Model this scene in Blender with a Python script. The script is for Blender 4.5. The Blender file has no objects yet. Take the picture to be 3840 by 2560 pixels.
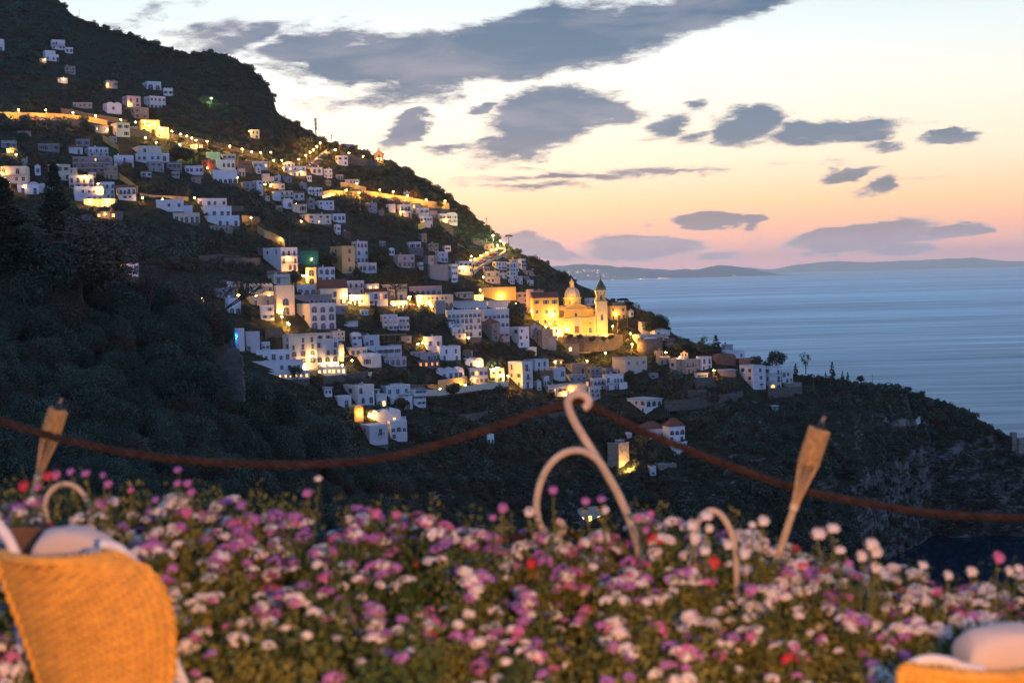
import bpy, bmesh, math, random
import numpy as np
from mathutils import Vector, Matrix, Euler, noise as mnoise

C = bpy.data.collections.new('place')
bpy.context.scene.collection.children.link(C)
SC = bpy.context.scene
random.seed(7)
R = math.radians

# ------------------------------------------------------------------ camera
F = 5333.0                       # focal length in photograph pixels (3840 wide)
CAMZ = 140.0
cam_d = bpy.data.cameras.new('camera')
cam = bpy.data.objects.new('camera', cam_d)
C.objects.link(cam)
cam_d.sensor_width = 36.0
cam_d.lens = 36.0 * F / 3840.0
cam_d.clip_start = 0.1
cam_d.clip_end = 150000.0
CM = Matrix.Rotation(R(90 - 2.632), 3, 'X') @ Matrix.Rotation(R(-1.44), 3, 'Z')
cam.matrix_world = Matrix.Translation((0, 0, CAMZ)) @ CM.to_4x4()
cam_d.dof.use_dof = True
cam_d.dof.focus_distance = 600.0
cam_d.dof.aperture_fstop = 2.8
SC.camera = cam

def pdir(px, py):
    return CM @ Vector(((px - 1920) / F, -(py - 1280) / F, -1.0))
def at(px, py, Y):
    d = pdir(px, py)
    return Vector((0, 0, CAMZ)) + d * (Y / d.y)
def proj(p):
    q = CM.transposed() @ (Vector(p) - Vector((0, 0, CAMZ)))
    return 1920 - F * q.x / q.z, 1280 + F * q.y / q.z

# ------------------------------------------------------------------ colour management
SC.view_settings.view_transform = 'Standard'
SC.view_settings.look = 'None'
SC.view_settings.gamma = 1.0
SC.view_settings.use_curve_mapping = False
SC.view_settings.exposure = 0.0
SC.cycles.max_bounces = 6
SC.cycles.diffuse_bounces = 3
SC.cycles.glossy_bounces = 3
SC.cycles.volume_bounces = 1
SC.cycles.sample_clamp_indirect = 4.0
SC.cycles.use_denoising = True

def srgb(r, g, b):
    def f(c):
        c /= 255.0
        return c / 12.92 if c <= 0.04045 else ((c + 0.055) / 1.055) ** 2.4
    return (f(r), f(g), f(b), 1.0)

# ------------------------------------------------------------------ node helper
class NT:
    def __init__(s, tree):
        s.t = tree; s.n = tree.nodes; s.l = tree.links
    def new(s, typ, **kw):
        n = s.n.new(typ)
        for k, v in kw.items():
            setattr(n, k, v)
        return n
    def put(s, sock, v):
        if hasattr(v, 'is_output') or isinstance(v, bpy.types.NodeSocket):
            s.l.new(v, sock)
        else:
            sock.default_value = v
    def math(s, op, a, b=None, c=None, clamp=False):
        n = s.new('ShaderNodeMath', operation=op, use_clamp=clamp)
        s.put(n.inputs[0], a)
        if b is not None: s.put(n.inputs[1], b)
        if c is not None: s.put(n.inputs[2], c)
        return n.outputs[0]
    def vmath(s, op, a, b=None, out=0):
        n = s.new('ShaderNodeVectorMath', operation=op)
        s.put(n.inputs[0], a)
        if b is not None: s.put(n.inputs[1], b)
        return n.outputs[out]
    def mix(s, f, a, b, blend='MIX'):
        n = s.new('ShaderNodeMix', data_type='RGBA', blend_type=blend)
        s.put(n.inputs[0], f); s.put(n.inputs[6], a); s.put(n.inputs[7], b)
        return n.outputs[2]
    def ramp(s, f, stops, interp='LINEAR'):
        n = s.new('ShaderNodeValToRGB')
        e = n.color_ramp.elements
        n.color_ramp.interpolation = interp
        while len(e) < len(stops): e.new(0.5)
        for i, (p, c) in enumerate(stops):
            e[i].position = p
            e[i].color = c if hasattr(c, '__len__') else (c, c, c, 1)
        s.put(n.inputs[0], f)
        return n.outputs[0]
    def noise(s, vec, scale, detail=4, rough=0.5, dist=0.0, out=0):
        n = s.new('ShaderNodeTexNoise')
        if vec is not None: s.l.new(vec, n.inputs['Vector'])
        n.inputs['Scale'].default_value = scale
        n.inputs['Detail'].default_value = detail
        n.inputs['Roughness'].default_value = rough
        n.inputs['Distortion'].default_value = dist
        return n.outputs[out]
    def mapping(s, vec, loc=(0, 0, 0), rot=(0, 0, 0), sca=(1, 1, 1), typ='POINT'):
        n = s.new('ShaderNodeMapping', vector_type=typ)
        s.l.new(vec, n.inputs[0])
        n.inputs[1].default_value = loc; n.inputs[2].default_value = rot; n.inputs[3].default_value = sca
        return n.outputs[0]

# ------------------------------------------------------------------ world: dusk sky
W = bpy.data.worlds.new('World')
SC.world = W
W.use_nodes = True
W.node_tree.nodes.clear()
g = NT(W.node_tree)
SUN_AZ, SUN_EL = -6.0, -1.0
tc = g.new('ShaderNodeTexCoord').outputs['Generated']
sx = g.new('ShaderNodeSeparateXYZ'); g.l.new(tc, sx.inputs[0])
X, Y, Z = sx.outputs
az = g.math('ARCTAN2', X, Y)
el = g.math('ARCSINE', Z)
# afterglow of the sunken sun, by elevation (radians / 0.5)
elc = g.math('DIVIDE', el, 0.5, clamp=True)
front = g.ramp(elc, [
    (0.000, srgb(190, 132, 134)), (0.030, srgb(216, 148, 130)), (0.058, srgb(228, 164, 126)),
    (0.095, srgb(240, 190, 138)), (0.155, srgb(240, 219, 188)), (0.235, srgb(240, 233, 216)),
    (0.320, srgb(226, 234, 232)), (0.420, srgb(194, 216, 226)), (0.60, srgb(150, 186, 210)), (1.0, srgb(104, 148, 196))])
back = g.ramp(elc, [
    (0.0, srgb(106, 124, 176)), (0.10, srgb(124, 136, 190)), (0.30, srgb(136, 158, 214)), (0.6, srgb(134, 166, 224)), (1.0, srgb(118, 158, 222))])
# how far a direction is from the afterglow, in azimuth
daz = g.math('ABSOLUTE', g.math('SUBTRACT', az, R(SUN_AZ)))
fz = g.new('ShaderNodeMapRange', interpolation_type='SMOOTHSTEP')
g.l.new(daz, fz.inputs[0]); fz.inputs[1].default_value = 0.45; fz.inputs[2].default_value = 2.4
fz.inputs[3].default_value = 0.0; fz.inputs[4].default_value = 1.0
sky = g.mix(fz.outputs[0], front, back)
# brighter core of the glow
gl = g.math('MULTIPLY', daz, daz)
gl = g.math('MULTIPLY', gl, -11.0)
gl = g.math('EXPONENT', gl)
gmul = g.math('MULTIPLY_ADD', gl, 0.18, 0.88)
vs = g.new('ShaderNodeVectorMath', operation='SCALE'); g.l.new(sky, vs.inputs[0]); g.l.new(gmul, vs.inputs[3])
sky = vs.outputs[0]
# clouds: (px, py, rx, ry, angle, weight)
CL = [
 (2050, 190, 900, 100, 13, 1.0), (1450, 215, 450, 85, 6, .95), (2500, 75, 520, 85, 12, 1.0), (1180, 180, 300, 70, 14, .8), (1560, 270, 320, 55, 4, .9),(2850,15,300,60,14,.6),(2000,120,500,90,10,1.0),
 (880, 150, 330, 55, 12, .62), (560, 70, 250, 40, 14, .36), (760, 110, 260, 40, 14, .42),
 (2060, 430, 300, 110, 12, 1.05), (1960, 520, 240, 75, 18, .95), (2250, 400, 170, 55, -4, .9),
 (1560, 430, 85, 28, 10, .85), (1530, 500, 110, 48, 28, .95), (1690, 570, 120, 22, 5, .5),(1780,405,70,22,14,.7),(1990,575,120,28,4,.7),
 (2480, 460, 130, 42, 20, .75), (2620, 395, 80, 24, 18, .5), (2790, 460, 190, 72, 10, 1.0), (3150, 490, 290, 42, 2, .95), (3300, 540, 100, 24, 6, .5), (3570, 515, 120, 20, 3, .85),(2560,500,100,36,10,.6),
 (2100, 652, 560, 22, 2, .52), (2000, 690, 460, 18, 0, .44), (2550, 645, 280, 20, -2, .42), (3000, 628, 330, 18, 1, .25),(3500,655,300,12,0,.16),
 (3190, 660, 120, 26, 14, .85), (3300, 690, 90, 34, 30, .75), (3150,645,50,16,0,.5),
 (2650, 828, 155, 30, 0, 1.3), (2780, 835, 90, 18, 8, .9), (2420, 850, 70, 18, 20, .35),
 (2400, 935, 240, 46, 0, 1.4), (2680, 958, 80, 18, 5, .8), (2010, 925, 150, 42, -14, 1.3), (2830, 900, 60, 18, 25, .35),
 (3230, 885, 290, 48, 4, 1.5), (3560, 875, 170, 26, 0, 1.2), (3400, 935, 120, 26, 5, 1.1), (3060, 948, 60, 14, 2, .8), (3170, 950, 40, 12, 0, .8), (3830,895,60,22,0,.4),(1940,620,330,12,-3,.3)]
cv = g.new('ShaderNodeCombineXYZ'); g.l.new(az, cv.inputs[0]); g.l.new(el, cv.inputs[1])
P = cv.outputs[0]
# ragged edges: warp the sky coordinates
w1 = g.noise(g.mapping(P, rot=(0, 0, R(-12)), sca=(14, 42, 1)), 1.0, 7, 0.62, 0.3, out=1)
w1 = g.vmath('SUBTRACT', w1, (0.5, 0.5, 0.5))
w1 = g.vmath('MULTIPLY', w1, (0.060, 0.026, 0))
PW = g.vmath('ADD', P, w1)
field = None
for (cx, cy, rx, ry, an, wt) in CL:
    d = pdir(cx, cy).normalized()
    a0, e0 = math.atan2(d.x, d.y), math.asin(d.z)
    m = g.mapping(PW, loc=(a0, e0, 0), rot=(0, 0, R(an - 1.4)), sca=(rx / F * 1.18, ry / F * 1.30, 1), typ='TEXTURE')
    ln = g.vmath('LENGTH', m, out=1)
    v = g.math('MULTIPLY_ADD', ln, -wt, wt)
    field = v if field is None else g.math('SMOOTH_MAX', field, v, 0.12)
nz = g.noise(g.mapping(P, rot=(0, 0, R(-13)), sca=(22, 75, 1)), 1.0, 8, 0.66, 0.35)
nz = g.math('MULTIPLY_ADD', nz, 0.95, -0.49)
nz2 = g.noise(g.mapping(P, rot=(0, 0, R(-16)), sca=(55, 190, 1)), 1.0, 6, 0.7, 0.5)
nz = g.math('ADD', nz, g.math('MULTIPLY_ADD', nz2, 0.50, -0.25))
field = g.math('ADD', field, nz)
dens = g.new('ShaderNodeMapRange', interpolation_type='SMOOTHSTEP')
g.l.new(field, dens.inputs[0]); dens.inputs[1].default_value = 0.07; dens.inputs[2].default_value = 0.42
dens.inputs[3].default_value = 0.0; dens.inputs[4].default_value = 0.94
# cloud body colour: blue grey aloft, mauve in the haze near the horizon; thin parts take the glow
body = g.ramp(elc, [(0.0, srgb(132, 112, 126)), (0.07, srgb(100, 98, 108)), (0.13, srgb(88, 96, 110)), (0.20, srgb(78, 102, 126)), (0.30, srgb(62, 94, 122)), (0.50, srgb(48, 84, 118)), (1.0, srgb(66, 90, 122))])
lit = g.noise(g.mapping(P, rot=(0, 0, R(-12)), sca=(9, 40, 1)), 1.0, 5, 0.55, 0.4)
litf = g.ramp(lit, [(0.44, 0.0), (0.66, 0.6)])
body = g.mix(litf, body, srgb(148, 142, 154))
thin = g.new('ShaderNodeMapRange'); g.l.new(field, thin.inputs[0])
thin.inputs[1].default_value = 0.12; thin.inputs[2].default_value = 0.42; thin.inputs[3].default_value = 0.0; thin.inputs[4].default_value = 1.0
body = g.mix(thin.outputs[0], srgb(168, 156, 156), body)
sky = g.mix(dens.outputs[0], sky, body)
# a trace of the physical twilight sky underneath
ns = g.new('ShaderNodeTexSky', sky_type='NISHITA')
ns.sun_disc = False; ns.sun_elevation = R(0.5); ns.sun_rotation = R(SUN_AZ); ns.altitude = 140
vs2 = g.new('ShaderNodeVectorMath', operation='SCALE'); g.l.new(ns.outputs[0], vs2.inputs[0]); vs2.inputs[3].default_value = 0.006
sky = g.vmath('ADD', sky, vs2.outputs[0])
# the sea air in front of the lowest sky dims it; this is the sky beyond that air
cp = g.math('DIVIDE', 0.0275, g.math('ADD', g.math('MAXIMUM', el, 0.0), 0.022))
vs3 = g.new('ShaderNodeVectorMath', operation='SCALE'); g.l.new(sky, vs3.inputs[0]); g.l.new(g.math('EXPONENT', cp), vs3.inputs[3])
sky = vs3.outputs[0]
bg = g.new('ShaderNodeBackground'); g.l.new(sky, bg.inputs[0]); bg.inputs[1].default_value = 1.2
wo = g.new('ShaderNodeOutputWorld'); g.l.new(bg.outputs[0], wo.inputs[0])
W.cycles.sampling_method = 'MANUAL'; W.cycles.sample_map_resolution = 512

# last light of the sunken sun: very weak, almost level
sun_d = bpy.data.lights.new('sun', 'SUN'); sun_d.energy = 0.03; sun_d.angle = R(12); sun_d.color = (1, .72, .5)
sun = bpy.data.objects.new('sun', sun_d); C.objects.link(sun)
sun.rotation_euler = (R(87), 0, R(180 + SUN_AZ * -1))

# ------------------------------------------------------------------ materials
MATS = {}
def mat(name, col, rough=0.8, var=0.0, vscale=1.0, bump=0.0, bscale=8.0, metal=0.0, col2=None, emit=None, estr=0.0, spec=0.3):
    if name in MATS: return MATS[name]
    m = bpy.data.materials.new(name); m.use_nodes = True
    n = NT(m.node_tree); b = n.n['Principled BSDF']
    b.inputs['Roughness'].default_value = rough
    b.inputs['Metallic'].default_value = metal
    b.inputs['Specular IOR Level'].default_value = spec
    col = tuple(col[:3]) + (1,)
    b.inputs['Base Color'].default_value = col
    if var or col2:
        o = n.new('ShaderNodeTexCoord').outputs['Object']
        f = n.noise(o, vscale, 5, 0.6)
        f = n.ramp(f, [(0.3, 0.0), (0.7, 1.0)])
        c2 = tuple(col2[:3]) + (1,) if col2 else tuple(max(0, c * (1 - var)) for c in col[:3]) + (1,)
        n.l.new(n.mix(f, col, c2), b.inputs['Base Color'])
    if bump:
        o = n.new('ShaderNodeTexCoord').outputs['Object']
        bp = n.new('ShaderNodeBump'); bp.inputs['Strength'].default_value = bump; bp.inputs['Distance'].default_value = 0.1
        n.l.new(n.noise(o, bscale, 4, 0.6), bp.inputs['Height']); n.l.new(bp.outputs[0], b.inputs['Normal'])
    if emit:
        b.inputs['Emission Color'].default_value = tuple(emit[:3]) + (1,)
        b.inputs['Emission Strength'].default_value = estr
    MATS[name] = m
    return m

def link(name, me, parent=None, m=None, **props):
    o = bpy.data.objects.new(name, me)
    C.objects.link(o)
    if m is not None:
        for q in (m if isinstance(m, (list, tuple)) else [m]): me.materials.append(q)
    if parent is not None: o.parent = parent
    for k, v in props.items(): o[k] = v
    return o
def empty(name, loc, rz=0.0, **props):
    o = bpy.data.objects.new(name, None); C.objects.link(o)
    o.location = loc; o.rotation_euler = (0, 0, rz); o.empty_display_size = 0.1
    for k, v in props.items(): o[k] = v
    return o
def npmesh(name, V, Fc, mi=None, smooth=False):
    me = bpy.data.meshes.new(name)
    V = np.asarray(V, dtype=np.float32)
    if isinstance(Fc, np.ndarray):
        k = Fc.shape[1]; nf = Fc.shape[0]
        me.vertices.add(len(V)); me.vertices.foreach_set('co', V.ravel())
        me.loops.add(nf * k); me.loops.foreach_set('vertex_index', Fc.astype(np.int32).ravel())
        me.polygons.add(nf); me.polygons.foreach_set('loop_start', np.arange(0, nf * k, k, dtype=np.int32))
        if mi is not None: me.polygons.foreach_set('material_index', np.asarray(mi, dtype=np.int32))
        me.update(calc_edges=True)
    else:
        me.from_pydata([tuple(v) for v in V], [], Fc)
        if mi is not None: me.polygons.foreach_set('material_index', np.asarray(mi, dtype=np.int32))
    if smooth: me.polygons.foreach_set('use_smooth', np.ones(len(me.polygons), dtype=bool))
    me.update()
    return me

class MB:
    """collects boxes, prisms, lathes and tubes into one mesh"""
    def __init__(s): s.v = []; s.f = []; s.m = []
    def add(s, vs, fs, mi=0):
        o = len(s.v); s.v += [tuple(v) for v in vs]; s.f += [tuple(i + o for i in f) for f in fs]; s.m += [mi] * len(fs)
    def box(s, x0, x1, y0, y1, z0, z1, mi=0):
        s.add([(x0, y0, z0), (x1, y0, z0), (x1, y1, z0), (x0, y1, z0), (x0, y0, z1), (x1, y0, z1), (x1, y1, z1), (x0, y1, z1)],
              [(0, 3, 2, 1), (4, 5, 6, 7), (0, 1, 5, 4), (1, 2, 6, 5), (2, 3, 7, 6), (3, 0, 4, 7)], mi)
    def prism(s, pts, y0, y1, mi=0):
        """polygon in x,z (counter-clockwise seen from -y) pushed from y0 to y1"""
        n = len(pts)
        vs = [(x, y0, z) for x, z in pts] + [(x, y1, z) for x, z in pts]
        fs = [tuple(range(n)), tuple(range(2 * n - 1, n - 1, -1))]
        fs += [(i, i + n, (i + 1) % n + n, (i + 1) % n) for i in range(n)]
        s.add(vs, fs, mi)
    def poly(s, pts, z0, z1, mi=0):
        n = len(pts)
        vs = [(x, y, z0) for x, y in pts] + [(x, y, z1) for x, y in pts]
        fs = [tuple(range(n - 1, -1, -1)), tuple(range(n, 2 * n))]
        fs += [(i, (i + 1) % n, (i + 1) % n + n, i + n) for i in range(n)]
        s.add(vs, fs, mi)
    def lathe(s, prof, n=16, c=(0, 0, 0), mi=0, a0=0.0, a1=2 * math.pi):
        full = abs(a1 - a0 - 2 * math.pi) < 1e-6
        k = n if full else n + 1
        vs = [(c[0] + r * math.cos(a0 + (a1 - a0) * i / n), c[1] + r * math.sin(a0 + (a1 - a0) * i / n), c[2] + z) for r, z in prof for i in range(k)]
        fs = []
        for j in range(len(prof) - 1):
            for i in range(n):
                i2 = (i + 1) % k if full else i + 1
                fs.append((j * k + i, j * k + i2, (j + 1) * k + i2, (j + 1) * k + i))
        s.add(vs, fs, mi)
    def tube(s, pts, rad, n=8, mi=0, cap=True):
        pts = [Vector(p) for p in pts]
        rr = rad if hasattr(rad, '__len__') else [rad] * len(pts)
        vs = []; up = None
        for i, p in enumerate(pts):
            t = (pts[min(i + 1, len(pts) - 1)] - pts[max(i - 1, 0)]).normalized()
            if up is None:
                up = t.orthogonal().normalized()
            up = (up - t * up.dot(t)).normalized(); w = t.cross(up)
            for k in range(n):
                a = 2 * math.pi * k / n
                vs.append(p + (up * math.cos(a) + w * math.sin(a)) * rr[i])
        fs = [(j * n + k, j * n + (k + 1) % n, (j + 1) * n + (k + 1) % n, (j + 1) * n + k) for j in range(len(pts) - 1) for k in range(n)]
        if cap:
            fs.append(tuple(range(n - 1, -1, -1))); fs.append(tuple(range((len(pts) - 1) * n, len(pts) * n)))
        s.add(vs, fs, mi)
    def ball(s, c, r, mi=0, n=10, m=6, sz=1.0):
        s.lathe([(max(1e-4, r * math.sin(math.pi * j / m)), -r * sz * math.cos(math.pi * j / m)) for j in range(m + 1)], n, c, mi)
    def mesh(s, name='mesh', smooth=False):
        return npmesh(name, s.v, s.f, s.m, smooth)
    def obj(s, name, mats, parent=None, smooth=False, **props):
        return link(name, s.mesh(name, smooth), parent, mats, **props)
# ------------------------------------------------------------------ terrain
SKY = [(-300, -420), (0, -150), (150, -60), (220, 0), (270, 57), (390, 106), (540, 147), (650, 188), (718, 204), (784, 193), (865, 212), (947, 261), (996, 310),
       (1024, 350), (1027, 400), (1045, 428), (1127, 473), (1225, 531), (1290, 547), (1355, 563), (1420, 591), (1470, 607), (1567, 661), (1649, 710),
       (1747, 780), (1812, 841), (1878, 906), (1910, 925), (1960, 955), (2041, 985), (2123, 1032), (2171, 1068), (2230, 1090), (2286, 1125), (2367, 1140),
       (2416, 1175), (2498, 1225), (2547, 1272), (2645, 1305), (2775, 1338), (2939, 1392), (3020, 1412), (3102, 1417), (3265, 1446), (3347, 1448), (3428, 1470),
       (3510, 1502), (3608, 1535), (3673, 1575), (3738, 1617), (3788, 1650), (3840, 1672), (4000, 1740), (4300, 1900)]
_sx = [a for a, b in SKY]; _sy = [b for a, b in SKY]
def skyline(px): return float(np.interp(px, _sx, _sy))
# distance (m) at photograph columns / rows
_PX = [-300, 0, 600, 1200, 1700, 2200, 2700, 3200, 3500, 3840, 4300]
_PY = [-400, 0, 300, 600, 900, 1200, 1500, 1800, 2100, 2400]
_T = np.array([
 [1200, 1000, 840, 650, 560, 480, 420, 380, 350, 320],
 [1200, 1020, 850, 660, 570, 490, 430, 390, 350, 320],
 [1250, 1100, 960, 740, 610, 530, 470, 420, 380, 340],
 [1250, 1150, 1020, 900, 720, 600, 530, 480, 440, 400],
 [1250, 1200, 1100, 990, 850, 650, 590, 540, 500, 460],
 [1250, 1200, 1150, 1050, 960, 760, 650, 600, 570, 540],
 [1000, 950, 900, 850, 800, 730, 640, 585, 560, 540],
 [1000, 900, 850, 820, 800, 760, 690, 640, 622, 610],
 [1000, 900, 850, 820, 800, 780, 752, 738, 730, 726],
 [1000, 900, 850, 820, 800, 780, 760, 728, 716, 712],
 [1000, 900, 850, 820, 800, 780, 770, 745, 740, 735]], dtype=float)
def depth(px, py):
    px = min(max(px, _PX[0]), _PX[-1]); py = min(max(py, _PY[0]), _PY[-1])
    col = [np.interp(py, _PY, r) for r in _T]
    return float(np.interp(px, _PX, col))
def on_slope(px, py): return at(px, py, depth(px, py))

HOUSE_RECTS = []        # (x0, x1, ytop, ybase) filled by the house list before the ground is laid
def near_house(px, py, mx=6, my=5):
    for a, b, c, d in HOUSE_RECTS:
        if a - mx < px < b + mx and c < py < d + my: return True
    return False

def build_terrain():
    NX, NY = 400, 190
    pxs = np.linspace(-300, 4300, NX)
    V = []
    for px in pxs:
        ys = skyline(px); yb = 2420.0
        pts = []
        for j in range(NY):
            t = j / (NY - 1.0)
            py = yb + (ys - yb) * t
            p = at(px, py, depth(px, py))
            edge = min(1.0, (py - ys) / 60.0)
            q = 0.0 if near_house(px, py, 20, 20) else 1.0
            d = mnoise.fractal(Vector((p.x * .02, p.y * .02, p.z * .02)), 0.8, 2.0, 5)
            fine = mnoise.noise(p * 0.12)
            k = (d * 7.0 + fine * 2.0) * edge * q
            if px > 2300 and py > 1650: k += (1.2 * mnoise.noise(Vector((p.x * .03, p.y * .03, p.z * .35))) + 5.0 * mnoise.fractal(Vector((p.x * .05, p.z * .06, 3.0)), .7, 2.1, 5)) * min(1, (py - 1650) / 120.0)
            pd = p - Vector((0, 0, CAMZ))
            pts.append(p + pd.normalized() * k)
        top = pts[-1]
        z0 = top.z
        for dy, dz in ((12, -1), (35, -8), (80, -30), (160, -80), (300, -170)):
            pts.append(Vector((top.x * (1 + dy / top.y), top.y + dy, max(-15, z0 + dz))))
        pts.insert(0, Vector((pts[0].x, pts[0].y - 25, -20 if px > 3000 else pts[0].z - 40)))
        V += pts
    M = NY + 6
    idx = np.arange(NX * M).reshape(NX, M)
    Fc = np.stack([idx[:-1, :-1], idx[1:, :-1], idx[1:, 1:], idx[:-1, 1:]], axis=-1).reshape(-1, 4)
    me = npmesh('hillside', V, Fc, smooth=True)
    m = bpy.data.materials.new('hillside_ground'); m.use_nodes = True
    n = NT(m.node_tree); b = n.n['Principled BSDF']; b.inputs['Roughness'].default_value = 0.95; b.inputs['Specular IOR Level'].default_value = 0.1
    ge = n.new('ShaderNodeNewGeometry')
    pos = ge.outputs['Position']
    nrm = n.new('ShaderNodeSeparateXYZ'); n.l.new(ge.outputs['True Normal'], nrm.inputs[0])
    veg = n.mix(n.ramp(n.noise(pos, 0.06, 6, 0.65), [(0.35, 0.0), (0.65, 1.0)]), (0.022, 0.032, 0.018, 1), (0.05, 0.048, 0.034, 1))
    veg = n.mix(n.ramp(n.noise(pos, 0.4, 5, 0.7), [(0.4, 0.0), (0.6, 1.0)]), veg, (0.018, 0.026, 0.014, 1))
    strat = n.noise(n.mapping(pos, rot=(0, R(8), 0), sca=(0.06, 0.06, 0.6)), 1.0, 8, 0.7, 1.4)
    rock = n.ramp(strat, [(0.3, (0.08, 0.075, 0.075, 1)), (0.5, (0.22, 0.20, 0.19, 1)), (0.7, (0.34, 0.30, 0.27, 1))])
    crack = n.ramp(n.noise(n.mapping(pos, rot=(0, R(25), 0), sca=(0.16, 0.16, 0.2)), 1.0, 10, 0.78, 0.8), [(0.42, 0.15), (0.58, 1.0)])
    rock = n.mix(1.0, rock, crack, 'MULTIPLY')
    steep = n.ramp(n.math('ADD', nrm.outputs[2], n.math('MULTIPLY_ADD', n.noise(pos, 0.03, 5, 0.6), 0.5, -0.25)), [(0.40, 1.0), (0.55, 0.0)])
    n.l.new(n.mix(steep, veg, rock), b.inputs['Base Color'])
    bp = n.new('ShaderNodeBump'); bp.inputs['Strength'].default_value = 0.9; bp.inputs['Distance'].default_value = 1.6
    h = n.math('ADD', n.noise(pos, 0.35, 8, 0.7), n.math('MULTIPLY', strat, 1.2))
    n.l.new(h, bp.inputs['Height']); n.l.new(bp.outputs[0], b.inputs['Normal'])
    link('hillside', me, None, m, kind='structure')

def build_sea():
    # fine near the coast, reaching past the horizon
    rs = [0, 300, 700, 1500, 4000, 12000, 40000, 110000]
    mb = MB()
    n = 48
    for j in range(len(rs) - 1):
        r0, r1 = rs[j], rs[j + 1]
        vs = []; fs = []
        for r in (r0, r1):
            for i in range(n + 1):
                a = R(-80) + R(160) * i / n
                vs.append((r * math.sin(a), r * math.cos(a) - 200, 0))
        for i in range(n): fs.append((i, i + n + 1, i + n + 2, i + 1)) if False else fs.append((i + 1, i, i + n + 1, i + n + 2)) 
        mb.add(vs, [tuple(reversed(f)) for f in fs])
    m = bpy.data.materials.new('sea_water'); m.use_nodes = True
    q = NT(m.node_tree); b = q.n['Principled BSDF']
    pos = q.new('ShaderNodeNewGeometry').outputs['Position']
    # slow swell and wind lanes lying across the view
    sx = q.new('ShaderNodeSeparateXYZ'); q.l.new(pos, sx.inputs[0])
    lane = q.noise(q.mapping(pos, sca=(0.00016, 0.0011, 1)), 1.0, 14, 0.74, 0.5)
    lane2 = q.noise(q.mapping(pos, sca=(0.0018, 0.02, 1)), 1.0, 6, 0.65, 0.2)
    q.n.remove(b)
    f = q.math('ADD', q.math('MULTIPLY', lane, 0.6), q.math('MULTIPLY', lane2, 0.4))
    gl = q.new('ShaderNodeBsdfGlossy'); df = q.new('ShaderNodeBsdfDiffuse'); mx = q.new('ShaderNodeMixShader'); fr = q.new('ShaderNodeFresnel'); fr.inputs[0].default_value = 1.33
    calm = q.new('ShaderNodeMapRange'); q.l.new(sx.outputs[1], calm.inputs[0])
    for i_, v_ in ((1, 760.0), (2, 1000.0), (3, 0.0), (4, 1.0)): calm.inputs[i_].default_value = v_
    q.l.new(q.math('MULTIPLY_ADD', q.math('MULTIPLY', calm.outputs[0], q.ramp(f, [(0.40, 0.26), (0.60, 0.46)])), 1.0, 0.06), gl.inputs['Roughness'])
    q.l.new(q.ramp(f, [(0.41, (0.28, 0.37, 0.49, 1)), (0.50, (0.50, 0.60, 0.72, 1)), (0.59, (0.82, 0.92, 0.97, 1))]), gl.inputs['Color'])
    df.inputs[0].default_value = (0.005, 0.016, 0.030, 1)
    bp = q.new('ShaderNodeBump'); bp.inputs['Strength'].default_value = 0.40; bp.inputs['Distance'].default_value = 1.0
    h = q.math('ADD', q.noise(q.mapping(pos, sca=(0.06, 0.22, 1)), 1.0, 5, 0.6), q.math('MULTIPLY', lane2, 4.0))
    q.l.new(q.math('MULTIPLY', h, calm.outputs[0]), bp.inputs['Height'])
    for s_ in (gl, df): q.l.new(bp.outputs[0], s_.inputs['Normal'])
    q.l.new(fr.outputs[0], mx.inputs[0]); q.l.new(df.outputs[0], mx.inputs[1]); q.l.new(gl.outputs[0], mx.inputs[2])
    q.l.new(mx.outputs[0], q.n['Material Output'].inputs[0])
    mb.obj('sea', m, None, kind='structure')

def far_range(name, pts, Y, thick, col, seed):
    """distant hills: a ridge with real depth, foot in the sea"""
    rnd = random.Random(seed)
    n = 220
    xs = np.linspace(pts[0][0], pts[-1][0], n)
    ys = np.interp(xs, [p[0] for p in pts], [p[1] for p in pts])
    V = []
    for i, (x, y) in enumerate(zip(xs, ys)):
        top = at(x, y, Y)
        z = max(2.0, top.z + 40 * mnoise.fractal(Vector((x * .012, seed, 0)), .8, 2, 4))
        V += [(top.x, Y - thick, -10), (top.x, Y - thick * .55, z * .35), (top.x, Y - thick * .2, z * .8), (top.x, Y, z), (top.x, Y + thick * .4, z * .6), (top.x, Y + thick, -10)]
    idx = np.arange(n * 6).reshape(n, 6)
    Fc = np.stack([idx[:-1, :-1], idx[1:, :-1], idx[1:, 1:], idx[:-1, 1:]], axis=-1).reshape(-1, 4)
    link(name, npmesh(name, V, Fc, smooth=True), None, mat(name + '_ground', col, 1.0, 0.4, 0.001), kind='structure')
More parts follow.
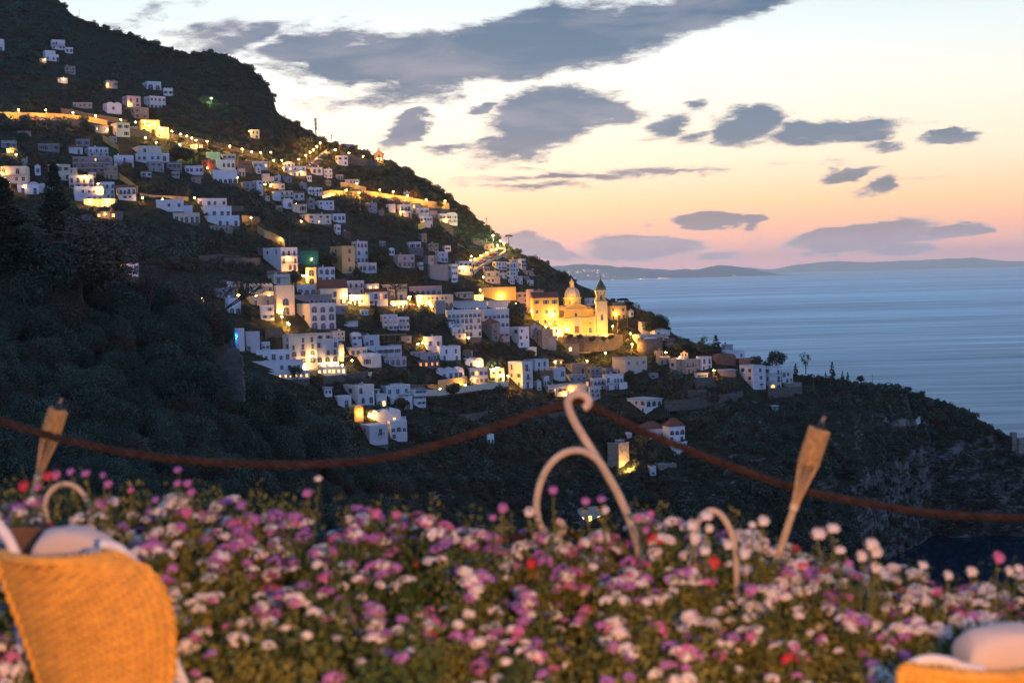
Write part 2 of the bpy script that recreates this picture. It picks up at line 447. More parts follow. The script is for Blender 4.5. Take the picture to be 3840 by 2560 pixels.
# ------------------------------------------------------------------ shared materials of the village
def plaster(name, col, dirt=0.35):
    """limewashed wall: broad weathering, streaks under the roof edge, slight tint of its own on each building"""
    m = bpy.data.materials.new(name); m.use_nodes = True
    n = NT(m.node_tree); b = n.n['Principled BSDF']; b.inputs['Roughness'].default_value = 0.9; b.inputs['Specular IOR Level'].default_value = 0.15
    o = n.new('ShaderNodeTexCoord').outputs['Object']
    rnd = n.new('ShaderNodeObjectInfo').outputs['Random']
    blot = n.ramp(n.noise(o, 0.45, 6, 0.65), [(0.42, 0.0), (0.70, 1.0)])
    strk = n.ramp(n.noise(n.mapping(o, sca=(2.2, 2.2, 0.18)), 1.0, 5, 0.6), [(0.50, 0.0), (0.72, 1.0)])
    f = n.math('MULTIPLY', n.math('MAXIMUM', blot, strk), dirt)
    c = n.mix(f, tuple(col) + (1,), tuple(x * k for x, k in zip(col, (.50, .47, .42))) + (1,))
    v = n.math('MULTIPLY_ADD', rnd, 0.30, 0.78)
    s = n.new('ShaderNodeVectorMath', operation='SCALE'); n.l.new(c, s.inputs[0]); n.l.new(v, s.inputs[3])
    n.l.new(s.outputs[0], b.inputs['Base Color'])
    MATS[name] = m
    return m
def masonry(name, c1, c2, sc=1.4):
    m = bpy.data.materials.new(name); m.use_nodes = True
    n = NT(m.node_tree); b = n.n['Principled BSDF']; b.inputs['Roughness'].default_value = 0.95; b.inputs['Specular IOR Level'].default_value = 0.1
    o = n.new('ShaderNodeTexCoord').outputs['Object']
    vo = n.new('ShaderNodeTexVoronoi'); n.l.new(n.mapping(o, sca=(sc, sc, sc * 1.6)), vo.inputs['Vector']); vo.inputs['Scale'].default_value = 1.0
    f = n.noise(o, 0.6, 6, 0.7)
    col = n.mix(f, tuple(c1) + (1,), tuple(c2) + (1,))
    sp = n.new('ShaderNodeSeparateXYZ'); n.l.new(vo.outputs['Color'], sp.inputs[0])
    col = n.mix(n.math('MULTIPLY', sp.outputs[0], 0.5), col, tuple(x * 0.35 for x in c1) + (1,))
    n.l.new(col, b.inputs['Base Color'])
    bp = n.new('ShaderNodeBump'); bp.inputs['Strength'].default_value = 0.6; bp.inputs['Distance'].default_value = 0.15
    n.l.new(vo.outputs['Distance'], bp.inputs['Height']); n.l.new(bp.outputs[0], b.inputs['Normal'])
    MATS[name] = m
    return m
WALLS = {
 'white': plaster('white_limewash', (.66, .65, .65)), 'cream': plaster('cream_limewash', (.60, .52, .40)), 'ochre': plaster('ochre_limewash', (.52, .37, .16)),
 'pink': plaster('pink_limewash', (.56, .40, .36)), 'grey': plaster('grey_render', (.30, .30, .30), .5), 'red': plaster('red_limewash', (.46, .12, .07)),
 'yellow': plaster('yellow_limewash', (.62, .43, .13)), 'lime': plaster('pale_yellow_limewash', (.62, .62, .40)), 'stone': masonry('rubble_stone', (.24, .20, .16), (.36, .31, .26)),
 'dark': plaster('weathered_dark_render', (.17, .16, .16), .5), 'brown': plaster('brown_clay_wall', (.20, .11, .08), .5), 'brick': plaster('orange_clay_wall', (.42, .22, .13), .4)}
M_TRIM = mat('window_surround', (.40, .39, .37), .8, .2, 1)
M_GLASS = mat('dark_pane', (.018, .024, .03), .12, spec=.6)
M_SHUT = mat('green_shutter', (.03, .07, .05), .6)
M_SHUTB = mat('brown_shutter', (.11, .05, .03), .6)
M_LIT = [mat('lamplit_pane_%s' % s, (.3, .2, .1), .5, emit=c, estr=e) for s, c, e in (('amber', (1, .46, .09), 2.8), ('cream', (1, .62, .20), 2.6), ('orange', (1, .28, .05), 1.8))]
M_ROOF = mat('flat_roof_screed', (.42, .42, .42), .9, .3, .8)
M_TILE = mat('terracotta_tiles', (.24, .075, .045), .85, .45, 2.5, .5, 5)
M_RAIL = mat('dark_iron', (.03, .03, .035), .5)
M_STONE = masonry('old_terrace_stone', (.10, .09, .08), (.18, .16, .14), 1.2)
M_DOOR = mat('timber_door', (.10, .05, .03), .6)
M_WOOD = mat('pale_timber', (.20, .14, .09), .8, .3, 3)
M_BULB = mat('sodium_bulb', (1, .6, .2), .5, emit=(1, .50, .11), estr=130)
M_BULBW = mat('white_bulb', (1, 1, .9), .5, emit=(.86, 1, .62), estr=170)
M_POLE = mat('lamp_pole', (.10, .10, .10), .5)

# ------------------------------------------------------------------ window and door meshes, one of each kind, shared
def arch_pts(w, h, n=8, z0=0.0):
    """outline of an arched opening, feet at z0"""
    r = w / 2.0
    return [(-r, z0), (r, z0)] + [(r * math.cos(math.pi * i / n), z0 + h - r + r * math.sin(math.pi * i / n)) for i in range(n + 1)]
_WM = {}
def window_mesh(kind, lit=0):
    key = (kind, lit)
    if key in _WM: return _WM[key]
    mb = MB()
    if kind in ('rect', 'shut', 'shutb', 'tall'):
        w, h = {'rect': (1.0, 1.3), 'shut': (1.0, 1.5), 'shutb': (1.0, 1.5), 'tall': (1.05, 2.1)}[kind]
        t = .08
        mb.box(-w/2 - t, w/2 + t, -.10, .0, h, h + t, 0); mb.box(-w/2 - t, w/2 + t, -.16, .0, -t * .8, 0, 0)
        mb.box(-w/2 - t, -w/2, -.09, 0, 0, h, 0); mb.box(w/2, w/2 + t, -.09, 0, 0, h, 0)
        mb.box(-w/2, w/2, -.03, -.005, 0, h, 1)
        mb.box(-.03, .03, -.05, -.031, 0, h, 2); mb.box(-w/2, w/2, -.046, -.031, h * .5, h * .5 + .05, 2)
        if kind.startswith('shut'):
            for s in (-1, 1):
                a, b = sorted((s * (w/2 + .15), s * (w/2 + .62)))
                mb.box(a, b, -.13, -.08, 0, h, 2)
        third = {'shut': M_SHUT, 'shutb': M_SHUTB}.get(kind, M_TRIM)
    else:
        w, h = {'arch': (1.1, 1.9), 'bigarch': (2.2, 2.5)}[kind]
        t = .16
        o = arch_pts(w + 2 * t, h + t, 10); i_ = arch_pts(w, h, 10)
        # ring between the two outlines
        nO = len(o)
        vs = [(x, -.12, z) for x, z in o] + [(x, -.12, z) for x, z in i_] + [(x, 0, z) for x, z in o] + [(x, 0, z) for x, z in i_]
        fs = []
        for k in range(nO):
            k2 = (k + 1) % nO
            if k == 0: continue
            fs += [(k, k2, k2 + nO, k + nO), (k + 2 * nO, k2 + 2 * nO, k2, k)[::-1], (k + nO, k2 + nO, k2 + 3 * nO, k + 3 * nO)]
        mb.add(vs, fs, 0)
        mb.prism(i_, -.03, -.005, 1)
        mb.box(-.035, .035, -.06, -.031, 0, h - .05, 2); mb.box(-w/2, w/2, -.055, -.031, h - w/2, h - w/2 + .06, 2)
        third = M_TRIM
    me = mb.mesh('window_' + kind)
    for q in (M_TRIM, M_LIT[lit - 1] if lit else M_GLASS, third): me.materials.append(q)
    _WM[key] = me
    return me
def balcony_mesh(w, d, solid):
    key = ('balc', round(w, 1), round(d, 1), solid)
    if key in _WM: return _WM[key]
    mb = MB()
    mb.box(-w/2, w/2, -d, 0, -.18, 0, 0)
    if solid:
        mb.box(-w/2, w/2, -d, -d + .12, 0, .95, 0); mb.box(-w/2, -w/2 + .12, -d + .12, 0, 0, .95, 0); mb.box(w/2 - .12, w/2, -d + .12, 0, 0, .95, 0)
    else:
        mb.box(-w/2, w/2, -d, -d + .06, .95, 1.02, 1); mb.box(-w/2, -w/2 + .05, -d + .06, 0, .95, 1.0, 1); mb.box(w/2 - .05, w/2, -d + .06, 0, .95, 1.0, 1)
        k = max(4, int(w / .28))
        for i in range(k + 1):
            x = -w/2 + .03 + (w - .06) * i / k
            mb.box(x - .02, x + .02, -d + .01, -d + .05, 0, .95, 1)
        for i in range(1, 4):
            for s in (-1, 1):
                x = s * (w/2 - .03); mb.box(x - .02, x + .02, -d * i / 4 - .02, -d * i / 4 + .02, 0, .95, 1)
    me = mb.mesh('balcony'); me.materials.append(WALLS['white']); me.materials.append(M_RAIL)
    _WM[key] = me
    return me
LAMP_MESH = None
def point_light(name, p, power, col, parent=None, rad=0.25):
    d = bpy.data.lights.new(name, 'POINT'); d.energy = power; d.color = col; d.shadow_soft_size = rad
    o = bpy.data.objects.new(name, d); C.objects.link(o); o.location = p
    if parent is not None: o.parent = parent
    return o
SOD = (1.0, .43, .06)
WRM = (1.0, .54, .15)

# photograph crops the lists below were measured in: origin x, y and scale
REG = {'R1': (0, 0, .5741), 'R2': (700, 300, .5102), 'R3': (750, 850, .3507), 'R4': (1450, 850, .3614), 'R5': (700, 1200, .3827),
       'R6': (1500, 1200, .3827), 'R7': (2200, 1000, .7015), 'R8': (2250, 1100, .3444), 'R9': (2050, 1000, .19136), 'R10': (2200, 1550, .22321),
       'R14': (0, 500, .5741), 'F': (0, 0, 1.0), 'O': (0, 0, 1.6327)}
def cv_(r, x, y):
    ox, oy, s = REG[r]; return ox + x * s, oy + y * s

def parse(o):
    d = {}
    for t in o.split():
        if '=' in t:
            k, v = t.split('=')
            d[k] = float(v) if v.replace('.', '').replace('-', '').isdigit() else v
        else: d[t] = True
    return d

ROOT_T = {}
def wing(root, reg, x0, x1, yt, yb, yaw, fl, opts, seed):
    """one block of a building: its walls, roof, openings, balconies as parts of root"""
    o = parse(opts); rnd = random.Random(seed)
    X0, Yt = cv_(reg, x0, yt); X1, Yb = cv_(reg, x1, yb)
    a = R(abs(yaw)); dr = o.get('dr', .8)
    # corner nearest the camera stands on the slope
    cx = 0.5 * (X0 + X1)
    Yd = depth(cx, Yb) + o.get('dy', 0)
    k = (X1 - X0) * Yd / F
    Wd = k / (math.cos(a) + dr * math.sin(a)); D = dr * Wd
    if D < 4 and 'thin' not in o: D = 4.0; Wd = max(2.0, (k - D * math.sin(a)) / math.cos(a))
    side = D * math.sin(a) / k
    cpx = X0 + side * (X1 - X0) if yaw >= 0 else X1 - side * (X1 - X0)
    base = at(cpx, Yb, Yd)
    H = (Yb - Yt) * Yd / F
    fl = max(1, fl); fh = H / fl
    y = R(yaw)
    ux = Vector((math.cos(y), math.sin(y), 0)); uy = Vector((-math.sin(y), math.cos(y), 0))
    org = base if yaw >= 0 else base - ux * Wd          # front-left corner
    org = org + ux * (Wd / 2)
    T = Matrix.Translation(org) @ Matrix.Rotation(y, 4, 'Z')
    if root is None:
        root = empty(o.get('name', 'house') if 'name' in o else 'house', org, y)
        ROOT_T[root.name] = T
    Li = ROOT_T[root.name].inverted() @ T
    def part(name, me, M=None, m=None):
        ob = link(name, me, root, m)
        ob.matrix_local = Li @ M if M is not None else Li.copy()
        return ob
    wm = WALLS[next((c for c in WALLS if c in o), 'white')]
    fm = WALLS[o['front']] if 'front' in o else wm
    w2 = Wd / 2
    mb = MB()
    # walls; front wall separate material slot
    vs = [(-w2, 0, 0), (w2, 0, 0), (w2, D, 0), (-w2, D, 0), (-w2, 0, H), (w2, 0, H), (w2, D, H), (-w2, D, H)]
    mb.add(vs, [(0, 3, 2, 1), (4, 5, 6, 7), (1, 2, 6, 5), (2, 3, 7, 6), (3, 0, 4, 7)], 0)
    mb.add(vs, [(0, 1, 5, 4)], 1)
    part('wall', mb.mesh('wall'), None, [wm, fm])
    fb = MB(); fb.box(-w2 + .05, w2 - .05, .05, D - .05, -5.5, -.004)
    part('foundation', fb.mesh('foundation'), None, M_STONE if 'nobase' not in o else wm)
    # roof
    rb = MB(); mats = [wm, M_ROOF]; rn = 'roof'
    if 'tile' in o or 'hip' in o:
        e = .35; rh = o.get('rh', min(Wd, D) * .22)
        r0 = -w2 - e; r1 = w2 + e
        ins = min(Wd, D) / 2 if 'hip' in o else 0.0
        if D <= Wd:
            rd = [(r0 + ins, D / 2, H + rh), (r1 - ins, D / 2, H + rh)]
            v = [(r0, -e, H + .02), (r1, -e, H + .02), (r1, D + e, H + .02), (r0, D + e, H + .02)] + rd
            rb.add(v, [(0, 1, 5, 4), (1, 2, 5), (2, 3, 4, 5), (3, 0, 4), (3, 2, 1, 0)])
        else:
            v = [(r0, -e, H + .02), (r1, -e, H + .02), (r1, D + e, H + .02), (r0, D + e, H + .02), (0, -e + ins, H + rh), (0, D + e - ins, H + rh)]
            rb.add(v, [(0, 1, 4), (1, 2, 5, 4), (2, 3, 5), (3, 0, 4, 5), (3, 2, 1, 0)])
        mats = [M_TILE]
    elif 'dome' in o:
        rb.box(-w2 - .15, w2 + .15, -.15, D + .15, H + .004, H + .25)
        r = min(w2, D / 2) * .9
        rb.lathe([(r * math.cos(t), .25 + r * .45 * math.sin(t)) for t in [i * math.pi / 2 / 6 for i in range(7)]], 18, (0, D / 2, H))
        mats = [wm, wm]
    elif 'vault' in o:
        rb.box(-w2 - .1, w2 + .1, -.1, D + .1, H + .004, H + .22)
        nv = max(1, int(round(Wd / 4.5)))
        for i in range(nv):
            xc = -w2 + Wd * (i + .5) / nv; r = Wd / nv / 2 * .92
            pts = [(xc + r * math.cos(t), H + .22 + r * .5 * math.sin(t)) for t in [j * math.pi / 8 for j in range(9)]]
            rb.prism(pts, .1, D - .1)
        mats = [wm, wm]
    elif 'slab' in o:
        rb.box(-w2 - .4, w2 + .4, -.6, D + .2, H + .004, H + .24, 1)
    else:
        pz = .7 if 'crenel' in o else .45; t = .22
        rb.box(-w2 - .02, w2 + .02, -.06, t, H + .003, H + pz); rb.box(-w2 - .02, w2 + .02, D - t, D + .06, H + .003, H + pz)
        rb.box(-w2 - .05, -w2 + t, t, D - t, H + .003, H + pz); rb.box(w2 - t, w2 + .05, t, D - t, H + .003, H + pz)
        rb.box(-w2 + t, w2 - t, t, D - t, H + .003, H + .08, 1)
        if 'crenel' in o:
            q = max(3, int(Wd / 1.6))
            for i in range(q):
                x = -w2 + Wd * (i + .25) / q; rb.box(x, x + Wd / q * .5, -.05, t, H + pz, H + pz + .5)
            q = max(3, int(D / 1.6))
            for i in range(1, q):
                yy = D * (i + .25) / q
                rb.box(-w2 - .04, -w2 + t, yy, yy + D / q * .5, H + pz, H + pz + .5)
        rn = 'roof'
    part(rn, rb.mesh('roof'), None, mats)
    # string course between floors on grander fronts
    if 'band' in o:
        bb = MB()
        for f in range(1, fl): bb.box(-w2 - .06, w2 + .06, -.10, .0, f * fh - .12, f * fh + .06); bb.box(-w2 - .10, -w2, 0.0, D, f * fh - .12, f * fh + .06)
        part('string_course', bb.mesh('string_course'), None, M_TRIM)
    # openings
    kindsF = o.get('w', None)
    litn = int(o.get('lit', 0))
    slots = []
    nf = int(o.get('n', max(1, min(7, round(Wd / 3.3)))))
    for f in range(fl):
        fk = 'rect'
        if kindsF: fk = kindsF.split(',')[min(f, len(kindsF.split(',')) - 1)]
        elif 'arch' in o and f == fl - 1: fk = 'arch'
        elif 'balc' in o and (f > 0 or fl == 1): fk = 'tall'
        else: fk = rnd.choice(['rect', 'shut', 'shutb', 'rect', 'tall'])
        if fk == 'none': continue
        for i in range(nf): slots.append((f, i, fk))
    litset = set(rnd.sample(range(len(slots)), min(litn, len(slots)))) if slots else set()
    if 'litf' in o:
        litset |= {i for i, s in enumerate(slots) if s[0] == int(o['litf'])}
    hb = {'rect': 1.3, 'shut': 1.5, 'shutb': 1.5, 'tall': 2.1, 'arch': 1.9, 'bigarch': 2.5}
    wb = {'rect': 1.3, 'shut': 2.3, 'shutb': 2.3, 'tall': 1.4, 'arch': 1.5, 'bigarch': 2.6}
    for q, (f, i, fk) in enumerate(slots):
        if fk not in ('bigarch',) and q not in litset and rnd.random() < .22: continue
        sp = Wd / nf
        s = min(fh * (.46 if fk in ('rect', 'shut', 'shutb') else .68 if fk != 'bigarch' else .80) / hb[fk], sp * .80 / wb[fk], 1.25) * rnd.uniform(.82, 1.1)
        x = -w2 + sp * (i + .5 + (rnd.uniform(-.14, .14) if fk != 'bigarch' else 0))
        z = f * fh + (.05 if fk in ('tall', 'bigarch') or (fk == 'arch' and 'bal' in o) else max(.2, fh * .9 - hb[fk] * s - .1) * .75)
        li = (1 + (q * 7 + seed) % (2 if 'litc' not in o else 1)) if q in litset else 0
        if 'litc' in o and li: li = int(o['litc'])
        ob = part('window', window_mesh(fk, li), Matrix.Translation((x, -.004, z)) @ Matrix.Diagonal((s, 1, s, 1)))
        if li: ob['label'] = 'window lit from inside'
        if 'balc' in o and fk == 'tall' and 'longb' not in o and (f > 0):
            part('balcony', balcony_mesh(min(2.4, sp * .85), .9, 'solid' in o), Matrix.Translation((x, -.004, f * fh)))
    if 'longb' in o:
        for f in range(1 if fl > 1 else 0, fl):
            part('balcony', balcony_mesh(Wd * .98, 1.3, 'solid' in o), Matrix.Translation((0, -.004, f * fh)))
    # side wall towards the camera
    sn = int(o.get('s', max(1, min(4, round(D / 5.0)))))
    if sn and abs(yaw) > 12:
        sx = -w2 if yaw > 0 else w2
        for f in range(fl):
            for i in range(sn):
                if rnd.random() < .3: continue
                fk = o.get('sw', rnd.choice(['rect', 'shut', 'rect', 'tall']))
                s = min(fh * .6 / hb[fk], D / sn * .8 / wb[fk], 1.1)
                yy = D * (i + .5) / sn
                M = Matrix.Translation((sx + (-.004 if yaw > 0 else .004), yy, f * fh + max(.1, fh * .85 - hb[fk] * s) * .7)) @ Matrix.Rotation(R(-90 if yaw > 0 else 90), 4, 'Z') @ Matrix.Diagonal((s, 1, s, 1))
                li = 1 + (i + f) % 2 if rnd.random() < o.get('slit', 0) else 0
                part('window', window_mesh(fk, li), M)
    # extras
    if 'tank' in o or rnd.random() < .3:
        t = MB(); x = rnd.uniform(-.5, .5) * Wd * .7
        if rnd.random() < .5:
            t.box(x, x + .6, D * .5, D * .5 + .6, H + .1, H + 1.4); t.box(x - .08, x + .68, D * .5 - .08, D * .5 + .68, H + 1.403, H + 1.55); nm = 'chimney'
        else:
            t.lathe([(.01, 0), (.55, 0), (.6, .3), (.6, .9), (.4, 1.15), (.01, 1.2)], 12, (x, D * .4, H + .1)); nm = 'water_tank'
        part(nm, t.mesh(nm), None, wm if nm == 'chimney' else M_TRIM)
    if 'perg' in o:
        t = MB(); pd = o.get('pd', 3.0)
        for i in range(4):
            x = -w2 + .1 + (Wd - .3) * i / 3; t.box(x, x + .14, -pd, -pd + .14, -1.0, min(H * .8, 2.7))
        hz_ = min(H * .8, 2.7)
        t.box(-w2, w2, -pd, -pd + .14, hz_ + .002, hz_ + .16)
        for i in range(int(Wd / .8)):
            x = -w2 + .8 * i + .2; t.box(x, x + .1, -pd - .2, -.02, hz_ + .162, hz_ + .28)
        part('pergola', t.mesh('pergola'), None, M_WOOD)
    if 'awn' in o:
        t = MB(); zz = fh * .92
        t.add([(-w2 * .8, -.02, zz), (w2 * .8, -.02, zz), (w2 * .8, -1.8, zz - .6), (-w2 * .8, -1.8, zz - .6), (-w2 * .8, -.02, zz - .06), (w2 * .8, -.02, zz - .06), (w2 * .8, -1.8, zz - .66), (-w2 * .8, -1.8, zz - .66)],
              [(0, 3, 2, 1), (4, 5, 6, 7), (0, 1, 5, 4), (1, 2, 6, 5), (2, 3, 7, 6), (3, 0, 4, 7)])
        part('awning', t.mesh('awning'), None, M_TRIM)
    if 'ter' in o:
        t = MB(); td = o.get('td', 3.0); t.box(-w2, w2, -td, -.01, -3.0, -.1); t.box(-w2, w2, -td, -td + .2, -.097, .8); t.box(-w2, -w2 + .2, -td + .2, -.01, -.097, .8)
        part('terrace', t.mesh('terrace'), None, wm)
    # wall lamps: "l=fx,fz,power" fractions of the front
    for key in ('l', 'l2', 'l3'):
        if key in o:
            fx, fz, pw = [float(t) for t in o[key].split(',')]
            x = -w2 + fx * Wd; z = fz * H; out = o.get('lo', 1.3)
            t = MB(); t.box(-.05, .05, -out * .4, 0, -.05, .05, 0); t.ball((0, -out * .4 - .22, 0), .22, 1)
            lp = part('wall_lamp', t.mesh('wall_lamp', True), Matrix.Translation((x, -.005, z)), [M_POLE, M_BULB])
            L = point_light('wall_lamp_glow', (0, 0, 0), pw * 1.4, SOD if 'lw' not in o else WRM, root)
            L.matrix_local = Li @ Matrix.Translation((x, -out, z + .1))
    return root

def build_houses(rows):
    seed = 100
    root = None
    for r in rows:
        reg, x0, x1, yt, yb, yaw, fl, opts = r[:8]
        seed += 1
        if len(r) > 8:
            root = wing(None, reg, x0, x1, yt, yb, yaw, fl, opts, seed)
            lab = r[8]; o = parse(opts)
            root['label'] = lab; root['category'] = str(o.get('cat', 'house')).replace('_', ' ')
        else:
            wing(root, reg, x0, x1, yt, yb, yaw, fl, opts, seed)
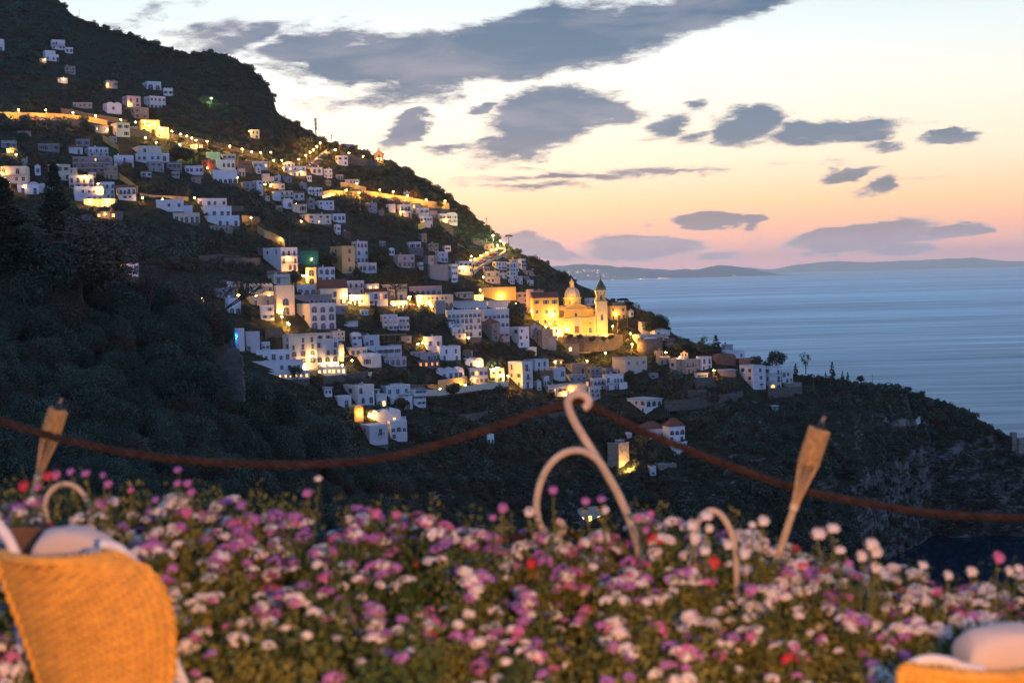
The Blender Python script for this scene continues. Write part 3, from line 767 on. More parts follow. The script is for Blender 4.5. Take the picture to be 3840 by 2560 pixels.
# ------------------------------------------------------------------ the buildings, measured in the crops above
# region, left, right, top, base, yaw, floors, options, label (no label: a wing of the building before it)
ROWS = [
 # high on the mountain
 ('R1', -12, 22, 262, 332, 10, 2, 'n=1', 'pale house cut by the left picture edge high on the dark mountain'),
 ('R1', 313, 415, 264, 326, 25, 2, 'longb n=4', 'white house with long balcony, highest building on the dark mountain'),
 ('R1', 412, 472, 314, 350, 20, 1, 'n=2', 'small low white annex just right of the highest mountain house'),
 ('R1', 268, 352, 334, 398, 35, 2, 'balc', 'white two-storey house above the small orange porch on the mountain'),
 ('R1', 350, 372, 362, 402, 20, 1, 'n=1'),
 ('R1', 252, 300, 388, 412, 10, 1, 'lit=2 litc=3 grey l=.8,.8,160', 'tiny orange-lit porch house below the white mountain house'),
 ('R1', 405, 485, 436, 486, 25, 2, 'stone n=2', 'unlit rubble stone barn in the dark mountain wood'),
 ('R1', 360, 436, 512, 545, 20, 1, 'lit=2 slab n=4 l=.6,.8,160', 'small bungalow with two lit windows below the stone barn'),
 ('R1', 665, 758, 530, 578, 30, 1, 'lit=1 grey slab n=3 l=.05,.4,500', 'dim mountain house with an orange-lit garden wall at its left'),
 ('R1', 905, 1042, 536, 586, 30, 1, 'w=bigarch n=2 dr=1.2', 'white mountain villa with two large arched windows'),
 ('R1', 1055, 1125, 586, 628, 20, 1, 'crenel n=2 perg', 'small white crenellated house at the right of the arched villa'),
 ('R1', 452, 592, 674, 708, 15, 1, 'grey n=4', 'long low grey house above the road lamps'),
 ('R1', 656, 780, 680, 744, 35, 1, 'gable vault n=1', 'white vaulted chapel-like house below the mountain villas'),
 ('R1', 785, 905, 630, 704, 40, 2, 'pink n=2 lit=1 l=.1,.3,500', 'pink stone house lit orange at its left corner'),
 ('R1', 840, 960, 706, 776, 30, 2, 'stone n=2', 'tall bare stone terrace house below the pink house'),
 ('R1', 925, 1065, 632, 706, 40, 2, 'w=bigarch,rect n=4', 'white house with an arcade of four arches on the mountain'),
 # along the upper road
 ('R1', 604, 702, 822, 872, 15, 1, 'cream lit=1 slab n=3 l=.9,.5,400', 'low cream house with one lit window left of the twin-window block'),
 ('R1', 700, 836, 806, 894, 35, 2, 'cream n=2 dr=1.3 slit=.7 sw=rect', 'large plain cream block with lit windows on its blank side'),
 ('R1', 836, 898, 832, 890, 20, 1, 'stone w=arch n=1', 'small stone house with one arched window beside the cream block'),
 ('R1', 886, 1032, 790, 868, 25, 2, 'yellow w=bigarch,arch n=4 lit=2 l=.2,.9,1800 l2=.7,.75,1800 lw', 'brightly lamplit yellow arcaded house on the upper road'),
 ('R1', 1000, 1096, 838, 902, 25, 2, 'cream lit=2 n=3 l=.3,.9,1400', 'lit cream house stepping down right of the arcaded yellow house'),
 ('R1', -10, 96, 924, 972, 15, 1, 'grey awn n=3', 'dim grey house with veranda at the left picture edge'),
 ('R1', 30, 106, 974, 1012, 15, 1, 'ochre lit=2 litc=3 n=3 ter l=.2,.6,1500', 'orange-lit low house with terrace at the left picture edge'),
 ('R1', 218, 376, 944, 992, 18, 1, 'grey perg n=4', 'grey bungalow with a shaded veranda, left part of the village'),
 ('R1', 474, 578, 914, 956, 20, 1, 'grey n=2', 'small grey rooftop house behind the red-roofed house'),
 ('R1', 428, 532, 962, 1006, 20, 1, 'tile n=2', 'house with a dull red tiled roof left of the long-balcony house'),
 ('R1', 530, 690, 966, 1026, 30, 2, 'balc longb n=4', 'white house with long balcony beside the dull red roof'),
 ('R1', 808, 1036, 958, 1010, 30, 1, 'cream w=arch,arch n=2 dr=1.4', 'cream house with two arched windows catching lamp light'),
 ('R1', 718, 864, 1020, 1092, 18, 2, 'longb n=3 tank', 'white house with covered balcony left of the wide white house'),
 ('R1', 860, 1045, 1006, 1072, 12, 1, 'n=4 w=rect', 'wide white single-storey house with four plain windows'),
 ('R1', 1040, 1102, 1008, 1066, 20, 1, 'n=1 w=arch'),
 ('R1', 940, 1062, 1062, 1122, 25, 2, 'grey n=2', 'grey unlit house under the wide white house'),
 ('R1', 1060, 1180, 1062, 1112, 25, 1, 'slab grey awn n=3', 'flat house with tin roof and awning on the upper slope'),
 ('R1', 1180, 1320, 1088, 1142, 20, 1, 'n=4 white', 'low white wing below the red house'),
 ('R1', 436, 712, 1030, 1132, 12, 3, 'grey longb n=6 lit=1', 'long grey three-storey house with one lit door, left village'),
 ('R1', 660, 762, 1086, 1170, 20, 2, 'stone n=3', 'bare stone block at the right end of the long grey house'),
 ('R1', 294, 440, 1078, 1180, 40, 2, 'cream n=2', 'plain cream block with a tank roof behind the tall cypress'),
 ('R1', 400, 498, 1104, 1176, 20, 2, 'n=3 cream'),
 ('R1', 210, 262, 1088, 1146, 20, 1, 'n=1 tank', 'tiny white kiosk with dark windows left of the cream block'),
 ('R1', -14, 166, 1094, 1200, 10, 2, 'cream longb n=4 lit=1 arch l=.08,.6,2200', 'cream house lit amber at its left, by the left picture edge'),
 ('R1', 80, 240, 1206, 1268, 20, 1, 'vault n=2', 'white barrel-vaulted house left of the tall cypress'),
 ('R1', 236, 352, 1212, 1268, 10, 1, 'vault w=bigarch n=1'),
 ('R1', 412, 600, 1152, 1240, 20, 2, 'n=4 balc l=.65,.9,1500', 'white many-balconied house just right of the tall cypress'),
 ('R1', 440, 660, 1225, 1326, 20, 2, 'n=5 balc solid l=.85,.75,1500'),
 ('R1', 640, 742, 1196, 1302, 20, 3, 'n=3 balc', 'white three-storey house adjoining the many-balconied house'),
 ('R1', 740, 878, 1226, 1312, 25, 2, 'balc n=4 tile', 'white house with strip of red roof, right end of the left cluster'),
 ('R1', 514, 742, 1304, 1352, 12, 1, 'yellow litf=0 litc=2 n=6 slab w=tall l=.2,.7,1800 l2=.75,.7,1800 lw name=restaurant cat=restaurant', 'brilliantly lit restaurant arcade under the white balconied house'),
 ('R1', 600, 790, 1388, 1432, 12, 1, 'dark perg n=4 lit=2 l=.35,.7,500', 'dark garden house with two lamps below the restaurant'),
 ('R1', 988, 1192, 1312, 1384, 14, 1, 'n=3 w=rect,rect white', 'long white hotel annex with flat roof, three dark windows'),
 ('R1', 1070, 1250, 1350, 1400, 14, 1, 'n=3 w=tall'),
 ('R1', 1100, 1296, 1398, 1456, 14, 1, 'cream n=5 w=tall'),
 ('R1', 1250, 1468, 1302, 1360, 22, 1, 'white n=4 w=rect dr=.6', 'white stepped hotel above the stone base, no lamps lit'),
 ('R1', 1290, 1500, 1352, 1420, 22, 1, 'white n=4 balc dr=.6'),
 ('R1', 1308, 1550, 1414, 1478, 22, 1, 'white n=4 w=tall dr=.6'),
 ('R1', 1328, 1510, 1478, 1512, 22, 1, 'stone n=5 w=tall nobase'),
 ('R1', 1225, 1318, 946, 976, 20, 1, 'white slab n=2', 'low flat-roofed house behind the two dark cypresses'),
 ('R1', 1332, 1434, 1000, 1046, 14, 1, 'lime n=1 w=none', 'pale yellow-green lamplit block behind the red house'),
 ('R1', 1430, 1535, 1010, 1048, 20, 1, 'cream n=3', 'small cream house right of the yellow-green block'),
 ('R1', 1312, 1400, 1048, 1112, 55, 2, 'red n=1 dr=1 l=-.3,.2,500', 'red-walled palazzo with white arcaded front'),
 ('R1', 1382, 1530, 1050, 1118, 22, 1, 'white n=4 w=arch balc front=white'),
 ('R1', 1345, 1540, 1116, 1194, 22, 1, 'white n=5 w=bigarch'),
 ('R1', 1528, 1640, 1058, 1120, 22, 2, 'brown n=3', 'brown wall house right of the red palazzo'),
 ('R1', 1545, 1600, 1106, 1152, 20, 1, 'cream n=2', 'small cream cottage under the brown wall house'),
 ('R1', 1636, 1746, 1062, 1112, 15, 1, 'white n=3 lit=1', 'white house with one lit window on the road bend'),
 ('R1', 1622, 1692, 852, 906, 20, 2, 'lime n=2 w=arch l=-.2,.85,1100', 'lone green-lit house on the bare slope above the road'),
 # middle ridge
 ('R2', 492, 545, 640, 690, 20, 2, 'white n=1', 'narrow white house left of the lit bend'),
 ('R2', 540, 642, 716, 762, 15, 1, 'cream w=bigarch n=4', 'cream house with a four-arch loggia mid-ridge'),
 ('R2', 597, 716, 764, 806, 15, 1, 'cream dome n=3 l=-.02,.7,900', 'domed cream house lit from its left on the mid-ridge'),
 ('R2', 402, 500, 752, 822, 25, 2, 'grey n=2', 'dim grey house with a roof tower below the loggia house'),
 ('R2', 492, 560, 744, 850, 25, 3, 'white n=1 dr=1.2'),
 ('R2', 678, 872, 640, 706, 18, 2, 'white longb n=5 lit=2 tank l=.75,.4,700', 'white terraced villa with shallow dome by the lit ramp'),
 ('R2', 690, 790, 614, 642, 18, 1, 'dome n=3 w=arch'),
 ('R2', 900, 996, 644, 700, 15, 1, 'white n=2 w=arch slab', 'white gabled house right of the lit ramp foot'),
 ('R2', 996, 1068, 660, 722, 20, 2, 'white balc solid n=2 tank', 'narrow white house with chimney right of the lit ramp'),
 ('R2', 1090, 1182, 562, 630, 25, 2, 'white n=2', 'white house standing alone below the chapel road'),
 ('R2', 1150, 1266, 734, 768, 12, 1, 'white slab n=4', 'low white bungalow on the dark slope under the chapel'),
 ('R2', 612, 778, 820, 886, 20, 2, 'cream n=4 longb', 'cream house with long terrace on the mid-ridge'),
 ('R2', 770, 862, 832, 888, 18, 1, 'white n=2 tile', 'low white house with tiled roof right of the cream terrace'),
 ('R2', 620, 690, 842, 890, 15, 1, 'vault white n=1', 'white vaulted cottage under the cream terrace house'),
 ('R2', 690, 776, 890, 948, 20, 1, 'vault white n=2 w=arch', 'double-vaulted white cottage in the dark trees mid-slope'),
 ('R2', 866, 992, 796, 852, 20, 2, 'white balc n=4', 'white house with columned balcony left of the bright yellow canopy'),
 ('R2', 876, 940, 878, 950, 25, 2, 'grey n=1', 'grey side house of the wide mid-slope villa'),
 ('R2', 936, 1078, 892, 956, 25, 2, 'white n=3', 'wide white villa with small windows mid-slope'),
 ('R2', 756, 880, 916, 980, 15, 1, 'cream slab n=2 l=.03,-.5,900', 'cream house over an amber garden wall mid-slope'),
 ('R2', 812, 1050, 990, 1060, 35, 2, 'cream n=3 lit=1 s=1 l=-.35,.3,1300', 'cream house with glowing left flank and one lit window'),
 ('R2', 1050, 1164, 988, 1050, 22, 1, 'white w=arch n=3', 'white house with three arched windows joined to the cream house'),
 ('R2', 1078, 1132, 1068, 1138, 30, 2, 'white n=2 w=tall', 'narrow tall white house in dark trees below mid-slope'),
 ('R2', 1130, 1204, 1118, 1164, 20, 1, 'brown n=3 perg', 'small brown veranda house beside the narrow white house'),
 ('R2', 1312, 1398, 908, 976, 30, 2, 'grey n=2 balc', 'grey house isolated on the terraces under the lit road'),
 ('R2', 1462, 1532, 918, 974, 35, 1, 'white n=1', 'white cube house at the left of the ridge-end cluster'),
 ('R2', 1545, 1650, 922, 1006, 22, 2, 'white balc n=3 l=-.05,.4,1300 tank', 'white balconied house lit amber at its foot, ridge end'),
 ('R2', 1640, 1720, 910, 990, 22, 2, 'cream n=2 lit=1 w=arch', 'cream house with a lit arched top window, ridge end'),
 ('R2', 1680, 1780, 948, 1028, 28, 3, 'white n=2 balc', 'tall white house with lit foot on the ridge-end slope'),
 ('R2', 1716, 1806, 1006, 1084, 28, 2, 'white n=3 balc solid l=-.25,.1,1500'),
 ('R2', 1776, 1842, 968, 1012, 20, 1, 'pink n=3', 'small pinkish rooftop house at the ridge end'),
 ('R2', 1836, 1930, 988, 1050, 25, 2, 'white n=3 balc l=.6,.3,900', 'white house in the last lit group of the ridge'),
 ('R2', 1900, 1990, 992, 1070, 25, 3, 'white vault n=2 balc', 'white vaulted house, rightmost of the last lit group of the ridge'),
 ('R2', 1586, 1660, 830, 872, 15, 1, 'grey n=2', 'small grey house above the ridge road lamps'),
 ('R2', 1612, 1722, 1196, 1248, 20, 1, 'white n=2', 'white bungalow with dark windows below the ridge-end cluster'),
 ('R2', 1758, 1850, 1206, 1262, 20, 2, 'stone n=2', 'bare stone house right of the white bungalow'),
 ('R2', 1618, 1740, 1240, 1290, 12, 1, 'dark n=3', 'dark low house under the white bungalow'),
 ('R2', 1736, 1840, 1294, 1362, 40, 1, 'grey n=1 slab', 'grey windowless-looking shed with flat roof mid-slope'),
 ('R2', 1826, 1920, 1268, 1342, 25, 2, 'white balc solid n=3', 'white balconied house above the grey blank wall block'),
 ('R2', 1476, 1528, 1244, 1292, 12, 1, 'white dome n=2', 'small white domed pavilion above the pink columned house'),
 ('R2', 1510, 1674, 1290, 1384, 25, 2, 'pink n=4 perg tank', 'pink house with column-like chimneys and pergola'),
 # middle of the village
 ('R3', 645, 1022, 232, 476, 48, 3, 'white longb n=3 s=2 dr=1.35 slit=.15 w=arch,tall,tall l=.4,.55,700', 'four-storey white house with long balconies and blank left side'),
 ('R3', 1375, 1650, 215, 500, 38, 3, 'ochre n=1 band dr=1.5 w=arch s=1', 'ochre-panelled white villa with arched terrace windows'),
 ('R3', 1618, 1790, 165, 400, 35, 3, 'white w=arch,arch,arch balc n=3 dr=.9 tank'),
 ('R3', 1650, 1885, 398, 500, 15, 1, 'white w=arch n=4'),
 ('R3', 1118, 1245, 448, 616, 12, 2, 'cream w=bigarch,bigarch n=1 l=.05,.6,1400', 'white house with arched loggia lit amber at its left'),
 ('R3', 1240, 1440, 444, 606, 12, 2, 'white w=rect,arch n=3 tank'),
 ('R3', 700, 950, 518, 626, 35, 1, 'cream n=2 balc s=1 awn', 'cream terrace house with parasols under the four-storey house'),
 ('R3', 652, 860, 480, 530, 30, 1, 'dark n=3'),
 ('R3', 420, 770, 640, 716, 12, 1, 'cream crenel n=5 w=rect tank ter', 'long cream crenellated house with a lit terrace wall'),
 ('R3', 115, 365, 668, 772, 20, 1, 'grey n=3', 'grey house half hidden by the bare tree'),
 ('R3', 255, 426, 776, 930, 30, 1, 'white w=bigarch n=2', 'white house with two tall arched windows beside the palm'),
 ('R3', 440, 778, 754, 850, 28, 1, 'grey n=2 w=tall balc', 'white house with green shutters over a round-crowned tree'),
 ('R3', 622, 790, 852, 1006, 15, 2, 'white n=2 w=shut'),
 ('R3', 780, 1006, 640, 948, 22, 3, 'cream n=1 w=bigarch,bigarch,none dr=.6 l=.2,.12,2400', 'tall cream house with fan windows, its foot lit amber'),
 ('R3', 1000, 1240, 632, 724, 14, 1, 'white w=bigarch n=3', 'white upper storey with three arched recesses over the glass terrace'),
 ('R3', 990, 1400, 738, 832, 14, 1, 'grey w=bigarch litf=none n=8 slab dr=.4', 'long glazed terrace restaurant storey above the arcaded block'),
 ('R3', 1000, 1436, 834, 1100, 32, 3, 'white w=bigarch n=3 s=1 dr=1.15', 'white block with nine arches in three rows, blank left side'),
 ('R3', 1232, 1572, 664, 850, 14, 2, 'cream tile n=3 lit=1 w=shutb,tall l=.98,.55,2600 lw rh=4', 'white house with long red tiled roof beside brilliant lamps'),
 ('R3', 1492, 1752, 590, 720, 15, 2, 'white n=4 w=tall balc', 'white house with dark doors behind the red-roofed house'),
 ('R3', 1570, 1812, 738, 850, 12, 1, 'cream n=4 w=tall l=.1,.85,2200 l2=.5,.7,1400 lw'),
 ('R3', 1750, 1912, 622, 700, 18, 1, 'white w=arch n=2 litf=0 litc=2', 'narrow house with two glowing arched windows on its top floor'),
 ('R3', 1756, 2004, 700, 852, 18, 2, 'white n=4 w=shutb,tall balc lit=1 litc=3 tile'),
 ('R3', 1912, 2212, 624, 702, 12, 1, 'grey n=5 slab', 'grey house with a wide flat terrace behind the umbrella pine'),
 ('R3', 2006, 2215, 708, 872, 12, 2, 'cream w=bigarch,tall longb n=4 l=.3,.28,900 l2=.75,.28,900 lw', 'cream house with brightly lit ground-floor arches by the pine'),
 ('R3', 1920, 2110, 952, 1110, 18, 3, 'white n=3 balc solid', 'white stepped terraces house below the lit arches'),
 ('R3', 2020, 2236, 980, 1112, 18, 2, 'white n=5 longb'),
 ('R3', 1432, 1546, 862, 938, 12, 1, 'grey n=2', 'small grey annex right of the nine-arch block'),
 ('R3', 1442, 1684, 1022, 1072, 15, 1, 'white slab n=1 w=none', 'flat white canopy roof in the dark gardens'),
 # white hotel, its terraces and neighbours
 ('R3', 362, 474, 1100, 1330, 30, 3, 'white n=1 w=none s=0', 'white tower wing with the blue-lit left wall'),
 ('R3', 470, 638, 1136, 1352, 14, 2, 'white n=2 w=tall,none dr=.7', 'white block with two large glowing square windows'),
 ('R3', 636, 748, 1246, 1350, 14, 1, 'white n=2', 'small white annex with a flagpole'),
 ('R3', 575, 965, 1336, 1450, 14, 1, 'white n=5 w=tall dr=.3 ter td=2', 'stepped white terrace building with planted balconies'),
 ('R3', 520, 1085, 1452, 1560, 14, 1, 'white n=6 w=tall dr=.25 ter td=2'),
 ('R5', 700, 1190, 530, 592, 14, 1, 'white n=9 w=rect litf=0 litc=1 dr=.15'),
 ('R3', 860, 1240, 1168, 1545, 26, 5, 'cream n=3 w=none,bigarch,bigarch,tall,tall dr=.75 s=2 l=.45,.08,3000 l2=.8,.40,1200 lw name=hotel cat=hotel', 'large white floodlit hotel of five storeys'),
 ('R3', 1225, 1485, 1215, 1535, 10, 4, 'white n=3 w=rect,bigarch,tall,tall balc dr=.5 l=.3,.06,3200 l2=.8,.06,3200 lw'),
 ('R3', 1070, 1400, 1148, 1238, 12, 1, 'white slab n=4 dr=.4'),
 ('R3', 1085, 1560, 1520, 1600, 8, 1, 'white n=9 w=rect litf=0 litc=2 dr=.2'),
 ('R3', 1385, 1546, 1128, 1222, 20, 2, 'cream n=3', 'cream house with roof chimney right behind the floodlit hotel'),
 ('R3', 1472, 1538, 1272, 1440, 10, 1, 'cream w=bigarch n=1 litc=2 lit=1 l=.5,.5,900 lw', 'cream wall with one big glowing arch beside the hotel'),
 ('R3', 1592, 1728, 1160, 1292, 22, 2, 'white n=2 vault w=shutb', 'white house with vaulted roof and finial above the lit cottage'),
 ('R3', 1724, 1918, 1176, 1290, 12, 1, 'white balc n=3 ter', 'white house with balcony terrace right of the vaulted house'),
 ('R3', 1545, 1782, 1306, 1400, 22, 1, 'cream n=3 l=.1,-.2,1800 l2=-.2,.2,700', 'cream cottage whose left foot glows amber'),
 ('R3', 1790, 2150, 1288, 1402, 22, 1, 'white perg n=4 s=1 dr=.9', 'white house with glass pergola right of the lit cottage'),
 ('R3', 1646, 1932, 1388, 1512, 28, 1, 'white vault n=2 w=shut dr=.9', 'white vaulted house above the terrace gardens'),
 ('R3', 1930, 2205, 1406, 1500, 14, 1, 'pink w=arch,arch n=4', 'pinkish house with arched windows right of the vaulted house'),
 # behind and around the arcaded hotel
 ('R4', 425, 640, 402, 560, 22, 3, 'grey w=none n=1 s=0 dr=.4', 'tall blank grey wall block with arched side windows'),
 ('R4', 628, 738, 396, 580, 40, 3, 'white n=3 w=arch dr=.8'),
 ('R4', 365, 518, 306, 394, 15, 1, 'dark w=none n=1', 'dark plain terrace block above the blank grey wall block'),
 ('R4', 708, 892, 364, 440, 20, 1, 'white n=3', 'white house at the foot of the lit road'),
 ('R4', 704, 890, 418, 505, 14, 1, 'cream n=4 l=.4,.8,1800 lw'),
 ('R4', 1098, 1250, 372, 450, 22, 2, 'white n=4', 'white house with dark windows right of the lit road'),
 ('R4', 1238, 1372, 376, 470, 30, 2, 'white n=3 w=tall', 'white stepped house with tall windows right of the lit road'),
 ('R4', 1246, 1360, 468, 542, 30, 2, 'white n=3 w=arch'),
 ('R4', 1368, 1446, 338, 450, 30, 3, 'white n=3 balc', 'tall white house with balconies at the headland edge'),
 ('R4', 1270, 1380, 342, 388, 18, 1, 'cream slab n=3', 'low cream roof house behind the tall headland house'),
 ('R4', 1004, 1178, 470, 592, 15, 2, 'cream n=3 w=rect longb', 'cream two-storey house with long balcony below the lit road'),
 ('R4', 985, 1070, 424, 470, 20, 1, 'pink n=2 w=arch', 'small pink house between the lit road and the cream house'),
 ('R4', 1410, 1582, 458, 512, 22, 1, 'white slab n=3 awn', 'white house with awning on the dark headland slope'),
 ('R4', 1352, 1400, 520, 596, 20, 2, 'white n=1', 'narrow white house on the dark headland slope'),
 ('R4', 1456, 1518, 564, 616, 30, 1, 'white n=2 w=tall', 'tiny white cabin lowest on the dark headland slope'),
 ('R4', 208, 572, 630, 708, 6, 1, 'pink n=6 w=bigarch name=house', 'long rose-white wall with a row of arched niches'),
 ('R4', 266, 690, 722, 838, 10, 2, 'cream n=8 w=bigarch,rect l=.05,.8,2200 l2=.35,.25,1200 lw', 'long cream lamplit building beneath the niche wall'),
 ('R4', 944, 1345, 640, 772, 14, 2, 'yellow n=2 w=none dr=.4 l=.55,.3,1400 lw', 'long bright cream wall behind the arcaded hotel'),
 ('R4', 898, 1004, 716, 768, 8, 1, 'yellow n=2 w=none litc=2 l=.3,.7,1800 l2=.8,.7,1800 lw', 'dazzling lit kiosk on the roof of the arcaded hotel'),
 ('R4', 690, 900, 690, 750, 14, 1, 'cream n=3 perg', 'cream roof pavilion left of the dazzling kiosk'),
 ('R4', 1340, 1460, 690, 800, 15, 2, 'pink n=2', 'pinkish house between the bright wall and the palazzo'),
 ('R4', 1450, 1530, 660, 900, 10, 3, 'pink n=1 w=rect', 'narrow tall pink wing left of the amber palazzo'),
 ('R4', 1515, 1632, 668, 720, 10, 1, 'cream tile n=2', 'small red-roofed top house behind the amber palazzo'),
 ('R4', 1500, 1790, 742, 1045, 8, 3, 'yellow n=3 w=rect,rect,shut tile dr=.6 l=.72,.42,3200 l2=.2,.1,900 lw rh=3', 'amber floodlit palazzo with red roof left of the church'),
 ('R4', 455, 612, 776, 905, 24, 1, 'grey n=1 dr=1.2 w=none', 'great white arcaded hotel with glowing top loggia'),
 ('R4', 604, 1040, 780, 876, 10, 1, 'white n=14 w=bigarch lit=5 litc=2 dr=.4 slab'),
 ('R4', 1034, 1278, 772, 866, 10, 1, 'white n=9 w=bigarch litf=0 litc=2 dr=.5 slab'),
 ('R4', 610, 985, 878, 1155, 10, 4, 'white n=8 w=arch,arch,arch,bigarch dr=.4 name=hotel'),
 ('R4', 975, 1275, 866, 1135, 16, 3, 'white n=6 w=bigarch,bigarch,bigarch dr=.5'),
 ('R4', 548, 798, 985, 1060, 40, 2, 'white hip n=2 rh=3', 'white house with red hipped roof in front of the arcaded hotel'),
 ('R4', 640, 822, 1056, 1168, 20, 2, 'white n=3 w=rect,arch perg'),
 ('R4', 990, 1176, 1000, 1186, 48, 3, 'stone hip n=1 rh=2.2 dr=1.1', 'rough stone house with small red roof in front of the hotel'),
 ('R4', 1094, 1278, 1106, 1200, 20, 2, 'pink n=3', 'pinkish low house right of the stone house'),
 ('R4', 1264, 1482, 1052, 1256, 40, 3, 'white n=2 w=rect dr=1.2', 'white block with two pairs of dark windows'),
 ('R4', 1460, 1612, 1036, 1178, 22, 2, 'pink n=3', 'pinkish terrace house behind the white block'),
 ('R4', 1524, 1732, 1078, 1272, 45, 3, 'stone n=1 w=none', 'ruined-looking brown stone house left below the church'),
 ('R4', 1700, 1834, 1052, 1182, 22, 2, 'white n=2 tank', 'white rooftop house directly below the church square'),
 ('R4', 1640, 1760, 1150, 1290, 25, 2, 'grey n=2 w=none', 'bare grey wall house below the white rooftop house'),
 ('R4', 2060, 2184, 750, 822, 15, 1, 'white n=4 w=rect', 'white house glimpsed between church dome and bell tower'),
 ('R4', 322, 572, 1150, 1256, 26, 1, 'white n=2 w=tall s=1 l=-.15,.5,2600 ter', 'white house with brilliant amber porch at its left'),
 ('R4', 404, 764, 1252, 1392, 30, 2, 'white n=2 w=tall s=2 dr=1.3', 'white two-storey house below the amber-porch house'),
 ('R4', 212, 400, 1306, 1356, 15, 1, 'pink n=2', 'small pinkish annex left of the terrace houses'),
 ('R4', 274, 520, 1320, 1398, 28, 1, 'pink n=3 w=tall', 'pink house above the orange-lit windows'),
 ('R6', 100, 385, 405, 476, 25, 1, 'dark n=4 litf=0 litc=3', 'dark house with two orange glowing windows'),
 ('R4', 760, 880, 1290, 1350, 20, 1, 'brown n=3', 'low brown house in the dark garden centre'),
 # row along the lower lit road
 ('R6', 562, 816, 404, 468, 30, 1, 'white vault n=2 w=tall l=.7,.4,500', 'white cottage with raised vault catching white lamp light'),
 ('R6', 305, 628, 496, 582, 14, 1, 'white vault n=5 w=tall slab', 'vaulted white bungalow with four dark doors'),
 ('R6', 664, 862, 485, 636, 10, 2, 'white longb solid n=4 w=rect,tall lit=1 l=.2,.25,900', 'white house with long balustrade over the lit lower road'),
 ('R6', 862, 1022, 488, 612, 14, 2, 'lime n=2 w=shut balc l=.15,1.05,2600 l2=.9,.5,1600 lw', 'cream house under the greenish-white lamp on the lower road'),
 ('R6', 1064, 1305, 420, 672, 42, 3, 'white n=1 s=2 dr=1.5 w=tall balc slit=.1', 'big plain white house right of the lit lower road'),
 ('R6', 1240, 1462, 398, 520, 35, 2, 'white n=2 w=tall dr=.9', 'white house with stepped sloping roofline'),
 ('R6', 1330, 1500, 510, 610, 25, 1, 'brown n=3 balc', 'brown-walled house with balcony below the stepped roof house'),
 ('R6', 1470, 1626, 476, 600, 22, 1, 'white w=arch n=2', 'white cube house with one arched window'),
 ('R6', 1610, 1838, 440, 536, 30, 1, 'stone n=2 w=tall', 'brown stone house with flat roof in the lower cluster'),
 ('R6', 1622, 1832, 546, 626, 18, 1, 'grey n=3 w=rect', 'grey flat house in the lower cluster'),
 ('R6', 1750, 1890, 580, 650, 18, 1, 'grey n=3 lit=1 litc=3 slab', 'grey house with one orange-lit window, lower cluster'),
 ('R6', 1410, 1640, 650, 752, 16, 1, 'white slab perg n=4 lit=1 l=.9,.15,1000', 'low white house with a lit pergola near the white post top'),
 ('R6', 1560, 1836, 642, 760, 12, 1, 'cream n=4 w=tall l=.35,.6,700', 'pinkish-cream house just behind the curled post top'),
 ('R6', 1830, 1966, 664, 800, 22, 3, 'white n=2 balc', 'white three-storey house with curved terrace, lower cluster'),
 ('R6', 1870, 2006, 584, 690, 18, 2, 'white n=3 w=tall balc', 'white house with dark doors, lower cluster right'),
 ('R8', 40, 262, 898, 1052, 12, 2, 'white longb n=5 w=tall', 'white house with long iron balcony, right end of the lower cluster'),
 ('R6', 1840, 1990, 476, 580, 18, 2, 'grey n=3 perg', 'grey house with pipe-frame roof terrace, lower cluster'),
 ('R6', 1222, 1340, 276, 346, 20, 1, 'white n=2 w=tall', 'small white cottage between garden trees, centre'),
 ('R6', 1656, 1876, 215, 330, 18, 2, 'white n=3 longb slab', 'white stepped house directly below the church terrace'),
 ('R6', 1610, 1760, 240, 350, 12, 1, 'dark n=2 lit=1 litc=2'),
 ('R8', 152, 530, 722, 902, 30, 2, 'cream crenel n=3 w=tall,rect s=1 dr=.9', 'cream house with crenellated roof above the dark terraces'),
 # right end of the village
 ('R8', 90, 292, 150, 286, 12, 2, 'ochre n=3 w=tall,rect l=.3,.45,1100', 'ochre villa behind and right of the bell tower'),
 ('R8', 140, 290, 112, 152, 12, 1, 'ochre n=2 w=arch'),
 ('R8', 296, 366, 194, 262, 25, 1, 'white n=1', 'small white-and-ochre annex right of the ochre villa'),
 ('R8', 432, 650, 332, 440, 12, 1, 'white crenel n=1 w=arch dr=.8', 'white cube house with crenellations under the round-topped tree'),
 ('R8', 560, 770, 410, 490, 15, 1, 'white dome n=2 w=arch', 'white domed house by the sea edge'),
 ('R8', 372, 732, 458, 556, 12, 1, 'cream n=3 w=rect slab', 'cream flat-roofed house behind the round stone tower'),
 ('R8', 712, 822, 500, 590, 22, 2, 'dark n=3 longb', 'dark house with balconies facing the sea'),
 ('R8', 1338, 1452, 568, 640, 15, 2, 'grey n=1', 'small grey house standing against the sea'),
 ('R8', 1330, 1586, 650, 712, 12, 1, 'white vault n=3', 'low white vaulted house against the sea'),
 ('R8', 1236, 1490, 692, 786, 14, 1, 'brown n=1 w=none vault', 'dark red-brown wall house with vaulted roof'),
 ('R8', 1490, 1686, 720, 790, 10, 1, 'brick n=1 w=none', 'orange clay walled yard building'),
 ('R8', 770, 960, 724, 840, 28, 1, 'cream n=1 w=shutb', 'cream house with balcony under the little bell gable'),
 ('R8', 850, 1096, 732, 884, 32, 2, 'grey n=3 w=tall balc dr=.9'),
 ('R8', 1060, 1226, 700, 838, 26, 2, 'white n=2 w=tall', 'white house with glazed balcony at the lane lamp'),
 ('R8', 1040, 1180, 872, 930, 12, 1, 'white slab n=3', 'low white outbuilding under the creeper'),
 ('R8', 620, 770, 702, 780, 18, 1, 'grey n=2', 'grey cottage above the dark terraces'),
 ('R8', 1284, 1490, 840, 914, 12, 1, 'stone slab n=1 w=none', 'low stone outhouse left of the big cornered villa'),
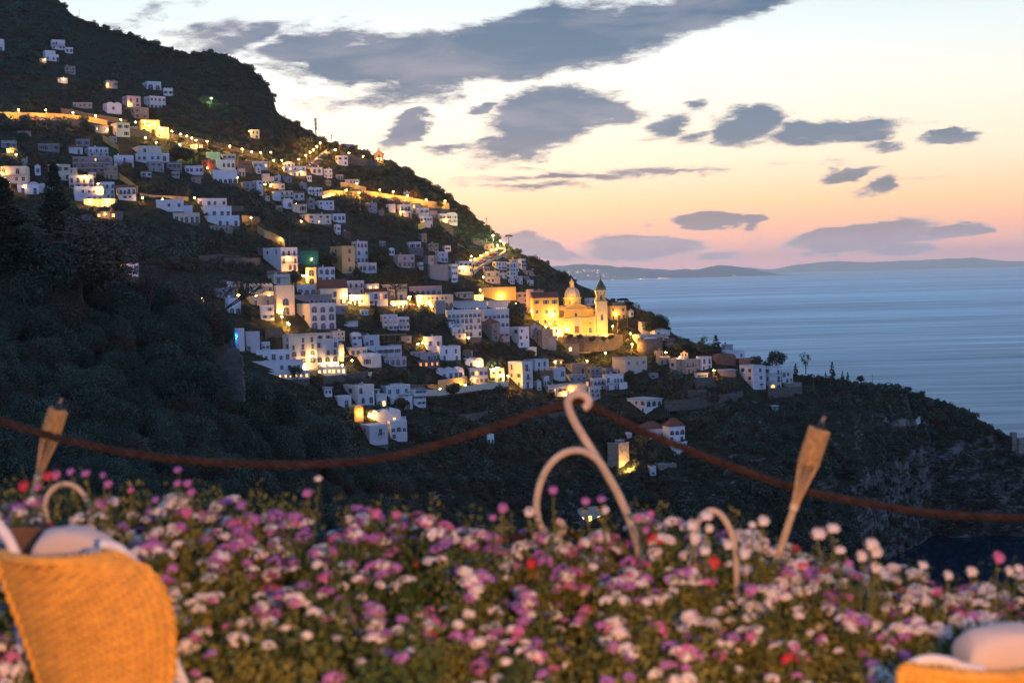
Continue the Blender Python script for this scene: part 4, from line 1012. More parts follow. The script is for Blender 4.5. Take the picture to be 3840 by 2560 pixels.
 ('R8', 1565, 1818, 800, 1050, 22, 3, 'white n=1 w=rect dr=1.8 s=2 sw=shut band', 'big grey-white villa with cream corner strips above the dark terraces'),
 ('R8', 1815, 1985, 805, 1052, 22, 3, 'white n=2 w=bigarch,tall,tall longb dr=.7 lit=1 litc=1'),
 ('R8', 1950, 2112, 850, 985, 22, 2, 'white n=3 w=arch vault dr=.7'),
 ('R8', 1985, 2210, 990, 1040, 15, 1, 'stone n=1 w=none dr=.5'),
 ('R8', 318, 690, 1160, 1312, 35, 2, 'white n=3 w=tall,bigarch slab dr=1.4', 'white villa with arched loggia alone in the dark valley'),
 ('R8', 418, 720, 1478, 1600, 12, 1, 'white hip n=3 w=tall rh=3', 'white villa with red hipped roofs and three arched windows'),
 ('R8', 700, 935, 1450, 1640, 20, 2, 'white hip n=3 w=arch,bigarch rh=3.6 dr=.9'),
 ('R10', 1370, 1700, 500, 590, 14, 1, 'white n=3 w=tall ter'),
 ('R10', 1040, 1170, 905, 1040, 12, 2, 'white n=1', 'small stepped white outbuilding under the red-roofed villa'),
 ('R10', 1170, 1520, 870, 945, 12, 1, 'stone n=3'),
 ('R10', 650, 750, 345, 420, 15, 1, 'white n=1 name=hut cat=hut', 'white garden hut left of the red-roofed villa'),
 # the near village strip above the gorge
 ('R5', 1440, 1610, 757, 860, 26, 1, 'white n=1 w=tall', 'low white wing in front of the large plain corner house'),
 ('R5', 1518, 1830, 650, 840, 40, 2, 'white n=2 w=arch,arch dr=1.3 s=1 tank', 'large plain corner house, leftmost in the near strip'),
 ('R5', 1664, 1835, 700, 850, 20, 2, 'white n=2 w=rect', 'narrow white house with paired windows in the near strip'),
 ('R5', 1835, 1960, 735, 850, 16, 1, 'white n=2 w=tall lit=1 litc=2', 'white house with a bright yellow window in the near strip'),
 ('R5', 1750, 1890, 688, 740, 20, 1, 'brown n=4 slab w=tall'),
 ('R5', 1835, 2185, 655, 770, 30, 1, 'white n=3 w=rect dr=.9', 'long white stepped roof house in the near strip'),
 ('R5', 1950, 2210, 765, 880, 18, 1, 'white n=3 w=tall', 'white house with a round window over its dark door'),
 ('R5', 2030, 2210, 712, 790, 14, 1, 'grey n=4 awn', 'grey veranda house with white awning in the near strip'),
 ('R5', 2185, 2345, 680, 800, 18, 2, 'grey n=4 longb solid', 'grey house with long solid balcony, right end of the near strip'),
 ('R5', 2200, 2345, 780, 860, 15, 1, 'white n=3'),
 ('R5', 1318, 1424, 668, 754, 20, 1, 'white slab n=2', 'small white house at the edge of the near wood'),
 ('R5', 1585, 1728, 862, 1000, 35, 2, 'ochre vault n=1 w=tall l=.6,.6,900', 'amber-lit vaulted house, lowest left of the near strip'),
 ('R5', 1695, 2090, 915, 1032, 24, 1, 'white vault n=3 w=tall lit=2 litc=2 dr=.6 l=.1,.8,1600 longb', 'white vaulted house with two glowing glass doors and a wall lamp'),
 ('R5', 1690, 1966, 1042, 1230, 32, 2, 'white n=1 s=1 dr=1 w=rect,tall balc', 'white lower house with red awning balcony under the vaulted house'),
 ('R5', 1960, 2160, 1000, 1195, 18, 2, 'white n=3 w=rect,bigarch balc', 'white house with a big arched window, lowest right of the near strip'),
 ('R5', 2060, 2150, 960, 1015, 15, 1, 'white n=2 lit=1 litc=3'),
 ('R6', 820, 922, 1128, 1212, 22, 1, 'white n=2 w=tall name=hut cat=hut', 'lone white garden hut on the dark slope under the rope'),
 ('R8', 1850, 1945, 1228, 1275, 14, 1, 'grey slab n=1 name=hut cat=hut', 'small grey field hut on the terraces right of the villas'),
 ('F', 3419, 3455, 1566, 1592, 25, 1, 'white n=1 thin name=hut cat=hut', 'tiny white hut high on the dark headland'),
 ('F', 3345, 3400, 1575, 1596, 12, 1, 'stone n=1 w=none name=hut cat=hut', 'low ruined stone sheepfold beside the tiny headland hut'),
 ('F', 3792, 3816, 1624, 1690, 15, 2, 'stone n=1 w=none thin name=watchtower cat=tower', 'dark stone watchtower on the point at the right picture edge'),
 ('F', 3815, 3856, 1646, 1700, 15, 1, 'stone n=1 w=none'),
 ('R14', 742, 898, 858, 940, 16, 1, 'white n=3 w=arch dy=-60 l=-.2,.5,700', 'white house glimpsed through the dark near trees'),
 ('R14', 0, 105, 960, 1090, 5, 1, 'stone n=1 w=none dy=-225 name=ruin cat=ruin', 'collapsed stone ruin in the dark trees at the left picture edge'),
 ('F', 2150, 2290, 1905, 1960, 10, 1, 'cream n=4 w=tall litf=0 litc=2', 'lit house deep in the gorge glimpsed through the flowers'),
 ('F', 2430, 2500, 2030, 2080, 10, 1, 'white slab n=3', 'white pavilion deep in the gorge behind pink flowers'),
]
# small houses filling the terraces between the ones above
FILL = [
 ('R1', 128, 178, 1042, 1086, 18, 1, 'grey n=2 tank', 'small grey cottage above the amber house by the left edge'),
 ('R1', 560, 622, 1132, 1160, 20, 1, 'cream n=2', 'low cream annex under the long grey three-storey house'),
 ('R1', 96, 192, 862, 892, 15, 1, 'stone n=2', 'low stone shed on the terrace under the upper road'),
 ('R1', 1104, 1170, 1126, 1164, 22, 1, 'grey n=2', 'small grey cube in the trees below the tin roof house'),
 ('R1', 1566, 1640, 1196, 1236, 20, 1, 'white n=2', 'white cottage below the cream cottage by the palazzo'),
 ('R1', 1640, 1712, 1186, 1244, 25, 2, 'white n=2 balc', 'small balconied white house below the road bend'),
 ('R1', 1700, 1760, 1140, 1190, 20, 1, 'cream n=2 lit=1', 'cream cottage with one lit window near the four-arch loggia'),
 ('R1', 700, 760, 896, 930, 20, 1, 'grey n=2', 'grey hut left of the short lit stair'),
 ('R1', 905, 985, 1124, 1160, 20, 1, 'white n=2 tile', 'white cottage with tiled roof under the grey unlit house'),
 ('R1', 1236, 1310, 1160, 1196, 20, 1, 'stone n=2', 'stone cottage in trees below the palazzo wing'),
 ('R1', 520, 590, 1410, 1440, 15, 1, 'dark n=2 slab', 'dark low shed left of the dark garden house'),
 ('R2', 640, 690, 706, 742, 18, 1, 'white n=2', 'white cube between the loggia house and the terraced villa'),
 ('R2', 700, 770, 716, 756, 20, 1, 'grey n=2', 'grey house below the terraced villa'),
 ('R2', 872, 918, 706, 748, 20, 1, 'white n=2', 'small white cube under the gabled house by the ramp'),
 ('R2', 820, 880, 762, 800, 20, 1, 'grey n=2 tank', 'grey cottage with roof tank mid-ridge'),
 ('R2', 560, 612, 850, 892, 20, 1, 'cream n=2 tile', 'cream cottage with red roof below the domed house'),
 ('R2', 640, 700, 928, 966, 20, 1, 'stone n=1', 'stone cottage left of the amber garden wall'),
 ('R2', 1006, 1060, 742, 778, 20, 1, 'stone n=2', 'stone shed below the narrow house with chimney'),
 ('R2', 1090, 1150, 700, 735, 20, 1, 'grey n=2', 'grey cottage in the wood right of the ramp'),
 ('R2', 1396, 1452, 960, 998, 20, 1, 'stone n=1', 'small stone shed on the terraces below the ridge road'),
 ('R2', 1702, 1765, 1132, 1192, 30, 2, 'stone n=1', 'tall narrow stone house on the dark ridge terraces'),
 ('R2', 1880, 1942, 1222, 1262, 20, 1, 'white n=2', 'white cottage above the grey blank wall block'),
 ('R2', 1400, 1462, 1190, 1226, 20, 1, 'grey n=2', 'lone grey cottage in the dark wood above the pink house'),
 ('R2', 1690, 1740, 1345, 1395, 20, 1, 'white n=2', 'white cottage between the pink house and the blank wall'),
 ('R4', 994, 1112, 186, 246, 15, 1, 'grey n=2', 'grey flat-roofed house above the row of parked cars'),
 ('R4', 880, 1000, 152, 190, 15, 1, 'stone n=2', 'long dim stone house on the rock under the floodlight'),
 ('R4', 1186, 1252, 284, 322, 20, 1, 'grey n=2', 'grey hut just outside the bend of the headland road'),
 ('R4', 1180, 1244, 486, 540, 20, 1, 'white n=2', 'white cube between the cream house and the stepped house'),
 ('R4', 1262, 1330, 548, 598, 20, 1, 'white n=2', 'white cottage under the white stepped arched house'),
 ('R4', 1420, 1470, 520, 556, 20, 1, 'grey n=1', 'grey hut right of the narrow white slope house'),
 ('R3', 262, 420, 598, 650, 15, 1, 'white n=3', 'white flat house behind the palm tree'),
 ('R3', 1250, 1400, 870, 920, 12, 1, 'grey n=3 perg', 'grey veranda house behind the nine-arch block'),
 ('R3', 1700, 1800, 906, 950, 12, 1, 'white n=2', 'small white house under the lower retaining wall'),
 ('R3', 2130, 2260, 1180, 1240, 12, 1, 'grey n=2', 'grey cottage right of the dark pergola frame'),
 ('R6', 600, 712, 312, 364, 15, 1, 'pink n=3', 'low pinkish house in the central garden trees'),
 ('R6', 1380, 1462, 560, 630, 22, 1, 'white n=2 balc', 'white cottage between the brown house and the cube house'),
 ('R6', 1310, 1380, 610, 690, 25, 2, 'white n=1 balc', 'narrow white house right of the big plain house'),
 ('R6', 1990, 2090, 480, 530, 20, 1, 'grey n=2', 'grey cottage left of the crenellated cream house'),
 ('R6', 1470, 1600, 396, 440, 15, 1, 'stone lit=1 n=3', 'stone house by the amber lane lamp'),
 ('R6', 2130, 2230, 620, 680, 15, 1, 'white n=2', 'white low house right of the long iron balcony'),
 ('R8', 540, 640, 880, 930, 15, 1, 'grey n=2', 'grey low house on the dark terraces under the trees'),
 ('R8', 600, 690, 636, 690, 15, 1, 'stone n=2', 'stone cottage below the round tower'),
]
ROWS += FILL
ROWS = [r for r in ROWS if not any('litf=none' in str(c) and False for c in r)]
for r in ROWS:
    X0, Yt = cv_(r[0], r[1], r[3]); X1, Yb = cv_(r[0], r[2], r[4])
    HOUSE_RECTS.append((X0, X1, Yt, Yb))
ROWS = [tuple(c.replace('litf=none ', '') if isinstance(c, str) else c for c in r) for r in ROWS]
build_houses(ROWS)
# ------------------------------------------------------------------ the church
def dome_tiles():
    m = bpy.data.materials.new('majolica_tiles'); m.use_nodes = True
    n = NT(m.node_tree); b = n.n['Principled BSDF']; b.inputs['Roughness'].default_value = 0.35
    o = n.new('ShaderNodeTexCoord').outputs['Object']
    sp = n.new('ShaderNodeSeparateXYZ'); n.l.new(o, sp.inputs[0])
    a = n.math('MULTIPLY', n.math('ARCTAN2', sp.outputs[1], sp.outputs[0]), 32 / (2 * math.pi))
    z = n.math('MULTIPLY', sp.outputs[2], 1.15)
    p = n.math('FRACT', n.math('ADD', a, z)); q = n.math('FRACT', n.math('SUBTRACT', a, z))
    l1 = n.math('MAXIMUM', n.math('LESS_THAN', p, 0.22), n.math('LESS_THAN', q, 0.22))
    c = n.mix(l1, (.08, .13, .24, 1), (.50, .44, .34, 1))
    l2 = n.math('MULTIPLY', n.math('COMPARE', p, 0.61, 0.16), n.math('COMPARE', q, 0.61, 0.16))
    n.l.new(n.mix(l2, c, (.55, .38, .14, 1)), b.inputs['Base Color'])
    return m
def build_church():
    s = 0.19136 * 716.0 / F
    fx = lambda x: (x - 590) * s
    fz = lambda y: (1340 - y) * s
    cx, cy = cv_('R9', 590, 1340)
    org = at(cx, cy, 716)
    ch = empty('church', org, R(4)); ch['category'] = 'church'
    ch['label'] = 'yellow floodlit church with majolica dome and bell tower'
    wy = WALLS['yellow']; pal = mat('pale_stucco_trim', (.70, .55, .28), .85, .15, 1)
    HOUSE_RECTS.append((2085, 2290, 1060, 1262))
    # lower storey and nave
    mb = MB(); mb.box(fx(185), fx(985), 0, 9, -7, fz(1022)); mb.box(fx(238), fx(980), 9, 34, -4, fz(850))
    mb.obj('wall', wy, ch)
    mb = MB(); mb.box(fx(178), fx(990), -.45, 9.1, fz(1022) + .003, fz(1004)); mb.box(fx(185), fx(985), -.12, -.003, fz(1040), fz(1030)); mb.obj('cornice', pal, ch)
    mb = MB()
    for x in (200, 420, 660, 930): mb.box(fx(x), fx(x + 34), -.22, -.002, -.5, fz(1040) - .003)
    mb.box(fx(185), fx(985), -.3, -.223, -.5, .9)
    mb.obj('pilasters', pal, ch)
    # upper storey with curved gable and scrolled sides
    z1 = fz(1004); zt = fz(832)
    pts = []
    for i in range(9):     # right scroll, concave
        t = i / 8 * math.pi / 2
        pts.append((fx(870) - (fx(870) - fx(800)) * math.sin(t), z1 + .01 + (fz(890) - z1) * (1 - math.cos(t))))
    pts.append((fx(800), zt))
    left = [(-x + 2 * fx(585), z) for x, z in reversed(pts)]
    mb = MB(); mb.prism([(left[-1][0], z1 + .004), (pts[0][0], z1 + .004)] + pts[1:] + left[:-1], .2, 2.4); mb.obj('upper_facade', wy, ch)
    mb = MB(); g_ = [(fx(585) + (fx(805) - fx(585)) * math.cos(t), zt + .01 + (fz(740) - zt) * math.sin(t)) for t in [i * math.pi / 14 for i in range(15)]]
    mb.prism(g_, .1, 2.5); mb.obj('gable', wy, ch)
    mb = MB(); mb.box(fx(360), fx(812), -.15, 2.6, zt - .28, zt + .006)
    mb.tube([(x, .0, z + .12) for x, z in g_], .17, 6)
    mb.lathe([(1.1, 0), (1.0, .5), (.5, .8), (.45, 1.5), (.75, 1.9), (.01, 2.2)], 10, (fx(590), 1.2, fz(740) - .1))
    mb.obj('gable_moulding', pal, ch)
    # urn on the right end of the cornice
    mb = MB(); mb.lathe([(.35, 0), (.35, .5), (.18, .6), (.4, 1.0), (.38, 1.5), (.12, 1.8), (.2, 2.1), (.01, 2.4)], 10, (fx(962), 1.0, fz(1003))); mb.obj('urn', pal, ch)
    # openings
    def win(kind, x, y, sx, sz, dy=-.01, parent=ch, lit=0):
        ob = link('window', window_mesh(kind, lit), parent); ob.location = (fx(x), dy, fz(y)); ob.scale = (sx, 1, sz); return ob
    win('arch', 583, 975, .9, 1.0, .19)
    mb = MB(); mb.lathe([(.01, 0), (.32, 0)], 14, (0, 0, 0), 1); mb.lathe([(.32, 0), (.32, .06), (.5, .06), (.5, 0)], 14, (0, 0, 0), 0)
    oc = mb.mesh('round_window', True); oc.materials.append(pal); oc.materials.append(M_GLASS)
    def oculus(x, y, r, dy, parent=ch, sq=1.0):
        ob = link('round_window', oc, parent); ob.location = (fx(x), dy, fz(y)); ob.rotation_euler = (R(90), 0, 0); ob.scale = (r / .5, r / .5 * sq, 1); return ob
    oculus(578, 795, .48, .08)
    oculus(320, 1125, .85, -.02, sq=.65); oculus(862, 1112, .85, -.02, sq=.65)
    d = MB(); d.box(fx(552), fx(636), -.10, -.004, 0, fz(1160)); do = d.obj('door', mat('church_door', (.13, .06, .035), .7, .3, 3), ch)
    d = MB(); d.box(fx(522), fx(551), -.35, -.004, 0, fz(1140)); d.box(fx(637), fx(662), -.35, -.004, 0, fz(1140)); d.box(fx(515), fx(668), -.45, -.004, fz(1140) + .003, fz(1118))
    d.prism([(fx(590) + 1.3 * math.cos(t), fz(1117) + 2.3 * math.sin(t)) for t in [i * math.pi / 10 for i in range(11)]], -.3, -.01)
    d.obj('door_frame', mat('portal_stone', (.42, .38, .33), .8, .2, 2), do)
    win('rect', 862, 1300, 1.3, 1.9)
    # the tiled roofs of nave and aisles
    mb = MB()
    x0, x1 = fx(230), fx(988); zb = fz(850) + .01; zr = fz(770)
    v = [(x0, 9.2, zb), (x1, 9.2, zb), (x1, 34, zb), (x0, 34, zb), (x0 + 2, 16, zr), (x1 - 2, 16, zr), (x1 - 2, 30, zr), (x0 + 2, 30, zr)]
    mb.add(v, [(0, 1, 5, 4), (1, 2, 6, 5), (2, 3, 7, 6), (3, 0, 4, 7), (4, 5, 6, 7), (3, 2, 1, 0)]); mb.obj('roof', mat('old_brown_tiles', (.16, .10, .07), .9, .4, 2, .6, 4), ch)
    # dome
    dy = 22.0; dc = (fx(590) + .6, dy, 0)
    k = (716 + dy) / 716.0
    rr = 150 * s * k
    zb = fz(625) * k * .985
    mb = MB(); mb.lathe([(rr * 1.12, fz(800)), (rr * 1.12, zb - .35)], 32, dc); drum = mb.obj('drum', wy, ch, True)
    mb = MB(); mb.lathe([(rr * 1.12, zb - .35), (rr * 1.2, zb - .3), (rr * 1.25, zb), (rr * .98, zb + .05)], 32, dc)
    for i in range(40):
        a = 2 * math.pi * i / 40; mb.box(dc[0] + rr * 1.19 * math.cos(a) - .1, dc[0] + rr * 1.19 * math.cos(a) + .1, dy + rr * 1.19 * math.sin(a) - .1, dy + rr * 1.19 * math.sin(a) + .1, zb - .62, zb - .34)
    mb.obj('drum_cornice', pal, drum)
    for i in range(8):
        a = R(-90 + 22.5 + 45 * i); ob = link('window', window_mesh('rect', 0), drum); ob.location = (dc[0] + rr * 1.125 * math.cos(a), dy + rr * 1.125 * math.sin(a), zb - 3.4); ob.rotation_euler = (0, 0, a + R(90)); ob.scale = (.8, 1, 1.3)
    Hd = 200 * s * k
    prof = [(rr * math.cos(t) ** .80 if math.cos(t) > 0 else 0, Hd * math.sin(t)) for t in [i * (math.pi / 2 * .93) / 12 for i in range(13)]]
    mb = MB(); mb.lathe(prof, 48, (0, 0, 0)); dome = mb.obj('dome', dome_tiles(), ch, True); dome.location = (dc[0], dy, zb + .05)
    mb = MB()
    for i in range(8):
        a = R(-90 + 45 * i + 20); mb.tube([((r + .05) * math.cos(a), (r + .05) * math.sin(a), z) for r, z in prof], .22, 6)
    mb.obj('dome_ribs', mat('rib_ochre', (.55, .36, .12), .6), dome)
    rl = 38 * s * k
    mb = MB(); mb.lathe([(rl * 1.2, Hd * .96), (rl * 1.2, Hd + .3), (rl * .95, Hd + .35), (rl * .95, Hd + 2.5), (rl * 1.25, Hd + 2.6), (rl * 1.2, Hd + 2.85), (rl * .6, Hd + 3.5), (rl * .25, Hd + 4.1), (.12, Hd + 4.5), (.01, Hd + 4.9)], 12, (0, 0, 0))
    for i in range(8):
        a = R(45 * i); mb.box((rl + .1) * math.cos(a) - .1, (rl + .1) * math.cos(a) + .1, (rl + .1) * math.sin(a) - .1, (rl + .1) * math.sin(a) + .1, Hd + .3, Hd + 2.5)
    mb.obj('lantern', pal, dome)
    # bell tower
    tx0, tx1 = fx(990), fx(1202); tw = tx1 - tx0; c = (tx0 + tx1) / 2; ty = -.5
    mb = MB(); mb.box(tx0, tx1, ty, ty + tw, -7, fz(704)); tower = mb.obj('bell_tower', mat('pale_yellow_stucco', (.72, .58, .30), .85, .2, 1), ch)
    tr = MB()
    for y, e in ((1108, .12), (890, .28), (704, .35)): tr.box(tx0 - e, tx1 + e, ty - e, ty + tw + e, fz(y) + .004, fz(y) + .38)
    for (a, b_) in ((1085, 905), (868, 715)):
        for x in (tx0, tx1 - .45): tr.box(x, x + .45, ty - .12, ty - .002, fz(a), fz(b_))
    for x in (tx0 + .5, tx1 - .6): tr.box(x, x + .1, ty - .08, ty - .002, .8, fz(1125))
    tr.obj('cornice', pal, tower)
    ob = win('arch', 1093, 1062, 1.0, 1.55, ty - .01, tower)
    # clock with hands and hour marks
    cl = MB(); cl.lathe([(.01, .08), (.86, .08), (.86, 0)], 28, (0, 0, 0), 0); cl.lathe([(.86, 0), (.86, .14), (1.08, .14), (1.08, 0)], 28, (0, 0, 0), 1)
    for i in range(12):
        a = math.pi * 2 * i / 12; cl.ball((.68 * math.cos(a), .68 * math.sin(a), .09), .075, 2, 6, 4, .4)
    cl.box(-.05, .05, -.1, .52, .10, .13, 2); cl.box(-.1, .34, -.05, .05, .131, .16, 2)
    co = cl.obj('clock', [mat('clock_face', (.62, .60, .5), .5), pal, mat('clock_ink', (.03, .03, .03), .5)], tower); co.location = (c, ty - .01, fz(806)); co.rotation_euler = (R(90), 0, 0)
    # belfry with scrolls, attic with round holes
    b0, b1 = fx(1010), fx(1165)
    mb = MB(); mb.box(b0, b1, ty + .35, ty + tw - .35, fz(704) + .39, fz(552))
    for sgn, xx in ((-1, b0), (1, b1)):
        mb.prism([(xx, fz(690)), (xx + sgn * 1.0, fz(690)), (xx + sgn * .75, fz(670)), (xx + sgn * .3, fz(630)), (xx + sgn * .12, fz(580)), (xx, fz(560))][::sgn], ty + .5, ty + tw - .5)
    bel = mb.obj('belfry', wy, tower)
    win('arch', 1087, 668, 1.0, 1.25, ty + .33, bel)
    mb = MB(); a0, a1 = fx(990), fx(1183); mb.box(a0, a1, ty + .1, ty + tw - .1, fz(552) + .003, fz(478)); mb.box(a0 - .2, a1 + .2, ty - .1, ty + tw + .1, fz(478) + .003, fz(468)); mb.box(a0 - .12, a1 + .12, ty, ty + tw, fz(556), fz(552)); at_ = mb.obj('attic', tower.data.materials[0], tower)
    for x in (1018, 1084, 1150): oculus(x, 518, .48, ty + .08, at_)
    mb = MB(); cyy = ty + tw / 2; r8 = (a1 - a0) / 2 * 1.08
    mb.lathe([(r8 * .98, fz(468) + .01), (r8 * .98, fz(418))], 8, (c, cyy, 0), 0, R(22.5), R(382.5)); mb.obj('spire_drum', mat('olive_tiles', (.22, .20, .06), .4, .4, 4), tower)
    mb = MB(); mb.lathe([(r8 * 1.1, fz(418)), (r8 * .92, fz(402)), (r8 * .64, fz(360)), (r8 * .38, fz(310)), (r8 * .16, fz(265)), (.05, fz(238))], 8, (c, cyy, 0), 0, R(22.5), R(382.5)); mb.obj('spire', mat('green_spire_tiles', (.10, .11, .05), .45, .5, 5), tower)
    mb = MB(); mb.ball((c, cyy, fz(226)), .2); mb.box(c - .05, c + .05, cyy - .05, cyy + .05, fz(226), fz(160)); mb.box(c - .45, c + .45, cyy - .04, cyy + .04, fz(190), fz(184)); mb.obj('cross', M_RAIL, tower)
    # square in front, on its own retaining wall
    q = MB(); q.poly([(fx(330), -9), (fx(700), -11), (fx(1000), -9.5), (fx(1300), -4), (fx(1500), 3), (fx(1500), 10), (fx(1215), 10), (fx(1215), -.8), (fx(180), -.8), (fx(180), -4)], -8, -.55)
    t = q.obj('terrace_wall', M_STONE, None); t.location = org; t['category'] = 'terrace'; t['label'] = 'curved stone terrace carrying the square in front of the church'
    q = MB(); q.poly([(fx(335), -8.7), (fx(700), -10.7), (fx(1000), -9.2), (fx(1300), -3.8), (fx(1300), -3.4), (fx(1000), -8.8), (fx(700), -10.3), (fx(335), -8.3)], -.545, .35)
    q.obj('parapet', pal, t)
    for i, (x, y, dd, z, pw) in enumerate(((270, 1300, -6, .6, 1000), (500, 1300, -8, .6, 1500), (760, 1300, -8, .6, 1600), (985, 1300, -9.2, .6, 4600), (1150, 1300, -8.0, .6, 4600))):
        f_ = MB(); f_.box(-.3, .3, -.2, .2, -.25, .25); f_.box(-.25, .25, .2, .23, -.2, .2, 1); f_.tube([(0, 0, -.25), (0, 0, -1.1)], .05)
        o = f_.obj('floodlight', [M_POLE, M_BULB], None); o.location = org + Vector((fx(x), dd, z)); o.rotation_euler = (R(25), 0, 0)
        o['category'] = 'floodlight'; o['group'] = 'floodlights in the church square'; o['label'] = 'floodlight on the church square, %s from the left' % ('first', 'second', 'third', 'fourth', 'fifth')[i]
        point_light('floodlight_glow', (0, .5, .15), pw, (1, .50, .07), o, .3)
    # roof flood for the dome
    f_ = MB(); f_.box(-.3, .3, -.2, .2, -.25, .25); f_.box(-.25, .25, .2, .23, -.2, .2, 1); f_.tube([(0, 0, -.25), (0, 0, -5.6)], .05)
    o = f_.obj('floodlight', [M_POLE, M_BULB], None); o.location = org + Vector((fx(370), 8, fz(880) + 5.8)); o['category'] = 'floodlight'; o['label'] = 'floodlight on the church roof left of the dome'
    point_light('floodlight_glow', (0, .8, .3), 11000, (1, .48, .08), o, .3)
    f_ = MB(); f_.box(-.3, .3, -.2, .2, -.25, .25); f_.box(-.25, .25, .2, .23, -.2, .2, 1); f_.tube([(0, 0, -.25), (0, 0, -5.6)], .05)  # extra lamp, added to brighten the dome from the right
    o = f_.obj('floodlight', [M_POLE, M_BULB], None); o.location = org + Vector((fx(850), 6, fz(880) + 5.8)); o['category'] = 'floodlight'; o['label'] = 'added floodlight brightening the dome, on the church roof toward the bell tower'
    point_light('floodlight_glow', (0, .8, .3), 5500, (1, .48, .08), o, .3)
build_church()

def build_chapel():
    cx, cy = cv_('R2', 1414, 600); Yd = depth(cx, cy) - 2; s = .5102 * Yd / F
    o = empty('chapel', at(cx, cy, Yd), R(6)); o['category'] = 'chapel'; o['label'] = 'small gabled chapel with bell gable on the ridge against the sky'
    HOUSE_RECTS.append((1400, 1442, 560, 608))
    w = 34 * s; h = 55 * s
    mb = MB(); mb.prism([(-w, -3), (w, -3), (w, h), (0, h + 22 * s), (-w, h)], 0, 9); mb.obj('wall', WALLS['ochre'], o)
    mb = MB()
    for sg in (-1, 1):
        a = [(sg * (w + .4), h - .3), (0, h + 22 * s + .02), (0, h + 22 * s + .32), (sg * (w + .4), h + .02)]
        mb.prism(a if sg < 0 else a[::-1], -.3, 9.2)
    mb.obj('roof', M_TILE, o)
    z = h + 22 * s + .2
    mb = MB(); mb.box(-.75, -.4, .0, .5, z, z + 1.3); mb.box(.4, .75, .0, .5, z, z + 1.3); mb.prism([(-.9, z + 1.302), (.9, z + 1.302), (0, z + 2.1)], -.05, .55); mb.box(-.04, .04, .2, .28, z + 2.1, z + 3.0); mb.box(-.3, .3, .2, .28, z + 2.6, z + 2.68); mb.obj('bell_gable', WALLS['cream'], o)
    mb = MB(); mb.lathe([(.25, z + .5), (.16, z + .8), (.05, z + 1.0)], 8, (0, .25, 0)); mb.obj('bell', M_RAIL, o)
    ob = link('window', window_mesh('arch', 0), o); ob.location = (0, -.01, h * .55)
    ob = link('door', window_mesh('tall', 0), o); ob.location = (0, -.01, 0); ob.scale = (1.2, 1, 1)
build_chapel()

def build_watch_tower():
    cx, cy = cv_('R10', 545, 960); Yd = depth(cx, cy); s = .22321 * Yd / F
    o = empty('watchtower', at(cx, cy, Yd), R(44)); o['category'] = 'tower'; o['label'] = 'square coastal watchtower floodlit at its foot, in the dark valley'
    HOUSE_RECTS.append((2280, 2366, 1655, 1765))
    a = 190 * s / math.cos(R(44)); b = 175 * s / math.sin(R(44)); h = 450 * s
    mb = MB()
    e = .5
    mb.add([(-e, -e, -3), (a + e, -e, -3), (a + e, b + e, -3), (-e, b + e, -3), (0, 0, h * .4), (a, 0, h * .4), (a, b, h * .4), (0, b, h * .4), (0, 0, h), (a, 0, h), (a, b, h), (0, b, h)],
           [(0, 1, 5, 4), (1, 2, 6, 5), (2, 3, 7, 6), (3, 0, 4, 7), (4, 5, 9, 8), (5, 6, 10, 9), (6, 7, 11, 10), (7, 4, 8, 11)])
    mb.add([(0, 0, h), (a, 0, h), (a, b, h), (0, b, h)], [(0, 1, 2, 3)]); mb.obj('wall', masonry('tower_stone', (.42, .34, .25), (.30, .25, .2), .9), o)
    mb = MB(); mb.box(-.1, a + .1, -.12, .35, h + .003, h + .35); mb.box(-.12, .3, .35, b + .1, h + .003, h + .35); mb.box(a * .45, a * .9, b * .3, b * .7, h + .004, h + 1.1); mb.box(a * .4, a * .95, b * .25, b * .75, h + 1.103, h + 1.25); mb.obj('roof_hatch', WALLS['grey'], o)
    for x, z, k, kk in ((a * .32, h * .68, 'arch', .62), (a * .62, h * .68, 'arch', .62), (a * .5, h * .26, 'rect', 1.1)):
        ob = link('window', window_mesh(k, 0), o); ob.location = (x, -.01, z); ob.scale = (kk, 1, kk)
    ob = link('window', window_mesh('arch', 0), o); ob.location = (-.01, b * .6, h * .66); ob.rotation_euler = (0, 0, R(-90)); ob.scale = (.4, 1, .4)
    lx, ly = cv_('R10', 712, 935)
    f_ = MB(); f_.box(-.35, .35, -.2, .2, -.25, .25); f_.box(-.3, .3, .2, .24, -.2, .2, 1); f_.tube([(0, 0, -.25), (0, 0, -2.0)], .05)
    q = f_.obj('floodlight', [M_POLE, M_BULB], None); q.location = at(lx, ly, Yd - 2.6); q['category'] = 'floodlight'; q['label'] = 'floodlight at the foot of the valley watchtower'
    point_light('floodlight_glow', (0, .5, .2), 9000, (1, .50, .12), q, .25)
build_watch_tower()

def build_round_tower():
    cx, cy = cv_('R8', 560, 650); Yd = depth(cx, cy); s = .3444 * Yd / F
    o = empty('round_tower', at(cx, cy, Yd) + Vector((0, 140 * s, 0))); o['category'] = 'tower'; o['label'] = 'low round rubble stone tower beside the lane lamp'
    HOUSE_RECTS.append((2396, 2496, 1265, 1330))
    r = 142 * s; h = 158 * s
    mb = MB(); mb.lathe([(r * 1.05, -4), (r, h * .5), (r * .98, h), (r * .9, h), (r * .9, h - .6), (.01, h - .6)], 32, (0, 0, 0)); mb.obj('wall', M_STONE, o, True)
    mb = MB(); mb.ball((0, 0, h - .5), r * .6, 0, 16, 6, .25); mb.obj('roof_dome', WALLS['white'], o, True)
    for a, z, k in ((-70, h * .5, 'rect'), (-45, .2, 'arch')):
        ob = link('window', window_mesh(k, 0), o); ob.location = (r * 1.01 * math.cos(R(a)), r * 1.01 * math.sin(R(a)), z); ob.rotation_euler = (0, 0, R(a + 90))
build_round_tower()

